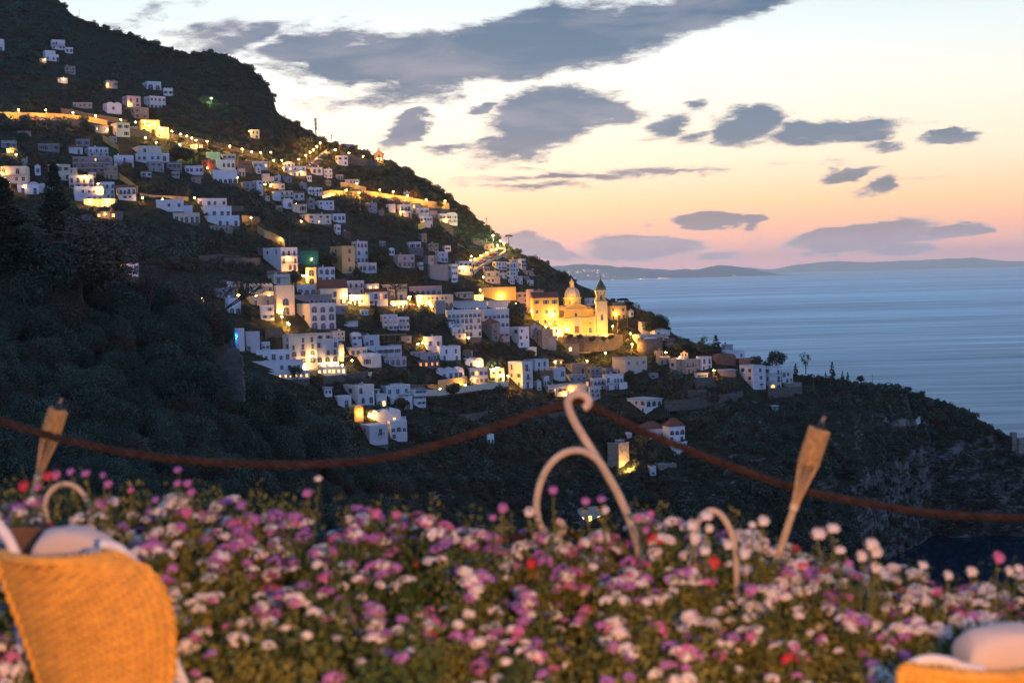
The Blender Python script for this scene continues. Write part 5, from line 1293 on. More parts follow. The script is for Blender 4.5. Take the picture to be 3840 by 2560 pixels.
def build_scaffold():
    x0, y0 = cv_('R3', 1000, 252); x1, y1 = cv_('R3', 1268, 412)
    HOUSE_RECTS.append((x0, x1, y0, y1))
    Yd = depth((x0 + x1) / 2, y1); s = Yd / F; w = (x1 - x0) * s; h = (y1 - y0) * s
    o = empty('house', at((x0 + x1) / 2, y1, Yd), R(10)); o['category'] = 'house'; o['label'] = 'house under repair wrapped in blue and green scaffold netting'
    mb = MB(); mb.box(-w/2 + 1, w/2 - 1, 1.2, 8, -3, h - .8); mb.obj('wall', WALLS['grey'], o)
    mb = MB()
    for i in range(9):
        x = -w/2 + w * i / 8
        mb.box(x - .05, x + .05, -.05, .05, -1, h); mb.box(x - .05, x + .05, .85, .95, -1, h)
    for j in range(4):
        z = h * (j + .6) / 4; mb.box(-w/2, w/2, -.04, .04, z - .04, z + .04); mb.box(-w/2, w/2, .1, .8, z + .1, z + .15)
    mb.obj('scaffold', M_POLE, o)
    for nm, a, b, c in (('netting', -w/2, -w/2 + w * .3, (.03, .07, .20)), ('netting', -w/2 + w * .3 + .06, w/2, (.02, .15, .12))):
        m = MB(); n_ = 24; hh = 8
        vs = []; fs = []
        for i in range(n_ + 1):
            for j in range(hh + 1):
                x = a + (b - a) * i / n_; z = h * j / hh * .98
                vs.append((x, -.12 + .08 * math.sin(i * 1.9 + j * .7), z))
        for i in range(n_):
            for j in range(hh): fs.append((i * (hh + 1) + j, (i + 1) * (hh + 1) + j, (i + 1) * (hh + 1) + j + 1, i * (hh + 1) + j + 1))
        m.add(vs, fs); mm = mat('net_%s' % ('blue' if a < -w/2 + .1 else 'green'), c, .9)
        m.obj(nm, mm, o, label='%s scaffold netting' % ('blue' if a < -w/2 + .1 else 'green'))
    mb = MB()
    for i in range(16):      # roof truss
        x = -w/2 + w * i / 16; mb.tube([(x, 0, h + .1), (x + w / 32, 0, h + 1.0), (x + w / 16, 0, h + .1)], .05, 4)
    mb.tube([(-w/2, 0, h + 1.0), (w/2, 0, h + 1.0)], .06, 4); mb.obj('roof_truss', M_POLE, o)
    mb = MB(); mb.ball((w * .22, -.8, h * .38), .25, 0); mb.obj('work_lamp', M_BULB, o)
    point_light('work_lamp_glow', (w * .22, -1.4, h * .38), 60, (.9, 1, .45), o)
build_scaffold()

def build_frame():
    """bare concrete frame, unfinished"""
    x0, y0 = cv_('R3', 1850, 1160); x1, y1 = cv_('R3', 2215, 1300)
    HOUSE_RECTS.append((x0, x1, y0, y1))
    Yd = depth((x0 + x1) / 2, y1); s = Yd / F; w = (x1 - x0) * s; h = (y1 - y0) * s
    o = empty('pergola', at((x0 + x1) / 2, y1, Yd), R(12)); o['category'] = 'pergola'; o['label'] = 'large dark flat-topped pergola frame on tall posts in the gardens'
    for i in range(7):
        for yy in (0, 5):
            m = MB(); x = -w/2 + w * i / 6; m.box(x - .1, x + .1, yy - .1, yy + .1, -3, h); m.obj('post', M_WOOD, o)
    m = MB(); m.box(-w/2 - .3, w/2 + .3, -.3, 5.3, h + .003, h + .25); m.box(-w/2, w/2, -.08, .08, h * .5, h * .5 + .15); m.obj('roof_frame', M_WOOD, o)
build_frame()

# ------------------------------------------------------------------ bell gable, masts, poles
def at_off(reg, x, y, toward=0.0, basey=None):
    px, py = cv_(reg, x, y)
    bpy_ = cv_(reg, x, basey)[1] if basey is not None else py
    return at(px, py, depth(px, bpy_) - toward)
def build_poles():
    L = [('R1', 957, 1145, 1285, 'wooden utility pole right of the lit upper stair'), ('R1', 1157, 1228, 1312, 'short utility pole above the long white annex'),
         ('R1', 1231, 1205, 1312, 'utility pole above the stepped white hotel'), ('R1', 1522, 1285, 1356, 'utility pole right of the stepped white hotel'),
         ('R1', 879, 462, 535, 'thin pole beside the mountain villa'), ('R1', 521, 62, 122, 'lattice aerial on the mountain skyline'),
         ('R2', 757, 1092, 1216, 'tall pole above the four-storey white house'), ('R2', 340, 852, 940, 'utility pole in the dark terraces left'),
         ('R8', 190, 265, 420, 'utility pole left of the two beside the bell tower'), ('R8', 302, 256, 425, 'utility pole right of the two beside the bell tower'),
         ('R8', 210, 560, 655, 'short pole on the lane below the church'), ('R8', 272, 455, 545, 'short pole in the lamplit bushes by the church lane'),
         ('R8', 70, 1000, 1130, 'utility pole below the long iron balcony'), ('R8', 195, 1242, 1330, 'utility pole above the rope in the dark valley'),
         ('R8', 1195, 630, 700, 'pole above the glazed balcony house'), ('R4', 315, 905, 1070, 'utility pole in the dark central gardens'),
         ('R4', 884, 395, 585, 'pole at the foot of the lit road'), ('R5', 2180, 497, 668, 'utility pole above the near strip of houses'),
         ('R7', 1213, 588, 665, 'thin pole on the dark headland crest'), ('R7', 1528, 570, 640, 'antenna pole with a knob on the headland crest')]
    for reg, x, y0, y1, lab in L:
        p = at_off(reg, x, y1, 1.0); q = at_off(reg, x, y0, 1.0, y1)
        h = q.z - p.z
        m = MB(); m.tube([(0, 0, -1), (0, 0, h)], [.13, .09], 6); m.box(-.5, .5, -.04, .04, h - .6, h - .5)
        o = m.obj('utility_pole', M_WOOD); o.location = p; o['label'] = lab; o['category'] = 'pole'
    # telecom mast on the ridge
    p = at_off('R2', 950, 395, 2.0); q = at_off('R2', 950, 280, 2.0, 395); h = q.z - p.z
    o = empty('telecom_mast', p); o['category'] = 'mast'; o['label'] = 'telecom mast with panel antennas standing on the skyline'
    m = MB(); m.tube([(0, 0, -2), (0, 0, h)], [.35, .28], 8); m.obj('pole', M_POLE, o)
    for z, r in ((h - 1.2, .9), (h * .62, .7), (h * .35, .6)):
        for i in range(3):
            a = R(120 * i + 20); m = MB(); m.box(-.2, .2, -.12, .12, z - 1.1, z + 1.1); m.tube([(0, 0, z), (-r * math.cos(a), -r * math.sin(a), z)], .05, 4)
            k = m.obj('antenna', M_POLE, o); k.location = (r * math.cos(a), r * math.sin(a), 0)
    p = at_off('R2', 1065, 442, 2.0); q = at_off('R2', 1065, 400, 2.0, 442); h = q.z - p.z
    m = MB(); m.tube([(0, 0, -1), (0, 0, h)], .14, 6); m.box(-.5, .5, -.15, .15, h - 1.2, h - .5); m.box(-.3, .3, -.4, .1, h - 2.6, h - 2.0)
    o = m.obj('antenna_mast', M_POLE); o.location = p; o['category'] = 'mast'; o['label'] = 'small antenna mast right of the tall mast on the skyline'
    # bell gable by the cream house
    p = at_off('R8', 918, 722, 2.0); s = .3444 * depth(*cv_('R8', 918, 722)) / F
    m = MB(); m.box(-44 * s, 44 * s, 0, .8, 0, 40 * s); 
    for a, b in ((-40, -22), (-9, 9), (22, 40)): m.box(a * s, b * s, .1, .7, 40 * s + .003, 66 * s)
    m.box(-42 * s, 42 * s, .05, .75, 66 * s + .003, 74 * s); m.prism([(-24 * s, 74 * s + .004), (24 * s, 74 * s + .004), (14 * s, 84 * s), (0, 98 * s), (-14 * s, 84 * s)], .1, .7)
    o = m.obj('bell_gable', WALLS['cream']); o.location = p; o['category'] = 'bell gable'; o['label'] = 'little baroque bell gable rising over the cream house'
build_poles()

# ------------------------------------------------------------------ roads, stairs and walls
M_ASPH = mat('asphalt', (.09, .085, .08), .85, .3, .5)
M_PAVE = mat('stair_stone', (.30, .27, .22), .9, .35, 1.2)
def strip(name, reg, near, far, lift, m, **props):
    """a sloping road or stair surface between its lower and its upper edge"""
    n = max(len(near), 12) * 3
    def res(pl):
        d = [0]
        for a, b in zip(pl, pl[1:]): d.append(d[-1] + math.dist(a, b))
        return [(np.interp(t * d[-1], d, [p[0] for p in pl]), np.interp(t * d[-1], d, [p[1] for p in pl])) for t in np.linspace(0, 1, n)]
    A = [at_off(reg, x, y, lift) for x, y in res(near)]; B = [at_off(reg, x, y, lift) for x, y in res(far)]
    vs = A + B + [p - Vector((0, -.6, 1.6)) for p in A] + [p - Vector((0, -.6, 1.6)) for p in B]
    fs = []
    for i in range(n - 1):
        fs += [(i, i + 1, n + i + 1, n + i), (2 * n + i + 1, 2 * n + i, 3 * n + i, 3 * n + i + 1), (i + 1, i, 2 * n + i, 2 * n + i + 1), (n + i, n + i + 1, 3 * n + i + 1, 3 * n + i)]
    for x, y in ((near, far),):
        pass
    return link(name, npmesh(name, vs, fs), None, m, **props)
def wall(reg, pts, h, m, lift=1.0, thick=.5, name='wall', deep=2.0, **props):
    P = [at_off(reg, x, y, lift) for x, y in pts]
    n = len(P); vs = []
    for p in P: vs += [p - Vector((0, 0, deep)), p + Vector((0, 0, h)), p + Vector((0, thick, h)), p + Vector((0, thick, -deep))]
    fs = [(0, 1, 2, 3), (4 * n - 1, 4 * n - 2, 4 * n - 3, 4 * n - 4)]
    for i in range(n - 1):
        a, b = 4 * i, 4 * i + 4
        for j in range(4): fs.append((a + j, b + j, b + (j + 1) % 4, a + (j + 1) % 4))
    props.setdefault('category', 'wall')
    return link(name, npmesh(name, vs, fs), None, m, **props)
def ledge(reg, pts, w, lift, m, **props):
    """a level road bench behind its outer edge"""
    P = [at_off(reg, x, y, lift) for x, y in pts]; n = len(P); vs = []
    for p in P: vs += [p, p + Vector((0, w, 0)), p + Vector((0, w, -3)), p + Vector((0, 0, -3))]
    fs = [(3, 2, 1, 0), (4 * n - 4, 4 * n - 3, 4 * n - 2, 4 * n - 1)]
    for i in range(n - 1):
        a, b = 4 * i, 4 * i + 4
        for j in range(4): fs.append((a + (j + 1) % 4, b + (j + 1) % 4, b + j, a + j))
    return link('road', npmesh('road', vs, fs), None, m, **props)
UP = [(0, 786), (120, 788), (240, 790), (420, 796), (600, 818), (700, 838)]
ledge('R1', UP, 9, 9, M_ASPH, kind='structure')
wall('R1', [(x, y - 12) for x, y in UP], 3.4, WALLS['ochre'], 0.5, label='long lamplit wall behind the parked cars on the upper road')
wall('R1', [(460, 800), (560, 822), (690, 846), (890, 872), (980, 885)], 2.4, M_STONE, 9, label='retaining wall under the upper road left of the cream block')
wall('R1', [(398, 742), (470, 748), (560, 772), (700, 792), (830, 815)], 3.0, M_STONE, 1.5, label='second lamplit stone wall above the upper road')
ledge('R1', [(1000, 905), (1130, 895), (1240, 915), (1340, 935), (1480, 965), (1640, 1005), (1720, 1030)], 6, 5, M_ASPH, kind='structure')
wall('R1', [(1090, 890), (1200, 900), (1340, 930), (1480, 962), (1640, 1002), (1720, 1026)], 1.6, M_STONE, .5, label='low stone wall behind the middle stretch of road lamps')
strip('road', 'R2', [(900, 660), (960, 622), (1010, 580), (1050, 540), (1075, 520), (1110, 505)], [(870, 645), (905, 620), (955, 578), (1000, 540), (1040, 520), (1085, 500)], 2.5, mat('ramp_asphalt_lit', (.24, .21, .17), .85, .3, .5), kind='structure')  # asphalt made paler and warmer: lamplight on the ramp put into its colour
wall('R2', [(868, 648), (905, 618), (955, 575), (1000, 536), (1040, 515)], 1.0, WALLS['cream'], 1.8, label='parapet on the upper side of the steep lit road')
ledge('R2', [(1105, 512), (1180, 545), (1260, 572), (1330, 592), (1400, 604)], 6, 4, M_ASPH, kind='structure')
wall('R2', [(1180, 592), (1240, 612), (1330, 640), (1400, 640)], 4.5, M_STONE, 6, label='tall dark retaining wall under the chapel road')
wall('R2', [(1120, 500), (1160, 487), (1230, 492)], 1.6, WALLS['grey'], 5, label='roadside rail wall on the skyline hairpin')
RID = [(1000, 868), (1060, 858), (1130, 862), (1220, 866), (1320, 862), (1400, 872), (1500, 890), (1600, 900), (1720, 925), (1830, 942), (1930, 950)]
ledge('R2', RID, 7, 7, M_ASPH, kind='structure')
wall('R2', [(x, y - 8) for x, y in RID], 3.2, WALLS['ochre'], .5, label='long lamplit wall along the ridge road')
wall('R2', [(1130, 800), (1190, 800), (1260, 820), (1320, 838)], 4, masonry('cut_rock', (.36, .29, .18), (.22, .18, .12), .5), -1.5, label='cut rock face lit by the ridge road lamps')
strip('roof', 'R2', [(1000, 870), (1090, 835)], [(998, 852), (1080, 820)], 6, mat('canopy_lit', (.8, .7, .5), .6, emit=(1, .62, .16), estr=1.3), label='glowing slanted canopy at the start of the ridge road', category='canopy').name = 'canopy'  # no lamp itself: light coming through the canopy is put into its emission
strip('road', 'R4', [(905, 480), (960, 430), (1020, 390), (1100, 340), (1180, 305), (1235, 268), (1240, 235), (1215, 190)], [(895, 430), (930, 400), (985, 360), (1070, 318), (1150, 285), (1200, 255), (1215, 225), (1200, 185)], 3, mat('lit_asphalt', (.20, .19, .17), .85, .3, .5), kind='structure')  # paler copy of the asphalt, the road's lamplight put into its colour
wall('R4', [(905, 484), (960, 434), (1020, 394), (1100, 344), (1180, 309), (1238, 272)], .9, WALLS['cream'], 4.2, deep=1.6, label='pale parapet on the outer side of the headland road')
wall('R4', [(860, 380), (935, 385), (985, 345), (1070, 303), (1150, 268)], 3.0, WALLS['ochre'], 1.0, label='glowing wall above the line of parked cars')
for reg, near, lab in (('R2', [(520, 1104), (572, 1142), (625, 1160), (672, 1182), (722, 1212)], 'amber-lit stair wall crossing the dark wood'),
                       ('R1', [(762, 1150), (800, 1180), (850, 1215), (900, 1256)], 'lit stair wall descending left of the utility poles'),
                       ('R1', [(672, 912), (720, 945), (772, 982)], 'short lit stair wall above the cream arched house'),
                       ('R2', [(1868, 1060), (1910, 1090), (1962, 1126)], 'bright stair wall right of the ridge-end cluster'),
                       ('R2', [(1702, 1092), (1735, 1080), (1758, 1070)], 'short glowing wall at the foot of the tall ridge-end house'),
                       ('R4', [(735, 215), (800, 250), (850, 285), (880, 345)], 'winding lit path wall above the headland road')):
    wall(reg, near, 2.6, WALLS['ochre'], 3.0, label=lab)
wall('R6', [(375, 682), (500, 665), (660, 642)], 4.0, masonry('road_wall', (.45, .36, .22), (.34, .28, .18), 1.0), 1.0, label='tall lamplit stone wall on the lower road')
ledge('R6', [(80, 690), (375, 690), (660, 652), (860, 630), (1062, 604)], 6, 6.5, M_ASPH, kind='structure')
wall('R6', [(80, 694), (375, 694), (660, 656), (860, 633), (1062, 607)], .6, WALLS['cream'], 6.9, .3, label='low kerb wall with posts on the outer side of the lower road')
wall('R6', [(80, 668), (230, 668), (375, 668)], 1.6, M_STONE, .8, label='dim stone wall at the left end of the lower road')
wall('R1', [(915, 1290), (1000, 1302), (1230, 1312)], 2.0, WALLS['ochre'], .6, label='garden wall glowing behind the long white annex')
wall('R1', [(1580, 1440), (1640, 1442), (1700, 1452)], 2.6, M_STONE, .6, label='stone terrace wall with a lamp glow, right of the white hotel')
for i, (reg, pts, h, lab) in enumerate((
    ('R8', [(700, 1240), (1020, 1218), (1290, 1185), (1560, 1130)], 3.0, 'long rough terrace wall across the right-hand dark slope'),
    ('R8', [(1040, 1010), (1240, 1000)], 4.0, 'stone terrace wall under the white outbuilding'),
    ('R8', [(960, 1100), (1160, 1090)], 2.0, 'pale roofed cistern wall on the dark terraces'),
    ('R8', [(1830, 1110), (2200, 1095)], 3.5, 'stone terrace wall under the big cornered villa'),
    ('R6', [(560, 985), (760, 965), (860, 945)], 2.4, 'dark terrace wall left of the white garden hut'),
    ('R6', [(1160, 1020), (1400, 985), (1640, 950)], 2.6, 'long dark terrace wall under the rope, centre'),
    ('R6', [(1270, 865), (1420, 850), (1500, 838)], 2.0, 'terrace wall just left of the curled post top'),
    ('R2', [(90, 1330), (260, 1320), (440, 1340)], 2.4, 'dark terrace wall in the left hollow'),
    ('R3', [(260, 430), (640, 430)], 4.0, 'tall dark terrace wall left of the four-storey house'),
    ('R3', [(700, 1190), (880, 1170)], 3.5, 'stone wall in the gardens above the floodlit hotel'),
    ('R2', [(300, 960), (420, 962)], 2.5, 'stone wall right of the stepped hotel, dim'),
    ('R2', [(1450, 860), (1600, 905)], 2.5, 'retaining wall below the ridge road'),
    ('R2', [(590, 1290), (520, 1280)], 3, 'short dark wall beside the four-storey house'),
    ('R5', [(1340, 640), (1560, 610), (1780, 570)], 3.2, 'terrace wall under the pool deck right of the hotel'))):
    wall(reg, pts if pts[0][0] < pts[-1][0] else pts[::-1], h, M_STONE, 1.2, label=lab)
# pool deck with posts beside the hotel
wall('R5', [(1560, 545), (1700, 535), (1810, 525)], .5, WALLS['cream'], 3, 4.0, name='pool_deck', category='deck', label='narrow pool deck lit amber right of the hotel')

# ------------------------------------------------------------------ street lamps
def lamp_proto(h, white):
    key = ('lamp', round(h, 1), white)
    if key in _WM: return _WM[key]
    m = MB(); m.tube([(0, 0, -1), (0, 0, h - .4), (0, -.15, h - .05), (0, -.55, h + .1), (0, -1.0, h + .05)], [.09, .07, .06, .05, .05], 6)
    b = MB(); b.box(-.16, .16, -1.35, -.75, h + .02, h + .16, 0); b.ball((0, -1.05, h - .08), .38, 1, 10, 6, .7)
    a, c = m.mesh('pole'), b.mesh('lamp_head', True)
    a.materials.append(M_POLE); c.materials.append(M_POLE); c.materials.append(M_BULBW if white else M_BULB)
    _WM[key] = (a, c); return a, c
ORD = ['first', 'second', 'third', 'fourth', 'fifth', 'sixth', 'seventh', 'eighth', 'ninth', 'tenth', 'eleventh', 'twelfth', 'thirteenth', 'fourteenth', 'fifteenth', 'sixteenth', 'seventeenth', 'eighteenth']
def street_lamps(group, text, items, order='from the left', h=6.0, power=1100, white=False, toward=4.0, col=None):
    items = sorted(items, key=lambda t: cv_(*t[:3])[0] if order == 'from the left' else -cv_(*t[:3])[1])
    for i, it in enumerate(items):
        reg, x, y = it[:3]; pw = it[3] if len(it) > 3 else power; hh = it[4] if len(it) > 4 else h
        px, py = cv_(reg, x, y); Yd = depth(px, py + hh * F / 800.0) - toward
        b = at(px, py, Yd) - Vector((0, -1.0, hh))
        o = empty('street_lamp', b); o['category'] = 'street lamp'; o['group'] = group
        o['label'] = (text + ', ' + ORD[i] + ' ' + order) if len(items) > 1 else text
        a, c = lamp_proto(hh, white); link('pole', a, o); link('lamp_head', c, o)
        point_light('lamp_glow', (0, -1.05, hh - .75), pw * 5.5, col or ((.75, 1, .45) if white else SOD), o, .3)
street_lamps('lamps along the upper road', 'glowing street lamp on the upper road at the left', [('R1', 120, 716), ('R1', 298, 718), ('R1', 476, 735), ('R1', 624, 756), ('R1', 789, 780), ('R1', 886, 797), ('R1', 973, 818), ('R1', 1045, 834)], power=1500, toward=6)
street_lamps('lamps along the middle of the upper road', 'street lamp along the middle of the upper road', [('R1', x, y) for x, y in ((1123, 856), (1179, 875), (1220, 888), (1253, 901), (1280, 915), (1353, 923), (1500, 953), (1581, 973), (1644, 991), (1703, 996), (1769, 1003 - 10))], power=1000, toward=4, h=5)
street_lamps('lamps beside the steep ramp', 'street lamp beside the steep ramp', [('R2', 824, 580, 1200), ('R2', 875, 553), ('R2', 907, 530), ('R2', 932, 512), ('R2', 957, 488), ('R2', 982, 462)], 'from the bottom', 5, 1500, toward=4)
street_lamps('lamps on the chapel road', 'street lamp on the road to the chapel', [('R2', 1092, 513, 900), ('R2', 1193, 536), ('R2', 1297, 561), ('R2', 1405, 578, 420), ('R2', 1428, 578, 420)], h=3.6, power=600, toward=5)
street_lamps('lamps on the ridge road', 'street lamp on the ridge road', [('R2', 1172, 808, 1800), ('R2', 1251, 760), ('R2', 1265, 824, 1800), ('R2', 1420, 805), ('R2', 1518, 820, 1300), ('R2', 1622, 850, 1800), ('R2', 1760, 878, 1800), ('R2', 1900, 888, 1800)], h=5, power=900, toward=5)
street_lamps('lamps on the headland road', 'street lamp along the headland road with the parked cars', [('R4', 874, 350, 1000), ('R4', 915, 332), ('R4', 978, 298), ('R4', 1035, 265), ('R4', 1087, 240), ('R4', 1150, 190), ('R4', 1180, 150), ('R4', 1215, 172, 2200)], h=4.5, power=900, toward=4)
street_lamps('floodlights', 'dazzling white floodlight on the rock above the headland road', [('R4', 1103, 90, 4500, 5)], white=True, toward=7)
street_lamps('floodlights', 'green-white street light over the garden of the red palazzo', [('R1', 1175, 943, 2600, 6)], white=True, toward=6, col=(.62, 1, .22))
street_lamps('floodlights', 'single green-white lamp alone on the bare mountain slope', [('R1', 1380, 641, 500, 4)], white=True, toward=3, col=(.62, 1, .3))
street_lamps('floodlights', 'white lamp over the tree beside the lower road', [('R6', 945, 466, 1300, 5)], white=True, toward=3, col=(.85, 1, .55))
street_lamps('lamps in the lanes below the church', 'street lamp in the lanes below the church', [('R4', 1748, 1400, 1000), ('R4', 2080, 1388, 900), ('R4', 2270, 1305, 1000), ('R8', 138, 355, 1500), ('R8', 330, 432, 1100), ('R8', 350, 548, 1600), ('R8', 718, 638, 250), ('R8', 866, 692, 500), ('R8', 1240, 836, 350)], h=4.2, toward=3)
street_lamps('lamps before the church', 'lamp among the trees of the church square', [('R4', 1652, 1035, 900), ('R4', 1695, 1005, 1800), ('R4', 1868, 1060, 1500)], h=3.2, toward=11)
street_lamps('lamps on the lower road', 'lamp on the lamplit lower road', [('R6', 392, 672, 1200, 1.6), ('R6', 636, 634, 1500, 1.6), ('R6', 1058, 545, 1700, 4)], toward=4.5)
street_lamps('lamps in the village centre', 'lamp in the narrow lanes of the village centre', [('R3', 875, 960, 900), ('R3', 950, 1040, 700), ('R3', 1100, 520, 1300), ('R3', 2290 * .98, 745, 1800), ('R4', 1002, 520, 900), ('R4', 850, 1150, 150), ('R4', 1340, 790, 1800), ('R4', 1500, 870, 900)], h=3.5, toward=4)
REG['T'] = (750, 750, .7015)
street_lamps('lamps in the centre lanes', 'low lamp tucked in the lit lanes between the central houses', [('T', x, y, pw) for x, y, pw in ((205, 508, 260), (300, 512, 260), (370, 508, 260), (470, 655, 180), (560, 405, 240), (800, 545, 260), (870, 552, 260), (1035, 555, 240), (1115, 520, 300), (1170, 562, 260), (1230, 560, 260), (1450, 300, 200), (1500, 480, 220), (1790, 600, 300), (1865, 640, 300), (1165, 768, 260), (812, 855, 260), (760, 880, 200))], h=2.2, toward=4)
street_lamps('lamps of the upper lanes', 'low lamp in the lanes of the upper village', [('R1', 105, 1010, 200), ('R1', 60, 1195, 240), ('R1', 160, 1215, 120), ('R1', 560, 1160, 200), ('R1', 640, 1200, 260), ('R1', 700, 1330, 220), ('R1', 930, 1290, 160), ('R1', 1270, 1290, 120), ('R1', 1550, 1160, 200), ('R1', 1700, 1190, 180), ('R1', 950, 900, 260), ('R1', 1020, 930, 260)], h=2.2, toward=4)
street_lamps('lamps on the dark slope', 'small lamp in the wood', [('R14', 690, 895, 500, 3), ('R14', 1325, 1075, 250, 3)], toward=60)
street_lamps('lamps by the upper houses', 'lamp tucked among the upper houses', [('R2', 800, 912, 350), ('R2', 575, 766, 600), ('R2', 640, 590, 900), ('R2', 700, 590, 900), ('R1', 1640, 1420, 350), ('R1', 1060, 1300, 350), ('R1', 1190, 1305, 300)], h=3, toward=3)
for i, (reg, x, y) in enumerate((('R2', 530, 1100), ('R2', 575, 1130), ('R2', 630, 1152), ('R2', 690, 1190), ('R1', 790, 1160), ('R1', 870, 1215), ('R1', 760, 960), ('R2', 1885, 1060), ('R2', 1935, 1100), ('R2', 1730, 1075))):
    p = at_off(reg, x, y, 4.2)
    m = MB(); m.box(-.1, .1, -.1, .1, -1, .9); m.ball((0, 0, 1.05), .16, 1, 8, 5)
    o = m.obj('path_light', [M_POLE, M_BULB]); o.location = p; o['category'] = 'path light'; o['group'] = 'lamps on the stairs'
    o['label'] = 'low lamp on %s, %s down' % ((('the amber stair in the wood',) * 4 + ('the stair left of the poles',) * 2 + ('the short stair above the cream house',) + ('the bright stair at the ridge end',) * 2 + ('the wall under the tall ridge-end house',))[i], ORD[[0, 1, 2, 3, 0, 1, 0, 0, 1, 0][i]])
    point_light('path_glow', (0, -.3, 1.3), 650, SOD, o, .1)
# blue light on the tower wing
p = at_off('R3', 385, 1180, 9)
m = MB(); m.box(-.3, .3, -.2, .2, -.2, .2); m.box(-.25, .25, .2, .23, -.15, .15, 1)
o = m.obj('floodlight', [M_POLE, mat('blue_lens', (.1, .3, 1), .4, emit=(.02, .25, 1), estr=30)]); o.location = p; o['category'] = 'floodlight'; o['label'] = 'blue floodlight washing the side wall of the white tower wing'
point_light('blue_glow', (-.3, 1.2, 0), 1500, (.02, .22, 1), o, .2)

# ------------------------------------------------------------------ parked cars
def car_proto():
    o = empty('parked_car', (0, 0, -50))
    prof = [(-2.0, .35), (2.05, .35), (2.1, .75), (1.95, .95), (1.0, 1.02), (.45, 1.45), (-1.2, 1.48), (-1.85, 1.05), (-2.08, .95), (-2.1, .5)]
    m = MB(); m.prism(prof, -.85, .85); m.obj('body', None, o)
    g2 = [(.92, 1.03), (.42, 1.40), (-1.15, 1.42), (-1.7, 1.06)]
    m = MB(); m.prism(g2[::-1], -.87, .87); m.obj('windows', M_GLASS, o)
    for x in (-1.3, 1.3):
        for y in (-.78, .78):
            m = MB(); m.lathe([(.01, -.1), (.33, -.1), (.33, .1), (.01, .1)], 12, (0, 0, 0)); w = m.obj('wheel', mat('tyre', (.02, .02, .02), .8), o); w.location = (x, y, .33); w.rotation_euler = (R(90), 0, 0)
    return o
CAR = car_proto()
CARM = [mat('car_paint_%d' % i, c, .3, spec=.6) for i, c in enumerate(((.6, .6, .6), (.35, .36, .38), (.05, .05, .06), (.28, .04, .03), (.08, .12, .2)))]
BODY = [c for c in CAR.children if c.name.startswith('body')][0].data
BODY.materials.clear()
bodies = []
for cm in CARM:
    b = BODY.copy(); b.materials.clear(); b.materials.append(cm); bodies.append(b)
def cars(group, text, order, pts, yaw, cnt0=[0]):
    for i, (reg, x, y, tw) in enumerate(pts):
        if cnt0[0] == 0: c = CAR; kids = list(CAR.children)
        else:
            c = CAR.copy(); C.objects.link(c); kids = []
            for ch in CAR.children:
                k = ch.copy(); C.objects.link(k); k.parent = c; kids.append(k)
        cnt0[0] += 1
        ci = (i * 2 + len(group)) % 5
        for k in kids:
            if k.name.startswith('body'): k.data = bodies[ci]
        c.location = at_off(reg, x, y, tw); c.rotation_euler = (0, 0, R(yaw[i % len(yaw)]))
        c['category'] = 'car'; c['group'] = group
        c['label'] = '%s %s car %s, %s %s' % ('small parked', ('silver', 'grey', 'black', 'red', 'blue')[ci], text, ORD[i], order)
cars('cars parked on the upper road', 'on the lamplit upper road', 'from the left', [('R1', x, y, 7) for x, y in ((48, 786), (190, 788), (232, 788), (266, 790), (303, 790), (362, 792), (505, 808), (540, 812))], [0, 0, 5])
cars('cars parked on the steep ramp', 'on the steep lit ramp', 'from the bottom', [('R2', x, y, 3.2) for x, y in ((915, 640), (935, 622), (952, 605), (968, 590), (985, 574), (1000, 560), (1015, 545), (1130, 503))], [60, 62])
cars('cars parked on the headland road', 'in the row on the headland road', 'from the bottom', [('R4', x, y, 3.6) for x, y in ((918, 408), (940, 392), (962, 378), (982, 366), (1000, 355), (1018, 344), (1036, 334), (1054, 325), (1105, 300), (1135, 285), (1152, 272), (1165, 255), (1178, 240))], [50, 55])
cars('cars by the pine', 'under the umbrella pine', 'from the left', [('R3', 2050, 868, 5), ('R3', 2270, 862, 5)], [0])
cars('cars on the ridge road', 'on the lit ridge road', 'from the left', [('R2', x, y, 6.5) for x, y in ((1420, 876), (1450, 882), (1490, 890), (1550, 896), (1580, 900))], [-5])

# ------------------------------------------------------------------ lights of the towns on the far headland
def far_lights():
    rnd = random.Random(4); m = MB()
    for cx, cy, n, sx, sy in ((2095, 1042, 12, 60, 2), (2150, 1020, 26, 40, 6), (2205, 1015, 22, 28, 4), (2230, 1025, 10, 40, 8), (2260, 1034, 8, 30, 5), (2290, 1050, 14, 60, 2), (2180, 1054, 12, 60, 2), (2420, 1047, 40, 60, 2), (2480, 1044, 18, 30, 2), (2750, 1032, 5, 20, 2), (2330, 1040, 5, 30, 5)):
        for _ in range(n):
            x = rnd.gauss(cx, sx * .6); y = rnd.gauss(cy, sy * .6)
            p = at(x, min(y, 1054 - (x - 2200) * .0252), 30800); r = rnd.uniform(2.6, 5.6)
            m.ball(p, r, 0, 6, 4)
    m.obj('town_lights', mat('far_town_lamp', (1, .6, .3), .5, emit=(1, .55, .25), estr=7), None, kind='stuff', label='scattered orange lights of towns on the distant headland')
far_lights()
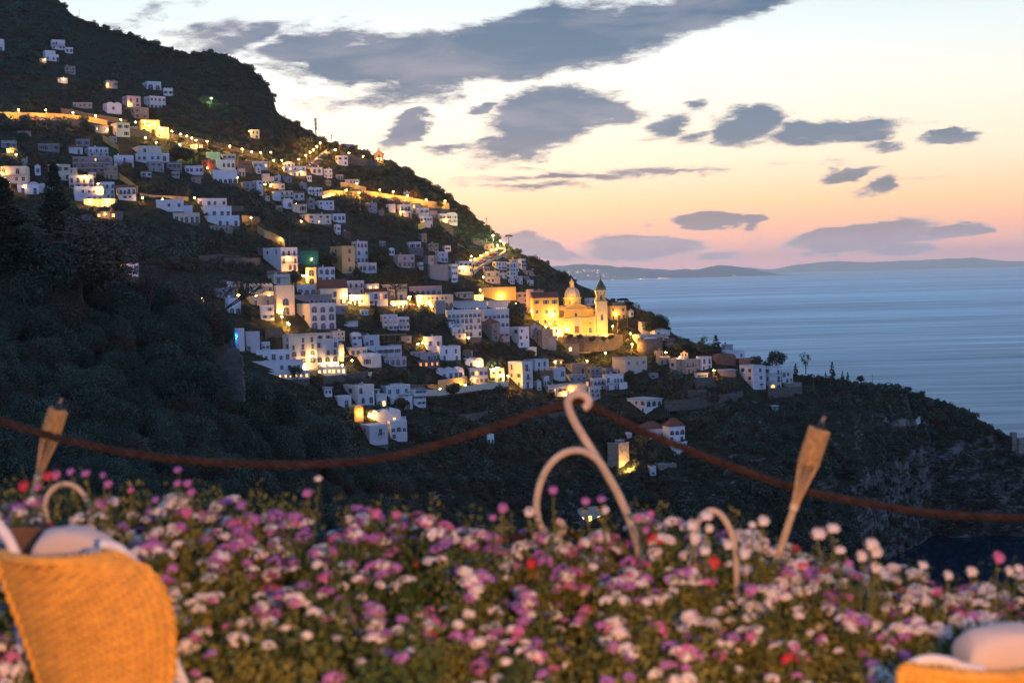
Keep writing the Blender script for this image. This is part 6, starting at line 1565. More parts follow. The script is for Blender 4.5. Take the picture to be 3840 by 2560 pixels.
# ------------------------------------------------------------------ vegetation
def leaf_mat(name, c1, c2, c3):
    m = bpy.data.materials.new(name); m.use_nodes = True
    n = NT(m.node_tree); b = n.n['Principled BSDF']; b.inputs['Roughness'].default_value = 0.65; b.inputs['Specular IOR Level'].default_value = 0.2
    pos = n.new('ShaderNodeNewGeometry').outputs['Position']
    rnd = n.new('ShaderNodeObjectInfo').outputs['Random']
    big = n.ramp(n.noise(pos, 0.055, 4, 0.6), [(0.35, 0.0), (0.65, 1.0)])
    fine = n.noise(pos, 0.9, 3, 0.6)
    c = n.mix(big, c1 + (1,), c2 + (1,))
    c = n.mix(n.ramp(n.math('ADD', fine, n.math('MULTIPLY', rnd, .35)), [(0.45, 0.0), (0.85, 1.0)]), c, c3 + (1,))
    n.l.new(c, b.inputs['Base Color'])
    return m
L_DARK = leaf_mat('dark_leaves', (.018, .044, .026), (.028, .042, .024), (.075, .098, .066))
L_OLIVE = leaf_mat('olive_leaves', (.036, .052, .036), (.026, .042, .026), (.070, .078, .052))
L_AUT = leaf_mat('autumn_leaves', (.062, .042, .030), (.046, .042, .024), (.085, .058, .036))
L_CYP = leaf_mat('cypress_needles', (.018, .030, .014), (.022, .034, .018), (.030, .040, .022))
L_PINE = leaf_mat('pine_needles', (.022, .036, .016), (.030, .042, .020), (.040, .050, .024))
M_BARK = mat('bark', (.09, .065, .048), .95, .4, 3, .5, 6)

def leaves(rs, centers, radii, per, size, flat=1.0, squash=.55):
    """many small tilted leaf faces spread through clumps"""
    V = []; n = len(centers)
    cen = np.repeat(np.asarray(centers), per, axis=0); rad = np.repeat(np.asarray(radii), per)
    d = rs.normal(size=(n * per, 3)); d /= np.linalg.norm(d, axis=1)[:, None]
    r = rad * rs.uniform(.45, 1.0, n * per) ** .6
    p = cen + d * r[:, None] * np.array([1, 1, flat])
    u = rs.normal(size=(n * per, 3)); u /= np.linalg.norm(u, axis=1)[:, None]
    w = np.cross(u, d + rs.normal(scale=.5, size=d.shape)); w /= (np.linalg.norm(w, axis=1)[:, None] + 1e-6)
    s = size * rs.uniform(.6, 1.4, n * per)[:, None]
    q = np.stack([p - u * s, p + w * s * squash, p + u * s, p - w * s * squash], axis=1).reshape(-1, 3)
    F4 = np.arange(n * per * 4).reshape(-1, 4)
    return q, F4
def crown_mesh(seed, rx, rz, nclump, per, size, shape='round', cr=None, z0=0.0):
    rs = np.random.RandomState(seed); cs = []; rr = []
    while len(cs) < nclump:
        if shape == 'round':
            d = rs.normal(size=3); d /= np.linalg.norm(d); r = rs.uniform(.3, 1) ** .5
            c = d * r * np.array([rx, rx, rz]) * .80
            if c[2] < -rz * .55: continue
        elif shape == 'cypress':
            t = rs.uniform(0, 1); w = rx * (math.sin(math.pi * min(1, .18 + t * .9)) ** .7) * (1 - .55 * t)
            a = rs.uniform(0, 6.28); q = rs.uniform(.3, 1) ** .5
            c = np.array([w * q * math.cos(a), w * q * math.sin(a), -rz + 2 * rz * t])
        elif shape == 'umbrella':
            a = rs.uniform(0, 6.28); q = rs.uniform(0, 1) ** .5
            c = np.array([rx * q * math.cos(a), rx * q * math.sin(a), rz * (.6 - q * q * .55) + rs.uniform(-.15, .15) * rz])
        elif shape == 'loose':
            d = rs.normal(size=3); d /= np.linalg.norm(d); r = rs.uniform(.25, 1)
            c = d * r * np.array([rx, rx, rz])
        elif shape == 'bush':
            d = rs.normal(size=3); d[2] = abs(d[2]); d /= np.linalg.norm(d)
            c = d * rs.uniform(.4, 1) * np.array([rx, rx, rz]) * .8
        cs.append(c + np.array([0, 0, z0])); rr.append((cr or rx * .34) * rs.uniform(.6, 1.25) * (1.0 if shape != 'cypress' else max(.3, 1 - .6 * t)))
    return leaves(rs, cs, rr, per, size)
def to_mesh(name, q, F4, m):
    me = npmesh(name, q, F4); me.materials.append(m); return me
def trunk_mesh(seed, h, r, rx, branches=7, top=.9, lean=0.0):
    rnd = random.Random(seed); mb = MB()
    pts = [(lean * (i / 5) ** 2 * h, .03 * h * math.sin(i * 1.7 + seed), -1.2 + (h * top + 1.2) * i / 5) for i in range(6)]
    mb.tube(pts, [r * (1.25 - .75 * i / 5) for i in range(6)], 8)
    for i in range(branches):
        t = rnd.uniform(.45, 1); b = Vector(pts[min(5, int(t * 5))]); a = rnd.uniform(0, 6.28); l = rx * rnd.uniform(.5, .9)
        e = b + Vector((math.cos(a) * l, math.sin(a) * l, l * rnd.uniform(.35, .9)))
        mid = b.lerp(e, .5) + Vector((0, 0, -.06 * l)); mb.tube([b, mid, e], [r * .42, r * .28, r * .08], 5)
    me = mb.mesh('trunk'); me.materials.append(M_BARK); return me

TREES = {}
def tree_kind(name, crown, trunk): TREES[name] = (crown, trunk)
# crowns are made around the origin with unit real sizes, trunk below them
def broad(seed, m, rx=3.2, rz=2.6, n=34, per=70, size=.26, h=3.6):
    q, f = crown_mesh(seed, rx, rz, n, per, size, 'round', rx * .36, h + rz * .3)
    return to_mesh('crown', q, f, m), trunk_mesh(seed, h, .22, rx)
for i in range(3): tree_kind('broad%d' % i, *broad(20 + i, (L_DARK, L_OLIVE, L_DARK)[i]))
for i in range(3): tree_kind('near%d' % i, *broad(40 + i, (L_DARK, L_OLIVE, L_AUT)[i], 4.4, 3.6, 90, 75, .17, 3.0))
tree_kind('autumn', *broad(31, L_AUT))
q, f = crown_mesh(50, 1.25, 5.2, 60, 60, .17, 'cypress', .62, 5.6); tree_kind('cypress', to_mesh('crown', q, f, L_CYP), trunk_mesh(50, 4, .18, .6, 2))
q, f = crown_mesh(51, 1.6, 6.0, 130, 110, .13, 'cypress', .85, 6.4); tree_kind('bigcypress', to_mesh('crown', q, f, L_CYP), trunk_mesh(51, 4, .25, .8, 2))
q, f = crown_mesh(52, 6.2, 1.7, 90, 70, .26, 'umbrella', 1.0, 9.0); tree_kind('umbrella', to_mesh('crown', q, f, L_PINE), trunk_mesh(52, 9.2, .35, 5.0, 12, .88, .05))
q, f = crown_mesh(53, 2.8, 3.6, 16, 60, .2, 'loose', .95, 6.2); tree_kind('loose', to_mesh('crown', q, f, L_DARK), trunk_mesh(53, 6.0, .2, 2.6, 12))
q, f = crown_mesh(54, 5.2, 4.6, 130, 75, .24, 'round', 1.6, 4.0); tree_kind('biground', to_mesh('crown', q, f, L_CYP), trunk_mesh(54, 4, .4, 4))
def palm(seed, h, fl, m, nfr=34):
    rnd = random.Random(seed); V = []; Fc = []
    for k in range(nfr):
        a = rnd.uniform(0, 6.28); up = rnd.uniform(-.3, 1.1); prev = None
        for i in range(9):
            t = i / 8; x = fl * t * math.cos(up * .6); z = h + fl * (math.sin(up) * t - .75 * t * t)
            c = Vector((math.cos(a) * x, math.sin(a) * x, z)); s = Vector((-math.sin(a), math.cos(a), 0))
            if prev is not None:
                for sg in (-1, 1):
                    for jj in range(2):
                        b0 = prev.lerp(c, jj * .5); w = .55 * math.sin(math.pi * min(1, .15 + t)) * fl * .32
                        e = b0 + s * sg * w + (c - prev) * .9 + Vector((0, 0, -w * .5))
                        o = len(V); V += [tuple(b0), tuple(b0 + (c - prev) * .45), tuple(e)]; Fc.append((o, o + 1, o + 2))
            prev = c
    cr = npmesh('crown', V, Fc); cr.materials.append(m)
    mb = MB(); mb.tube([(0, 0, -1), (.1, 0, h * .5), (0, 0, h)], [.3, .24, .26], 8); tr = mb.mesh('trunk'); tr.materials.append(M_BARK)
    return cr, tr
tree_kind('palm', *palm(60, 6.0, 3.0, L_DARK))
tree_kind('tallpalm', *palm(61, 8.5, 2.0, L_DARK))
def araucaria():
    V = []; Fc = []; rs = np.random.RandomState(5)
    cs = []; rr = []
    for t in range(9):
        z = 1.5 + t * .95; rad = 2.9 * (1 - t / 9.5)
        for k in range(9):
            a = k * 6.283 / 9 + t
            for j in range(4):
                q = (j + 1) / 4; cs.append((rad * q * math.cos(a), rad * q * math.sin(a), z + .1 * rad * q)); rr.append(.28)
    q, f = leaves(rs, cs, rr, 9, .16)
    mb = MB(); mb.tube([(0, 0, -1), (0, 0, 5), (0, 0, 10)], [.2, .14, .04], 7); tr = mb.mesh('trunk'); tr.materials.append(M_BARK)
    return to_mesh('crown', q, f, L_PINE), tr
tree_kind('araucaria', *araucaria())
def bare(seed, h):
    rnd = random.Random(seed); mb = MB()
    def grow(p, d, l, r, lev):
        e = p + d * l; m = p.lerp(e, .5) + Vector((rnd.uniform(-1, 1), rnd.uniform(-1, 1), rnd.uniform(-.3, .3))) * l * .08
        mb.tube([p, m, e], [r, r * .85, r * .65], 5, 0, False)
        if lev == 0: return
        for _ in range(3 if lev > 1 else 4):
            nd = (d + Vector((rnd.uniform(-1, 1), rnd.uniform(-1, 1), rnd.uniform(-.35, .6))) * .75).normalized()
            grow(e, nd, l * rnd.uniform(.6, .85), r * .62, lev - 1)
    grow(Vector((0, 0, -1)), Vector((.1, 0, 1)).normalized(), h * .3, .26, 5)
    tr = mb.mesh('trunk'); tr.materials.append(M_BARK)
    q, f = crown_mesh(seed, 3.6, 2.6, 40, 16, .13, 'loose', .9, h * .75)
    return to_mesh('crown', q, f, L_AUT), tr
tree_kind('bare', *bare(8, 9.0))

def plant(kind, p, sc, rz, name, cat, label, group=None):
    o = empty(name, p, rz); o.scale = sc if hasattr(sc, '__len__') else (sc, sc, sc)
    o['category'] = cat; o['label'] = label
    if group: o['group'] = group
    link('crown', TREES[kind][0], o); link('trunk', TREES[kind][1], o)
    return o
KH = {'broad': 7.0, 'near': 8.6, 'autumn': 7.0, 'cypress': 10.8, 'bigcypress': 12.6, 'umbrella': 10.6, 'loose': 10.2, 'biground': 9.4, 'palm': 8.0, 'tallpalm': 10, 'araucaria': 10, 'bare': 10}
SINGLE = [   # region, x, top y, base y, kind, width factor, label
 ('R1', 1300, 938, 1075, 'cypress', 1.0, 'taller slim dark cypress left of the red palazzo'),
 ('R1', 1263, 995, 1072, 'cypress', .9, 'shorter slim dark cypress left of the taller one by the palazzo'),
 ('R3', 2100, 500, 860, 'umbrella', 1.0, 'large umbrella pine with brown forked trunk in front of the lit arches'),
 ('R8', 248, 55, 170, 'umbrella', .9, 'flat umbrella pine behind the ochre villa on the sea skyline'),
 ('R8', 410, 86, 262, 'loose', 1.0, 'tall loose-crowned tree left of the round-topped one, against the sea'),
 ('R8', 600, 196, 430, 'biground', 1.25, 'huge round-topped dark tree over the crenellated cube house'),
 ('R8', 1125, 452, 600, 'loose', 1.6, 'grey feathery tree left of the pointed conifer'),
 ('R8', 1265, 452, 640, 'cypress', 2.6, 'dark pointed conifer against the sea, left of the vaulted house'),
 ('R8', 1925, 622, 800, 'broad0', 1.1, 'dark bushy tree on the headland skyline behind the big villa'),
 ('R8', 2240, 625, 850, 'loose', 1.0, 'airy see-through tree against the sea on the headland'),
 ('R7', 1313, 506, 596, 'cypress', 1.5, 'single pointed cypress on the headland skyline'),
 ('R7', 1368, 556, 604, 'cypress', 1.6, 'short conifer just right of the pointed headland cypress'),
 ('R7', 1396, 560, 604, 'cypress', 1.6, 'second short conifer right of the headland cypress'),
 ('R7', 1277, 558, 590, 'cypress', 1.5, 'tiny conifer left of the pointed headland cypress'),
 ('R7', 1465, 580, 620, 'broad1', 1.0, 'round bush-like tree right of the headland conifers'),
 ('R7', 1118, 515, 580, 'cypress', 1.9, 'small dark conifer left of the airy tree on the headland'),
 ('R4', 1268, 86, 165, 'umbrella', .8, 'small umbrella-shaped tree on the skyline over the headland road'),
 ('O', 1118, 498, 520, 'tallpalm', 1.0, 'tiny palm on the skyline left of the white floodlight'),
 ('R4', 1830, 455, 540, 'broad2', 1.2, 'skyline tree on the dark headland slope left of the dome'),
 ('R3', 400, 540, 770, 'palm', 1.2, 'palm tree between the crenellated house and the arched windows'),
 ('R4', 1185, 1115, 1230, 'araucaria', 1.1, 'dark tiered conifer in the central gardens'),
 ('R4', 1350, 770, 990, 'broad0', 1.0, 'tall lamplit tree left of the amber palazzo'),
 ('R4', 1040, 1160, 1290, 'broad2', 1.3, 'large dark tree in the central gardens'),
 ('R3', 515, 830, 960, 'broad0', 1.1, 'round-crowned dark tree below the green-shuttered house'),
 ('R3', 1945, 200, 460, 'broad1', .9, 'tall dark tree right of the ochre-panelled villa'),
 ('R3', 1370, 260, 430, 'broad2', 1.2, 'dark tree between scaffold house and ochre villa'),
 ('R3', 1000, 465, 620, 'broad1', 1.1, 'amber-lit tree beside the parasol terrace'),
 ('R3', 1885, 815, 1010, 'cypress', 1.6, 'slim dark conifer beside the lower retaining wall'),
 ('R5', 1075, 445, 590, 'broad0', .9, 'spreading tree in front of the terraced hotel wing'),
 ('R5', 1255, 530, 640, 'broad2', .9, 'small dark tree below the floodlit hotel'),
 ('R6', 875, 365, 480, 'broad1', 1.1, 'green-lit tree left of the white lane lamp'),
 ('R6', 980, 365, 470, 'broad1', .9, 'green-lit tree right of the white lane lamp'),
 ('R8', 325, 835, 970, 'broad0', .9, 'dark round tree before the crenellated cream house'),
 ('R8', 1765, 965, 1050, 'palm', 1.0, 'small palm before the arched door of the big villa'),
 ('R8', 1700, 680, 770, 'broad1', 1.6, 'wide dark tree on the skyline left of the bushy one'),
 ('R8', 920, 510, 640, 'broad0', 1.8, 'wide dark tree between the sea and the bell gable'),
 ('R8', 1230, 590, 680, 'broad2', 1.6, 'dark tree under the pointed conifer'),
 ('R8', 270, 400, 480, 'broad1', .9, 'bright lamplit bushy tree right of the church square'),
 ('R8', 190, 455, 550, 'broad2', .9, 'half-lit tree below the church square'),
 ('R9', 420, 1250, 1400, 'broad1', .7, 'small lamplit tree before the church door'),
 ('R2', 995, 510, 545, 'broad1', 1.2, 'lamplit bushy tree at the top of the ramp'),
 ('R2', 1515, 815, 870, 'broad1', .9, 'round lamplit tree on the ridge road'),
 ('R2', 408, 552, 600, 'broad2', 1.1, 'round dark tree beside the pale stair ramp'),
 ('R2', 545, 535, 585, 'broad1', .9, 'lamplit tree on the road bend'),
 ('R1', 60, 790, 850, 'broad1', 1.3, 'amber-lit garden tree below the upper road'),
 ('R1', 150, 792, 850, 'broad1', 1.2, 'second amber-lit garden tree below the upper road'),
 ('R1', 420, 788, 840, 'broad0', 1.2, 'amber-lit garden tree under the parked cars'),
 ('R1', 1160, 950, 1040, 'broad1', 1.3, 'tree turned bright green by the street light'),
 ('R1', 1215, 965, 1060, 'broad1', 1.2, 'green-lit tree left of the two cypresses'),
 ('R1', 770, 1320, 1390, 'broad1', 1.3, 'brownish lit tree right of the lit restaurant'),
 ('R1', 680, 1345, 1400, 'broad0', 1.3, 'tree shading the garden under the lit restaurant'),
]
def build_singles():
    for reg, x, y0, y1, kind, wf, lab in SINGLE:
        px, pt = cv_(reg, x, y0); _, pb = cv_(reg, x, y1)
        pb_ = max(pb, skyline(px) + 4)
        Yd = depth(px, pb_) - 1.5
        p = at(px, pb, Yd); q = at(px, pt, Yd); h = q.z - p.z
        if kind.startswith('broad'): p.z -= .24 * h; h *= 1.24
        s = h / KH[kind.rstrip('012')]
        name = {'cypress': 'cypress', 'umbrella': 'umbrella_pine', 'palm': 'palm_tree', 'tallpalm': 'palm_tree', 'araucaria': 'conifer'}.get(kind, 'tree')
        plant(kind, p, (s * wf, s * wf, s), random.uniform(0, 6), name, name.replace('_', ' ') if name != 'tree' else 'tree', lab)
build_singles()
for x_, y_, s_, k_, lab_ in ((450, 1400, .62, 'broad1', 'bushy tree at the left foot of the church terrace'), (640, 1395, .55, 'broad0', 'dark tree growing against the middle of the church terrace'), (900, 1440, .60, 'broad2', 'dark tree below the right half of the church terrace'), (1120, 1420, .50, 'broad0', 'small tree below the bell tower terrace'), (1260, 1400, .55, 'broad1', 'tree at the right corner of the church terrace')):
    px_, py_ = cv_('R9', x_, y_); plant(k_, at(px_, py_ + 14, 701.0), s_, x_, 'tree', 'tree', lab_)
def skyline_trees():
    rnd = random.Random(12); i = 0
    for px in list(range(240, 1000, 50)) + list(range(1030, 2500, 44)) + list(range(2560, 3800, 34)):
        x = px + rnd.uniform(-12, 12); y = skyline(x) + rnd.uniform(2, 10)
        if near_house(x, y + 4, 2, 10): continue
        Yd = depth(x, y) - 4
        s = rnd.uniform(.4, .95) * (Yd / 900.0) * (1.0 if px < 2500 else .95)
        k = rnd.choice(['broad0', 'broad1', 'broad2', 'broad2', 'loose'])
        if k == 'loose': s *= .55
        plant(k, at(x, y, Yd) - Vector((0, 0, 2.6 * s)), (s * rnd.uniform(.9, 1.5), s * 1.1, s), rnd.uniform(0, 6), 'tree', 'tree', 'small dark tree in the ragged row along the hill skyline', 'trees along the skyline')
skyline_trees()
def slope_trees():
    rnd = random.Random(5); n = 0
    while n < 75:
        px = rnd.uniform(0, 3500); py = rnd.uniform(300, 1850)
        if py < skyline(px) + 25 or near_house(px, py, 4, 12): continue
        if px < 1300 and py > 900: continue
        Yd = depth(px, py) - 1.5; s = rnd.uniform(.55, 1.15)
        k = rnd.choice(['broad0', 'broad1', 'broad2', 'autumn', 'broad0'])
        lab, gr = ('russet-leaved tree scattered on the dark slopes', 'russet trees on the slopes') if k == 'autumn' else ('dark leafy tree scattered on the slopes between the houses', 'leafy trees on the slopes')
        plant(k, at(px, py, Yd), (s * rnd.uniform(.9, 1.3), s * rnd.uniform(.9, 1.3), s), rnd.uniform(0, 6), 'tree', 'tree', lab, gr)
        n += 1
slope_trees()

# shrubs: too many to count, scattered by geometry nodes over the slope
def bush_objs():
    out = []
    for i, m in enumerate((L_DARK, L_OLIVE, L_AUT, L_DARK)):
        q, f = crown_mesh(80 + i, 1.5, 1.5, 13, 26, .26, 'bush', .75, 0.0)
        out.append(bpy.data.objects.new('shrub_source', to_mesh('shrub', q, f, m)))
    return out
def scatter(name, P, S, label, srcs=None):
    """one object: a cloud of rooted points, each carrying a shrub"""
    srcs = srcs or bush_objs()
    me = bpy.data.meshes.new(name); me.vertices.add(len(P)); me.vertices.foreach_set('co', np.asarray(P, dtype=np.float32).ravel())
    a = me.attributes.new('size', 'FLOAT_VECTOR', 'POINT'); a.data.foreach_set('vector', np.asarray(S, dtype=np.float32).ravel())
    rs = np.random.RandomState(3)
    a = me.attributes.new('turn', 'FLOAT_VECTOR', 'POINT'); t = np.zeros((len(P), 3), np.float32); t[:, 2] = rs.uniform(0, 6.28, len(P)); a.data.foreach_set('vector', t.ravel())
    a = me.attributes.new('pick', 'INT', 'POINT'); a.data.foreach_set('value', rs.choice([0, 0, 1, 1, 2, 3], len(P)).astype(np.int32))
    o = link(name, me, None, None, kind='stuff', label=label)
    ng = bpy.data.node_groups.new('scatter', 'GeometryNodeTree')
    ng.interface.new_socket('Geometry', in_out='INPUT', socket_type='NodeSocketGeometry'); ng.interface.new_socket('Geometry', in_out='OUTPUT', socket_type='NodeSocketGeometry')
    gi = ng.nodes.new('NodeGroupInput'); go = ng.nodes.new('NodeGroupOutput')
    iop = ng.nodes.new('GeometryNodeInstanceOnPoints'); g2i = ng.nodes.new('GeometryNodeGeometryToInstance')
    for s in reversed(srcs):
        oi = ng.nodes.new('GeometryNodeObjectInfo'); oi.inputs['Object'].default_value = s; oi.inputs['As Instance'].default_value = True
        ng.links.new(oi.outputs['Geometry'], g2i.inputs[0])
    def attr(nm, typ):
        n = ng.nodes.new('GeometryNodeInputNamedAttribute'); n.data_type = typ; n.inputs['Name'].default_value = nm; return n.outputs['Attribute']
    ng.links.new(gi.outputs[0], iop.inputs['Points']); ng.links.new(g2i.outputs[0], iop.inputs['Instance'])
    iop.inputs['Pick Instance'].default_value = True
    ng.links.new(attr('pick', 'INT'), iop.inputs['Instance Index'])
    ng.links.new(attr('turn', 'FLOAT_VECTOR'), iop.inputs['Rotation'])
    ng.links.new(attr('size', 'FLOAT_VECTOR'), iop.inputs['Scale'])
    ng.links.new(iop.outputs[0], go.inputs[0])
    md = o.modifiers.new('scatter', 'NODES'); md.node_group = ng
    return o
def build_shrubs():
    rnd = random.Random(77); P = []; S = []
    y = -60.0
    while y < 2150:
        y += 11.0
        x = -120.0
        while x < 3960:
            px = x + rnd.uniform(-8, 8); py = y + rnd.uniform(-6, 6); x += 15
            ys = skyline(px)
            if py < ys + 1: continue
            if px < 1150 and py > 1050 + (px - 1150) * .1: continue
            if py > 1950 and px < 2000: continue
            if near_house(px, py, 3, 3): continue
            p0 = Vector((px * .004, py * .006, 0)); v = mnoise.fractal(p0, .8, 2, 4)
            # cleared terraces and bare cliff keep fewer shrubs
            dens = .92
            if px > 3050 and py > 1690 - (px - 3300) * .12 + 60 * v: dens = .30
            elif 1500 < px < 2600 and py > 1830: dens = .45
            elif v < -.25: dens = .55
            if rnd.random() > dens: continue
            Yd = depth(px, py); q = at(px, py, Yd)
            d = mnoise.fractal(Vector((q.x * .02, q.y * .02, q.z * .02)), 0.8, 2.0, 5); fine = mnoise.noise(q * 0.12)
            edge = min(1.0, (py - ys) / 60.0); k = (d * 7 + fine * 2) * edge * (0.0 if near_house(px, py, 20, 20) else 1.0)
            q = q + (q - Vector((0, 0, CAMZ))).normalized() * (k - 1.0)
            s = rnd.uniform(.6, 1.6) * (.9 + .6 * max(-.6, min(1, v * 2)))
            if py < ys + 14: s = rnd.uniform(.9, 2.2)
            if near_house(px, py, 12, 16): s *= .6
            P.append(q - Vector((0, 0, .5))); S.append((s * rnd.uniform(.9, 1.5), s * rnd.uniform(.9, 1.5), s))
    print('shrubs', len(P))
    scatter('hillside_shrubs', [tuple(p) for p in P], S, 'dark scrub covering the hillside between the houses')
build_shrubs()

# ------------------------------------------------------------------ the near wooded spur on the left
NS = [(-300, 760), (0, 900), (200, 960), (400, 1010), (600, 1110), (750, 1180), (850, 1290), (930, 1440), (1050, 1520), (1250, 1640), (1350, 1760), (1500, 1830), (1700, 1960), (1900, 2150), (2000, 2400)]
def nsky(px): return float(np.interp(px, [a for a, b in NS], [b for a, b in NS]))
def ndepth(px, py):
    top = nsky(px); c = float(np.interp(px, [-300, 0, 900, 1400, 1900], [270, 280, 320, 380, 420]))
    t = max(0.0, min(1.0, (py - top) / (2560 - top + 1)))
    return c - (c - 150) * t
def build_spur():
    NX, NY = 150, 80; V = []
    for px in np.linspace(-300, 1990, NX):
        ys = nsky(px); pts = []
        for j in range(NY):
            py = 2700 + (ys - 2700) * j / (NY - 1); p = at(px, py, ndepth(px, py))
            k = mnoise.fractal(p * .04, .8, 2, 4) * 2.5 * min(1, (py - ys) / 50)
            pts.append(p + (p - Vector((0, 0, CAMZ))).normalized() * k)
        t = pts[-1]
        for dy, dz in ((10, -1.5), (30, -10), (60, -35), (90, -80)): pts.append(Vector((t.x * (1 + dy / t.y), t.y + dy, t.z + dz)))
        pts.insert(0, pts[0] - Vector((0, 30, 60)))
        V += pts
    M = NY + 5; idx = np.arange(NX * M).reshape(NX, M)
    Fc = np.stack([idx[:-1, :-1], idx[1:, :-1], idx[1:, 1:], idx[:-1, 1:]], axis=-1).reshape(-1, 4)
    link('near_hill', npmesh('near_hill', V, Fc, smooth=True), None, mat('near_hill_ground', (.018, .018, .012), .95, .4, .2), kind='structure')
    rnd = random.Random(9)
    P = []; S = []
    for _ in range(1900):
        px = rnd.uniform(-120, 1990); py = rnd.uniform(860, 2420)
        if py < nsky(px) + 4 or (770 < px < 925 and 1285 < py < 1480): continue
        q = at(px, py, ndepth(px, py)); w = mnoise.fractal(q * .06, .8, 2, 3)
        sc = rnd.uniform(.42, 1.05) * (1 + .4 * max(-.7, w)) * (q.y / 330.0) ** .5
        P.append(tuple(q - Vector((0, 1, 2.6 * sc)))); S.append((sc * rnd.uniform(.9, 1.3), sc, sc * rnd.uniform(.85, 1.2)))
    scatter('near_wood', P, S, 'dense undergrowth and treetops of the dark near wood',
            [bpy.data.objects.new('treetop_source', TREES[k][0]) for k in ('near0', 'near1', 'near0', 'near2')])
    y = 900
    while y < 2350:
        x = -80
        while x < 1980:
            px = x + rnd.uniform(-70, 70); py = y + rnd.uniform(-50, 50); x += 190
            if py < nsky(px) + 14: continue
            Yd = ndepth(px, py); s = rnd.uniform(.5, .95) * (1.0 if px < 900 else .85)
            k = rnd.choice(['near0', 'near0', 'near1', 'near2', 'near1', 'near0'])
            if 760 < px < 930 and 1290 < py < 1480: continue
            if 0 < px < 120 and 1050 < py < 1180: continue
            lab, gr = ('russet-brown tree in the dark wood of the near slope', 'russet trees of the near wood') if k == 'near2' else ('dark leafy tree in the dense wood of the near slope', 'dark trees of the near wood')
            plant(k, at(px, py, Yd) - Vector((0, 0, 3.5 * s)), (s * rnd.uniform(.9, 1.25), s * rnd.uniform(.9, 1.25), s * rnd.uniform(.85, 1.2)), rnd.uniform(0, 6), 'tree', 'tree', lab, gr)
        y += 118
    for px, pt, pb, k, wf, lab in ((740, 1320, 1520, 'near0', 1.0, 'leafy tree left of the ruined stone wall'), (830, 1420, 1560, 'near1', 1.1, 'low tree growing in front of the ruined stone wall'), (215, 606, 1000, 'bigcypress', 1.35, 'tall pointed dark cypress rising above the near wood'),
                                   (20, 660, 1060, 'bigcypress', 2.3, 'broad dark conifer at the left picture edge'),
                                   (-60, 690, 1060, 'bigcypress', 2.2, 'dark conifer cut by the left picture edge'),
                                   (300, 790, 1120, 'near2', 1.6, 'large rounded dark tree under the tall cypress'),
                                   (170, 860, 1120, 'near0', 1.2, 'dark tree between the cypress and the left edge'),
                                   (780, 1000, 1240, 'bare', 1.9, 'half-bare twisted tree with spreading branches over the near wood'),
                                   (560, 960, 1160, 'bare', 1.0, 'thin bare-branched tree beside the glimpsed white house'),
                                   (800, 1350, 1500, 'near1', .9, 'dark tree growing over the left of the ruined wall'),
                                   (950, 1380, 1560, 'near0', .9, 'dark tree right of the ruined stone wall'),
                                   (1240, 1540, 1700, 'near0', 1.0, 'dark tree at the edge of the near wood by the vaulted house'),
                                   (1050, 1440, 1600, 'near0', 1.1, 'tall dark tree in front of the lit terraces')):
        Yd = ndepth(px, max(pb, nsky(px) + 5)) - 3; p = at(px, pb, Yd); h = at(px, pt, Yd).z - p.z; s = h / KH[k.rstrip('012')]
        plant(k, p, (s * wf, s * wf, s), 1.0, 'cypress' if 'cyp' in k else 'tree', 'tree', lab)
    # ruined stone wall on the spur
    p = at(800, 1470, ndepth(800, 1470) - 6); s = (ndepth(800, 1470) - 6) / F
    m = MB(); rw = random.Random(6); z = -2.0; top = 152 * s
    while z < top:
        ch = rw.uniform(.28, .55); x = (28 + 30 * max(0.0, z / top) ** 3) * s + rw.uniform(-.3, .3); x1 = (112 - 16 * max(0.0, z / top) ** 6) * s + rw.uniform(-.25, .25)
        while x < x1:
            w_ = rw.uniform(.35, .95); y_ = rw.uniform(0, .22); m.box(x, min(x + w_ - .04, x1), y_, 1.9 + rw.uniform(0, .3), z, z + ch - .03); x += w_
        m.box(x1 - .9, x1 - .1, .35, 1.8, z + ch - .031, z + ch); z += ch
    o = m.obj('ruined_wall', masonry('dark_rubble', (.07, .06, .055), (.20, .17, .15), .8)); o.location = p; o['category'] = 'wall'; o['label'] = 'ruined rubble stone wall corner at the edge of the near wood'
build_spur()
# ------------------------------------------------------------------ the terrace in the foreground
REG['R11'] = (0, 1500, .676); REG['R12'] = (1300, 1400, .7399); REG['R13'] = (2540, 1500, .676)
FLOOR = CAMZ - 1.72
def P3(reg, x, y, Yd):
    px, py = cv_(reg, x, y); return at(px, py, Yd)
def smooth(pts, n=12):
    pts = [Vector(p) for p in pts]; out = []
    for i in range(len(pts) - 1):
        p0 = pts[max(0, i - 1)]; p1 = pts[i]; p2 = pts[i + 1]; p3 = pts[min(len(pts) - 1, i + 2)]
        for k in range(n):
            t = k / n
            out.append(.5 * ((2 * p1) + (-p0 + p2) * t + (2 * p0 - 5 * p1 + 4 * p2 - p3) * t * t + (-p0 + 3 * p1 - 3 * p2 + p3) * t ** 3))
    out.append(pts[-1]); return out
m = MB(); m.box(-9, 9, -4, 6.7, FLOOR - .3, FLOOR); m.obj('terrace_floor', mat('terrace_tiles', (.22, .15, .10), .6, .3, 3), None, kind='structure')
m = MB(); m.box(-9, 9, 6.701, 7.1, FLOOR - 12, FLOOR - .15); m.obj('terrace_edge_wall', WALLS['stone'], None, category='wall', label='low wall of the near terrace behind the flower hedge')
# the terrace lantern over the diners, behind the viewer
point_light('terrace_lantern', (.5, .3, CAMZ - .12), 1120, (1.0, .43, .13), None, .12)

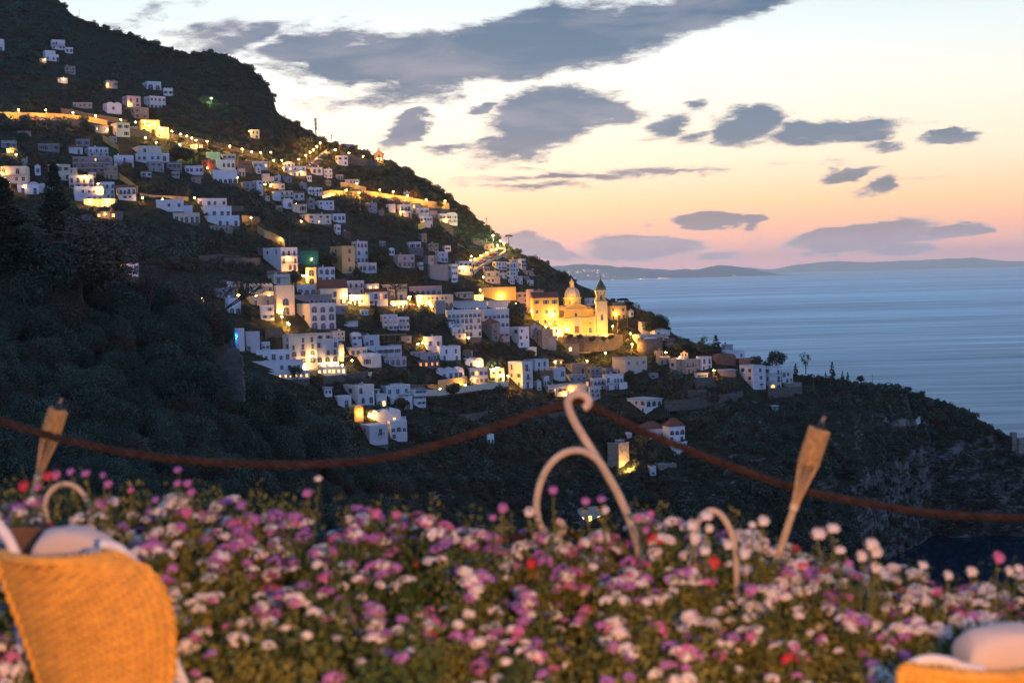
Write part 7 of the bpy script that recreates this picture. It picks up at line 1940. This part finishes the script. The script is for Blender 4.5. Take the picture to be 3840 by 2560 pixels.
def rope(pts, label, r=.0098, pitch=.13):
    path = smooth(pts, 60)
    d = [0.0]
    for a, b in zip(path, path[1:]): d.append(d[-1] + (b - a).length)
    n = int(d[-1] / .006)
    xs = np.linspace(0, d[-1], n)
    arr = np.array([tuple(p) for p in path]); C3 = np.stack([np.interp(xs, d, arr[:, k]) for k in range(3)], 1)
    mb = MB(); 
    for s in range(3):
        pp = []
        for i in range(n):
            t = Vector(C3[min(i + 1, n - 1)] - C3[max(i - 1, 0)]).normalized(); u = t.cross(Vector((0, 1, 0))).normalized(); w = t.cross(u)
            a = 2 * math.pi * (xs[i] / pitch + s / 3); pp.append(Vector(C3[i]) + (u * math.cos(a) + w * math.sin(a)) * r * 1.05)
        mb.tube(pp, r * .80, 6)
    # loose fibres
    rs = random.Random(3)
    for i in range(0, n, 3):
        c = Vector(C3[i]); dv = Vector((rs.uniform(-1, 1), rs.uniform(-1, 1), rs.uniform(-1, 1))).normalized()
        mb.tube([c + dv * r * 1.6, c + dv * r * 2.8 + Vector((rs.uniform(-1, 1), 0, 0)) * .006], .0006, 3)
    o = mb.obj('rope', mat('tarred_rope', (.075, .042, .030), .9, .7, 25, .5, 120), None, True); o['category'] = 'rope'; o['label'] = label
    return o
YR = 5.9
up = [(-900, 700), (-500, 812), (-160, 912), (0, 965), (150, 1009), (320, 1043), (500, 1061), (700, 1066), (900, 1047), (1100, 992), (1220, 950), (1290, 929), (1325, 922), (1345, 927), (1400, 952), (1500, 1000), (1700, 1078), (1850, 1127), (2000, 1157), (2150, 1179), (2352, 1190), (2500, 1192), (2800, 1170), (3200, 1090)]
rope([P3('O', x, y, YR + .02) for x, y in up], 'thick brown rope strung through the top curl of the white post')
lo = [(700, 1330), (850, 1292), (1000, 1262), (1150, 1240), (1240, 1222), (1275, 1212), (1300, 1216), (1380, 1258), (1500, 1322), (1650, 1395), (1850, 1460), (2050, 1500)]
rope([P3('O', x, y, YR + .02) for x, y in lo], 'second brown rope hanging lower through the curl of the loop')
M_IRON = mat('cream_painted_iron', (.58, .45, .30), .4, .3, 14, .25, 60)
def bar(parent, name, reg, pts, Yd, r, dz=0.0, n=10):
    path = smooth([P3(reg, x, y, Yd) for x, y in pts], n)
    base = path[0]
    mb = MB(); vs = []
    # flat bar: wide in the picture plane, thinner in depth
    up_ = None; N = 10
    for i, p in enumerate(path):
        t = (path[min(i + 1, len(path) - 1)] - path[max(i - 1, 0)]).normalized(); w = Vector((0, 1, 0)); u = t.cross(w).normalized()
        for k in range(N):
            a = 2 * math.pi * k / N; vs.append(p + u * math.cos(a) * r + w * math.sin(a) * r * .75)
    fs = [(j * N + k, j * N + (k + 1) % N, (j + 1) * N + (k + 1) % N, (j + 1) * N + k) for j in range(len(path) - 1) for k in range(N)]
    fs += [tuple(range(N - 1, -1, -1)), tuple(range((len(path) - 1) * N, len(path) * N))]
    mb.add(vs, fs)
    o = mb.obj(name, M_IRON, parent, True)
    if parent is not None: o.matrix_parent_inverse = parent.matrix_world.inverted() if False else Matrix.Translation(-parent.location)
    return o
post = empty('iron_post', (P3('R12', 1470, 860, YR).x, YR, FLOOR)); post['category'] = 'post'; post['label'] = 'curled cream painted iron post with loop, holding the ropes'
bar(post, 'post', 'R12', [(1200, 176), (1222, 160), (1222, 128), (1190, 106), (1150, 108), (1124, 136), (1126, 176), (1150, 236), (1190, 304), (1240, 385), (1300, 480), (1362, 585), (1412, 690), (1450, 790), (1474, 880), (1500, 990), (1530, 1200), (1540, 1640)], YR, .0172)
bar(post, 'loop', 'R12', [(1318, 508), (1285, 452), (1235, 410), (1175, 390), (1110, 400), (1050, 440), (1003, 505), (972, 590), (962, 675), (975, 755), (1000, 795), (1036, 822), (1076, 820), (1098, 790), (1088, 756), (1062, 748)], YR - .036, .0148)
hoop = bar(None, 'iron_hoop', 'R11', [(270, 680), (252, 620), (252, 560), (285, 500), (345, 465), (410, 476), (460, 520), (490, 580), (500, 640), (500, 900)], 5.6, .011)
hoop['category'] = 'hoop'; hoop['label'] = 'small white iron hoop in the flowers beside the left torch'
hoop = bar(None, 'iron_hoop', 'R13', [(60, 1000), (85, 820), (100, 720), (130, 650), (180, 612), (235, 630), (285, 700), (315, 790), (325, 880), (330, 1100)], 5.45, .012)
hoop['category'] = 'hoop'; hoop['label'] = 'pale iron hoop in the white flowers left of the right torch'

# ------------------------------------------------------------------ bamboo torches
M_BAM = mat('bamboo', (.62, .40, .18), .6, .35, 30)
M_BAMD = mat('woven_bamboo', (.80, .50, .18), .7, .5, 60, .6, 90)
def torch(base_px, tilt, Yd, sc, label):
    o = empty('bamboo_torch', at(base_px[0], base_px[1], Yd)); o['category'] = 'torch'; o['label'] = label
    o.rotation_euler = (0, R(tilt), 0); o.scale = (sc, sc, sc)
    # origin at the tie; stick below, basket above
    m = MB(); m.tube([(0, 0, -.95), (0, 0, .03)], [.0125, .0135], 10); m.obj('stick', M_BAM, o, True)
    m = MB(); 
    for k in range(4): m.lathe([(.0150, -.012 + k * .006), (.0175, -.009 + k * .006), (.0150, -.006 + k * .006)], 14, (0, 0, 0))
    m.obj('binding', mat('cane_binding', (.70, .52, .32), .6), o, True)
    for k in range(7):
        a = 2 * math.pi * k / 7; c, s = math.cos(a), math.sin(a)
        m = MB(); m.tube([(.012 * c, .012 * s, -.01), (.016 * c, .016 * s, .045), (.023 * c, .023 * s, .09), (.031 * c, .031 * s, .14), (.0350 * c, .0350 * s, .166), (.0350 * c, .0350 * s, .302)], .0032, 6); m.obj('cane', M_BAM, o, True)
    # woven basket: strands passing in front of and behind the canes
    m = MB()
    for j in range(17):
        z = .166 + j * .0080; pp = []
        for i in range(73):
            a = 2 * math.pi * i / 72; r = .0350 + .0046 * math.cos(a * 4.5 + math.pi * j); pp.append((r * math.cos(a), r * math.sin(a), z + .001 * math.sin(3 * a + j)))
        m.tube(pp, .0036, 5)
    m.lathe([(.0325, .166), (.0332, .300)], 36, (0, 0, 0)); m.obj('basket', M_BAMD, o, True)
    m = MB(); m.lathe([(.001, .22), (.028, .225), (.030, .288), (.026, .300), (.012, .308), (.011, .324), (.006, .328), (.001, .329)], 16, (0, 0, 0)); m.obj('oil_cup', mat('black_tin', (.02, .02, .02), .4), o, True)
    m = MB(); m.tube([(0, 0, .328), (.003, 0, .350)], .006, 8); m.obj('wick', mat('charred_wick', (.25, .20, .14), .9), o)
bx, by = cv_('R13', 648, 592)
torch((bx, by), 19, 5.85, 1.13, 'bamboo torch standing among the flowers right of the post')
bx, by = cv_('R11', 212, 425)
torch((bx, by), 18.5, 6.3, 1.05, 'bamboo torch at the far left behind the rope')

# ------------------------------------------------------------------ wicker chairs
M_WICK = mat('honey_wicker', (.66, .33, .03), .45, .35, 25, spec=.5)
M_WDARK = mat('brown_wicker', (.16, .085, .05), .6, .3, 30)
M_CUSH = mat('white_cushion', (.50, .42, .37), .9, .1, 6)
M_FRM = mat('white_cane_frame', (.62, .60, .60), .4, .2, 20)
def cushion(parent, c, size, rot=(0, 0, 0), name='cushion'):
    n = 14; V = []; Fc = []
    sx, sy, sz = size
    bm = bmesh.new(); bmesh.ops.create_cube(bm, size=1.0); bmesh.ops.subdivide_edges(bm, edges=bm.edges[:], cuts=7, use_grid_fill=True)
    for v in bm.verts:
        p = v.co * 2
        def sq(t): return math.copysign(abs(t) ** 1.0, t)
        q = Vector((p.x * math.sqrt(max(0, 1 - .30 * p.z * p.z)) , p.y * math.sqrt(max(0, 1 - .35 * p.z * p.z - .1 * p.x * p.x)), p.z * math.sqrt(max(0, 1 - .42 * p.x * p.x - .30 * p.y * p.y))))
        q += Vector((0, 0, .02 * math.sin(5 * p.x + 3 * p.y)))
        v.co = Vector((q.x * sx / 2, q.y * sy / 2, q.z * sz / 2))
    me = bpy.data.meshes.new(name); bm.to_mesh(me); bm.free()
    me.polygons.foreach_set('use_smooth', np.ones(len(me.polygons), dtype=bool))
    o = link(name, me, parent, M_CUSH); o.location = Vector(c) - parent.location; o.rotation_euler = rot
    return o
def chair(reg, rows, Yd, depthbow, label, cush, frame_pts, side=None):
    """rows: (y, x left, x right) of the back seen from behind"""
    k0 = rows[len(rows) // 2]; mid = P3(reg, (k0[1] + k0[2]) / 2, k0[0], Yd)
    o = empty('wicker_chair', (mid.x, Yd + .3, FLOOR)); o['category'] = 'wicker chair'; o['label'] = label
    ys = [r[0] for r in rows]; xl = [r[1] for r in rows]; xr = [r[2] for r in rows]
    def S(u, v, off=0.0):
        y = ys[0] + (ys[-1] - ys[0]) * v; a = np.interp(y, ys, xl); b = np.interp(y, ys, xr)
        p = P3(reg, a + (b - a) * u, y, Yd); bow = (2 * u - 1) ** 2 * depthbow
        d = (p - Vector((0, 0, CAMZ))).normalized()
        return p + Vector((0, bow, 0)) - Vector((0, 1, 0)) * off - o.location
    NS_ = 23; nr = 150
    m = MB()
    for j in range(nr):
        v = (j + .5) / nr; pp = []
        for i in range(NS_ * 6 + 1):
            u = i / (NS_ * 6); pp.append(S(u, v + .004 * math.sin(u * 9 + j * .6), .0038 * math.cos(math.pi * u * NS_ + math.pi * (j // 2 % 2))))
        m.tube(pp, .0044, 5, 0, False)
    m.obj('back_panel', M_WICK, o, True)
    m = MB()
    for i in range(NS_ + 1): m.tube([S(i / NS_, v / 10.0) for v in range(11)], .0050, 5)
    m.obj('stakes', M_WDARK, o)
    m = MB()
    # plaited rim round the top and both sides
    edge = [S(0, 1 - t / 12) for t in range(12)] + [S(t / 14, 0) for t in range(15)] + [S(1, t / 12) for t in range(1, 13)]
    edge = smooth(edge, 5)
    for s in range(3):
        pp = []
        for i, p in enumerate(edge):
            a = i * .55 + s * 2.09; pp.append(p + Vector((math.cos(a) * .008, math.sin(a) * .008, math.sin(a) * .008)))
        m.tube(pp, .0085, 5)
    m.obj('rim', M_WICK, o, True)
    fr = smooth([P3(reg, x, y, Yd + .18) - o.location for x, y in frame_pts], 8)
    m = MB(); m.tube(fr, .017, 10); m.obj('frame', M_FRM, o, True)
    if side:
        pts, ydd = side; q = [P3(reg, x, y, ydd) - o.location for x, y in pts]
        m = MB()
        for j in range(22):
            t = j / 21; a = q[0].lerp(q[3], t); b = q[1].lerp(q[2], t); pp = [a.lerp(b, i / 24) + Vector((0, .004 * math.cos(i * 1.57 + 3.14 * j), 0)) for i in range(25)]
            m.tube(pp, .0052, 4, 0, False)
        m.obj('side_panel', M_WDARK, o, True)
    for c in cush:
        (x, y), yd, size, rot = c; cushion(o, P3(reg, x, y, yd), size, rot)
    # seat and legs below the frame of the picture
    m = MB(); m.box(-.22, .22, -.12, .30, .24, .30); m.obj('seat', M_WDARK, o)
    for sx in (-.22, .22):
        for sy in (-.08, .26):
            m = MB(); m.tube([(sx, sy, 0), (sx * .88, sy, .24)], .018, 8); m.obj('leg', M_WICK, o)
    return o
chair('R11', [(890, -60, 560), (915, -70, 660), (950, -70, 730), (1010, -52, 795), (1080, -28, 850), (1180, 12, 893), (1300, 56, 915), (1450, 108, 918), (1600, 160, 905), (1750, 205, 880), (1900, 245, 850)], 4.25, .10,
      'honey wicker chair with white cushion seen from behind, lower left',
      [((415, 842), 4.62, (.235, .16, .17), (0, .12, 0)), ((590, 905), 4.42, (.15, .12, .085), (0, .25, 0))],
      [(560, 800), (640, 815), (720, 880), (790, 965), (850, 1060), (900, 1180), (935, 1310), (960, 1430), (1010, 1550), (1070, 1680), (1120, 1800)],
      ([(20, 712), (340, 715), (330, 860), (20, 870)], 4.75))
chair('R13', [(1530, 1330, 2150), (1550, 1300, 2200), (1590, 1290, 2220), (1700, 1310, 2220), (1900, 1370, 2200), (2000, 1400, 2180)], 3.9, .10,
      'honey wicker chair with peach-lit cushion, lower right corner',
      [((1890, 1425), 4.2, (.34, .20, .20), (0, .04, 0))],
      [(1262, 1560), (1275, 1500), (1330, 1455), (1420, 1440), (1520, 1455), (1580, 1480), (1700, 1500)])
m = MB(); m.tube(smooth([P3('R11', x, y, 4.5) for x, y in ((-60, 640), (0, 705), (40, 760), (75, 830), (100, 900))], 8), .018, 10)
m.tube([P3('R11', 100, 900, 4.5), Vector((P3('R11', 100, 900, 4.5).x, 4.52, FLOOR))], .018, 10)
o = m.obj('cane_backrest_frame', M_FRM, None, True); o['category'] = 'chair frame'; o['label'] = 'whitish cane frame of another chair cut by the left edge'

# ------------------------------------------------------------------ flowering hedge
def petal_mesh(kind, col, seed, stem=False, n=42, R0=.020):
    rs = np.random.RandomState(seed); V = []; Fc = []; mi = []
    for i in range(n):
        d = rs.normal(size=3); d /= np.linalg.norm(d)
        if d[2] < -.35: d[2] = -d[2]
        c = Vector(d) * R0 * rs.uniform(.72, 1.0); c.z *= .72
        nrm = Vector(d); u = nrm.orthogonal().normalized(); w = nrm.cross(u); a0 = rs.uniform(0, 6.28)
        for k in range(5):
            a = a0 + k * 2 * math.pi / 5; dd = u * math.cos(a) + w * math.sin(a); ss = u * -math.sin(a) + w * math.cos(a); L = .0068
            o = len(V); V += [tuple(c), tuple(c + dd * L * .6 + ss * L * .38 + nrm * .0008), tuple(c + dd * L + nrm * -.0004), tuple(c + dd * L * .6 - ss * L * .38 + nrm * .0008)]
            Fc.append((o, o + 1, o + 2, o + 3)); mi.append(0)
        o = len(V); V += [tuple(c + nrm * .0016 + u * .0012), tuple(c + nrm * .0016 + w * .0012), tuple(c + nrm * .0016 - u * .0012), tuple(c + nrm * .0016 - w * .0012)]; Fc.append((o, o + 1, o + 2, o + 3)); mi.append(1)
    mb = MB(); mb.tube([(0, 0, -.002), (.004, .002, -.05), (0, .01, -.11 if not stem else -.30)], .0016, 5)
    o = len(V); V += mb.v; Fc += [tuple(i + o for i in f) for f in mb.f]; mi += [2] * len(mb.f)
    me = npmesh('flower', V, Fc, mi)
    for q in (col, mat('flower_eye', (.55, .42, .10), .8), mat('flower_stem', (.07, .10, .03), .8)): me.materials.append(q)
    return me
FM = {'white': mat('white_petals', (.74, .66, .60), .7, .12, 60), 'lilac': mat('lilac_petals', (.50, .17, .46), .7, .3, 60), 'pink': mat('pink_petals', (.62, .16, .36), .7, .3, 60),
      'red': mat('red_petals', (.62, .035, .07), .7, .2, 60), 'mauve': mat('mauve_petals', (.36, .15, .46), .7, .3, 60)}
FL = {}
for k, c in FM.items():
    FL[k] = [petal_mesh(k, c, 5), petal_mesh(k, c, 6, False, 26, .025), petal_mesh(k, c, 7, False, 34, .022)] + [petal_mesh(k, c, 9, True)]
L_BED = leaf_mat('flower_leaves', (.040, .080, .020), (.070, .095, .020), (.20, .18, .035))
def bed_foliage(seed):
    rs = np.random.RandomState(seed); cs = []; rr = []
    for _ in range(120):
        d = rs.normal(size=3); d[2] = abs(d[2]); d /= np.linalg.norm(d); q = rs.uniform(.35, 1) ** .5
        cs.append((d[0] * .24 * q, d[1] * .22 * q, max(.02, d[2] * .44 * q) + .06)); rr.append(.055)
    # lower skirt
    for _ in range(50):
        a = rs.uniform(0, 6.28); cs.append((.22 * math.cos(a) * rs.uniform(.5, 1), .2 * math.sin(a) * rs.uniform(.5, 1), rs.uniform(.0, .25))); rr.append(.06)
    q, f = leaves(rs, cs, rr, 26, .0125, 1.0, .6)
    # a few sprigs above
    cs2 = [(rs.uniform(-.2, .2), rs.uniform(-.15, .15), .50 + rs.uniform(0, .08)) for _ in range(8)]
    q2, f2 = leaves(rs, cs2, [.04] * 8, 14, .010, 1.6, .5)
    return to_mesh('foliage', np.concatenate([q, q2]), np.concatenate([f, f2 + len(q)]), L_BED)
BF = [bed_foliage(100 + i) for i in range(4)]
TOP = [(-200, 1880), (0, 1870), (300, 1850), (700, 1890), (1250, 1910), (1700, 1960), (1900, 2010), (2100, 2040), (2280, 2000), (2360, 1950), (2480, 1945), (2560, 1980), (2650, 1950), (2780, 1970), (2950, 2060), (3200, 2130), (3500, 2170), (3840, 2150), (4100, 2150)]
def topline(px): return float(np.interp(px, [a for a, b in TOP], [b for a, b in TOP]))
rnd = random.Random(21)
BEDS = []
def pick_colour(px, rnd):
    wt = float(np.interp(px, [0, 600, 1300, 2100, 2700, 3840], [.50, .55, .38, .48, .74, .68])); t = rnd.random()
    if t < wt: return 'white'
    t = rnd.random()
    return 'lilac' if t < .48 else 'pink' if t < .72 else 'mauve' if t < .985 else 'red'
nb = 0
for row, (Yd, drop, step) in enumerate(((6.2, 0, .27), (5.6, 15, .25), (5.2, 160, .28), (4.85, 330, .29), (4.5, 430, .30))):
    x = -.47 * Yd
    while x < .52 * Yd:
        xx = x + rnd.uniform(-.06, .06); x += step
        px = 1920 + F * xx / Yd
        zt = at(px, topline(px) + drop + rnd.uniform(-25, 40), Yd).z
        h = max(.12, zt - FLOOR); sz = h / .56
        b = empty('flowering_shrub', (xx, Yd + rnd.uniform(-.08, .08), FLOOR), rnd.uniform(0, 6.28))
        rz = b.rotation_euler.z
        b['category'] = 'shrub'; b['group'] = 'flowering shrubs of the hedge'
        b['label'] = 'flowering shrub of the long pink, lilac and white hedge edging the terrace'
        f = link('foliage', BF[nb % 4], b); f.scale = (1.05, 1.05, sz)
        BEDS.append((b, px, Yd, sz))
        nfl = (rnd.randint(30, 42) if row < 3 else rnd.randint(13, 24))
        for i in range(nfl):
            # world-facing: most heads sit on the near side and the top
            if i % 4 == 0 or rnd.random() < .35: ca, ce = rnd.gauss(-math.pi / 2, 1.0), rnd.uniform(.05, 1.0) ** .8 * math.pi / 2
            a = ca + rnd.gauss(0, .22); e = min(1.5, max(.05, ce + rnd.gauss(0, .16)))
            wx, wy, wz = .26 * math.cos(a) * math.cos(e), .24 * math.sin(a) * math.cos(e), (.50 * math.sin(e) + .06) * sz
            c, s = math.cos(-rz), math.sin(-rz)
            me = FL[pick_colour(px + wx * F / Yd, rnd)][rnd.randrange(3)]
            o = link('flower', me, b); o.location = (wx * c - wy * s, wx * s + wy * c, wz)
            k = rnd.uniform(.85, 1.62) * (1.12 if row < 2 else 1.0); o.scale = (k * rnd.uniform(.8, 1.15), k, k * rnd.uniform(.6, 1.0))
            tilt = (1 - math.sin(e)) * .9
            o.rotation_euler = (rnd.uniform(-.3, .3) + tilt * math.cos(rz), rnd.uniform(-.3, .3) - tilt * math.sin(rz) * 0, rnd.uniform(0, 6.28))
        nb += 1
# taller stems standing clear of the hedge
TALL = [('R11', 130, 475, 'red', 1.6), ('R11', 210, 480, 'pink', 1.4), ('R11', 265, 420, 'red', 1.5), ('R11', 310, 415, 'pink', 1.4), ('R11', 390, 395, 'lilac', 1.2), ('R11', 475, 405, 'lilac', 1.3), ('R11', 570, 415, 'mauve', .9), ('R11', 600, 465, 'lilac', 1.3),
        ('R11', 725, 497, 'pink', 1.0), ('R11', 985, 385, 'mauve', 1.1), ('R11', 985, 460, 'lilac', 1.3), ('R11', 1040, 460, 'lilac', 1.1), ('R11', 1060, 510, 'lilac', 1.3), ('R11', 1765, 435, 'white', 1.0), ('R11', 1705, 515, 'lilac', 1.7), ('R11', 860, 550, 'mauve', 1.1), ('R11', 1340, 580, 'mauve', 1.6),
        ('R12', 150, 710, 'pink', 1.7), ('R12', 250, 715, 'pink', 1.3), ('R12', 1045, 590, 'lilac', 1.4), ('R12', 1210, 645, 'lilac', 1.2), ('R12', 1290, 635, 'mauve', 1.2), ('R12', 1310, 690, 'white', 1.2), ('R12', 925, 700, 'white', 1.4), ('R12', 790, 680, 'lilac', 1.5), ('R12', 740, 730, 'lilac', 1.2),
        ('R12', 1480, 730, 'pink', 1.3), ('R12', 1540, 710, 'pink', 1.2), ('R12', 1515, 790, 'lilac', 1.3), ('R12', 935, 960, 'red', 1.5), ('R12', 955, 1015, 'red', 1.3), ('R12', 350, 955, 'red', 1.3),
        ('R13', 475, 668, 'white', 1.7), ('R13', 415, 690, 'white', 1.0), ('R13', 780, 740, 'white', 1.9), ('R13', 860, 710, 'white', 1.9), ('R13', 900, 830, 'white', 1.4), ('R13', 1075, 800, 'white', 1.9), ('R13', 1100, 840, 'white', 1.7), ('R13', 1020, 865, 'white', 1.7), ('R13', 950, 905, 'lilac', 1.2), ('R13', 1100, 925, 'white', 1.4),
        ('R13', 1780, 870, 'pink', 1.8), ('R13', 1360, 915, 'white', 1.6), ('R13', 1500, 970, 'white', 1.5), ('R13', 1630, 950, 'white', 1.4), ('R13', 1840, 945, 'white', 1.3), ('R13', 1890, 930, 'white', 1.2), ('R13', 200, 900, 'red', 1.8), ('R13', 160, 640, 'white', 1.7), ('R13', 80, 690, 'white', 1.5), ('R13', 175, 710, 'white', 1.3), ('R13', 95, 760, 'white', 1.8), ('R13', 280, 800, 'white', 1.4), ('R13', 370, 845, 'white', 1.7), ('R13', 150, 830, 'white', 1.8)]
for reg, x, y, col, k in TALL:
    px, py = cv_(reg, x, y)
    Yd = 5.6 if reg != 'R13' else 5.3
    p = at(px, py, Yd)
    b, bpx, bY, sz = min(BEDS, key=lambda t: (t[0].location.x - p.x) ** 2 + (t[0].location.y - p.y) ** 2)
    o = link('flower', FL[col][3], b)
    Mi = (Matrix.Translation(b.location) @ Matrix.Rotation(b.rotation_euler.z, 4, 'Z')).inverted()
    o.matrix_local = Mi @ Matrix.Translation(p) @ Matrix.Rotation(R(35) + rnd.uniform(-.4, .3), 4, 'X') @ Matrix.Scale(k * .82, 4) @ Matrix.Scale(rnd.uniform(.6, .95), 4, (0, 0, 1)) @ Matrix.Scale(rnd.uniform(.8, 1.1), 4, (1, 0, 0))
    # leafy stalk under it
    st = MB(); foot = Vector((b.location.x * .5 + p.x * .5, Yd, p.z - .42)); st.tube([p + Vector((0, .01, -.03)), p.lerp(foot, .5) + Vector((.012, 0, 0)), foot], .0022, 5)
    for j in range(9):
        t = .12 + j * .1; c = p.lerp(foot, t); d = Vector((rnd.uniform(-1, 1), rnd.uniform(-.6, .6), rnd.uniform(.1, .8))).normalized(); w = d.orthogonal().normalized() * .007; L = rnd.uniform(.022, .034)
        st.add([c, c + d * L * .5 + w, c + d * L, c + d * L * .5 - w], [(0, 1, 2, 3)])
    so = st.obj('stem', L_BED, b); so.matrix_local = Mi
build_terrain()
build_sea()
far_range('distant_headland', [(1900, 1000), (2075, 998), (2150, 990), (2230, 992), (2330, 1000), (2400, 1006), (2520, 1012), (2620, 1008), (2700, 993), (2760, 999), (2840, 1012), (2900, 1026), (3010, 1036)], 34000, 2000, (0.16, 0.17, 0.18), 3)
far_range('far_mountains', [(2700, 1024), (2760, 1000), (2900, 1010), (3000, 990), (3130, 978), (3280, 984), (3400, 976), (3560, 970), (3660, 966), (3760, 978), (3900, 980), (4100, 990)], 60000, 3600, (0.20, 0.19, 0.20), 9)
# sea air: even, very thin
mb = MB(); mb.box(-68000, 68000, -400, 68000, -21, 900)
hz = mb.obj('haze', None, None, kind='stuff')
hm = bpy.data.materials.new('sea_air'); hm.use_nodes = True
n = NT(hm.node_tree); n.n.clear()
pv = n.new('ShaderNodeVolumePrincipled'); pv.inputs['Density'].default_value = 2.5e-5; pv.inputs['Color'].default_value = (0.93, 0.95, 1.0, 1)
pv.inputs['Anisotropy'].default_value = 0.78
n.l.new(pv.outputs[0], n.new('ShaderNodeOutputMaterial').inputs['Volume'])
hz.data.materials.clear(); hz.data.materials.append(hm)
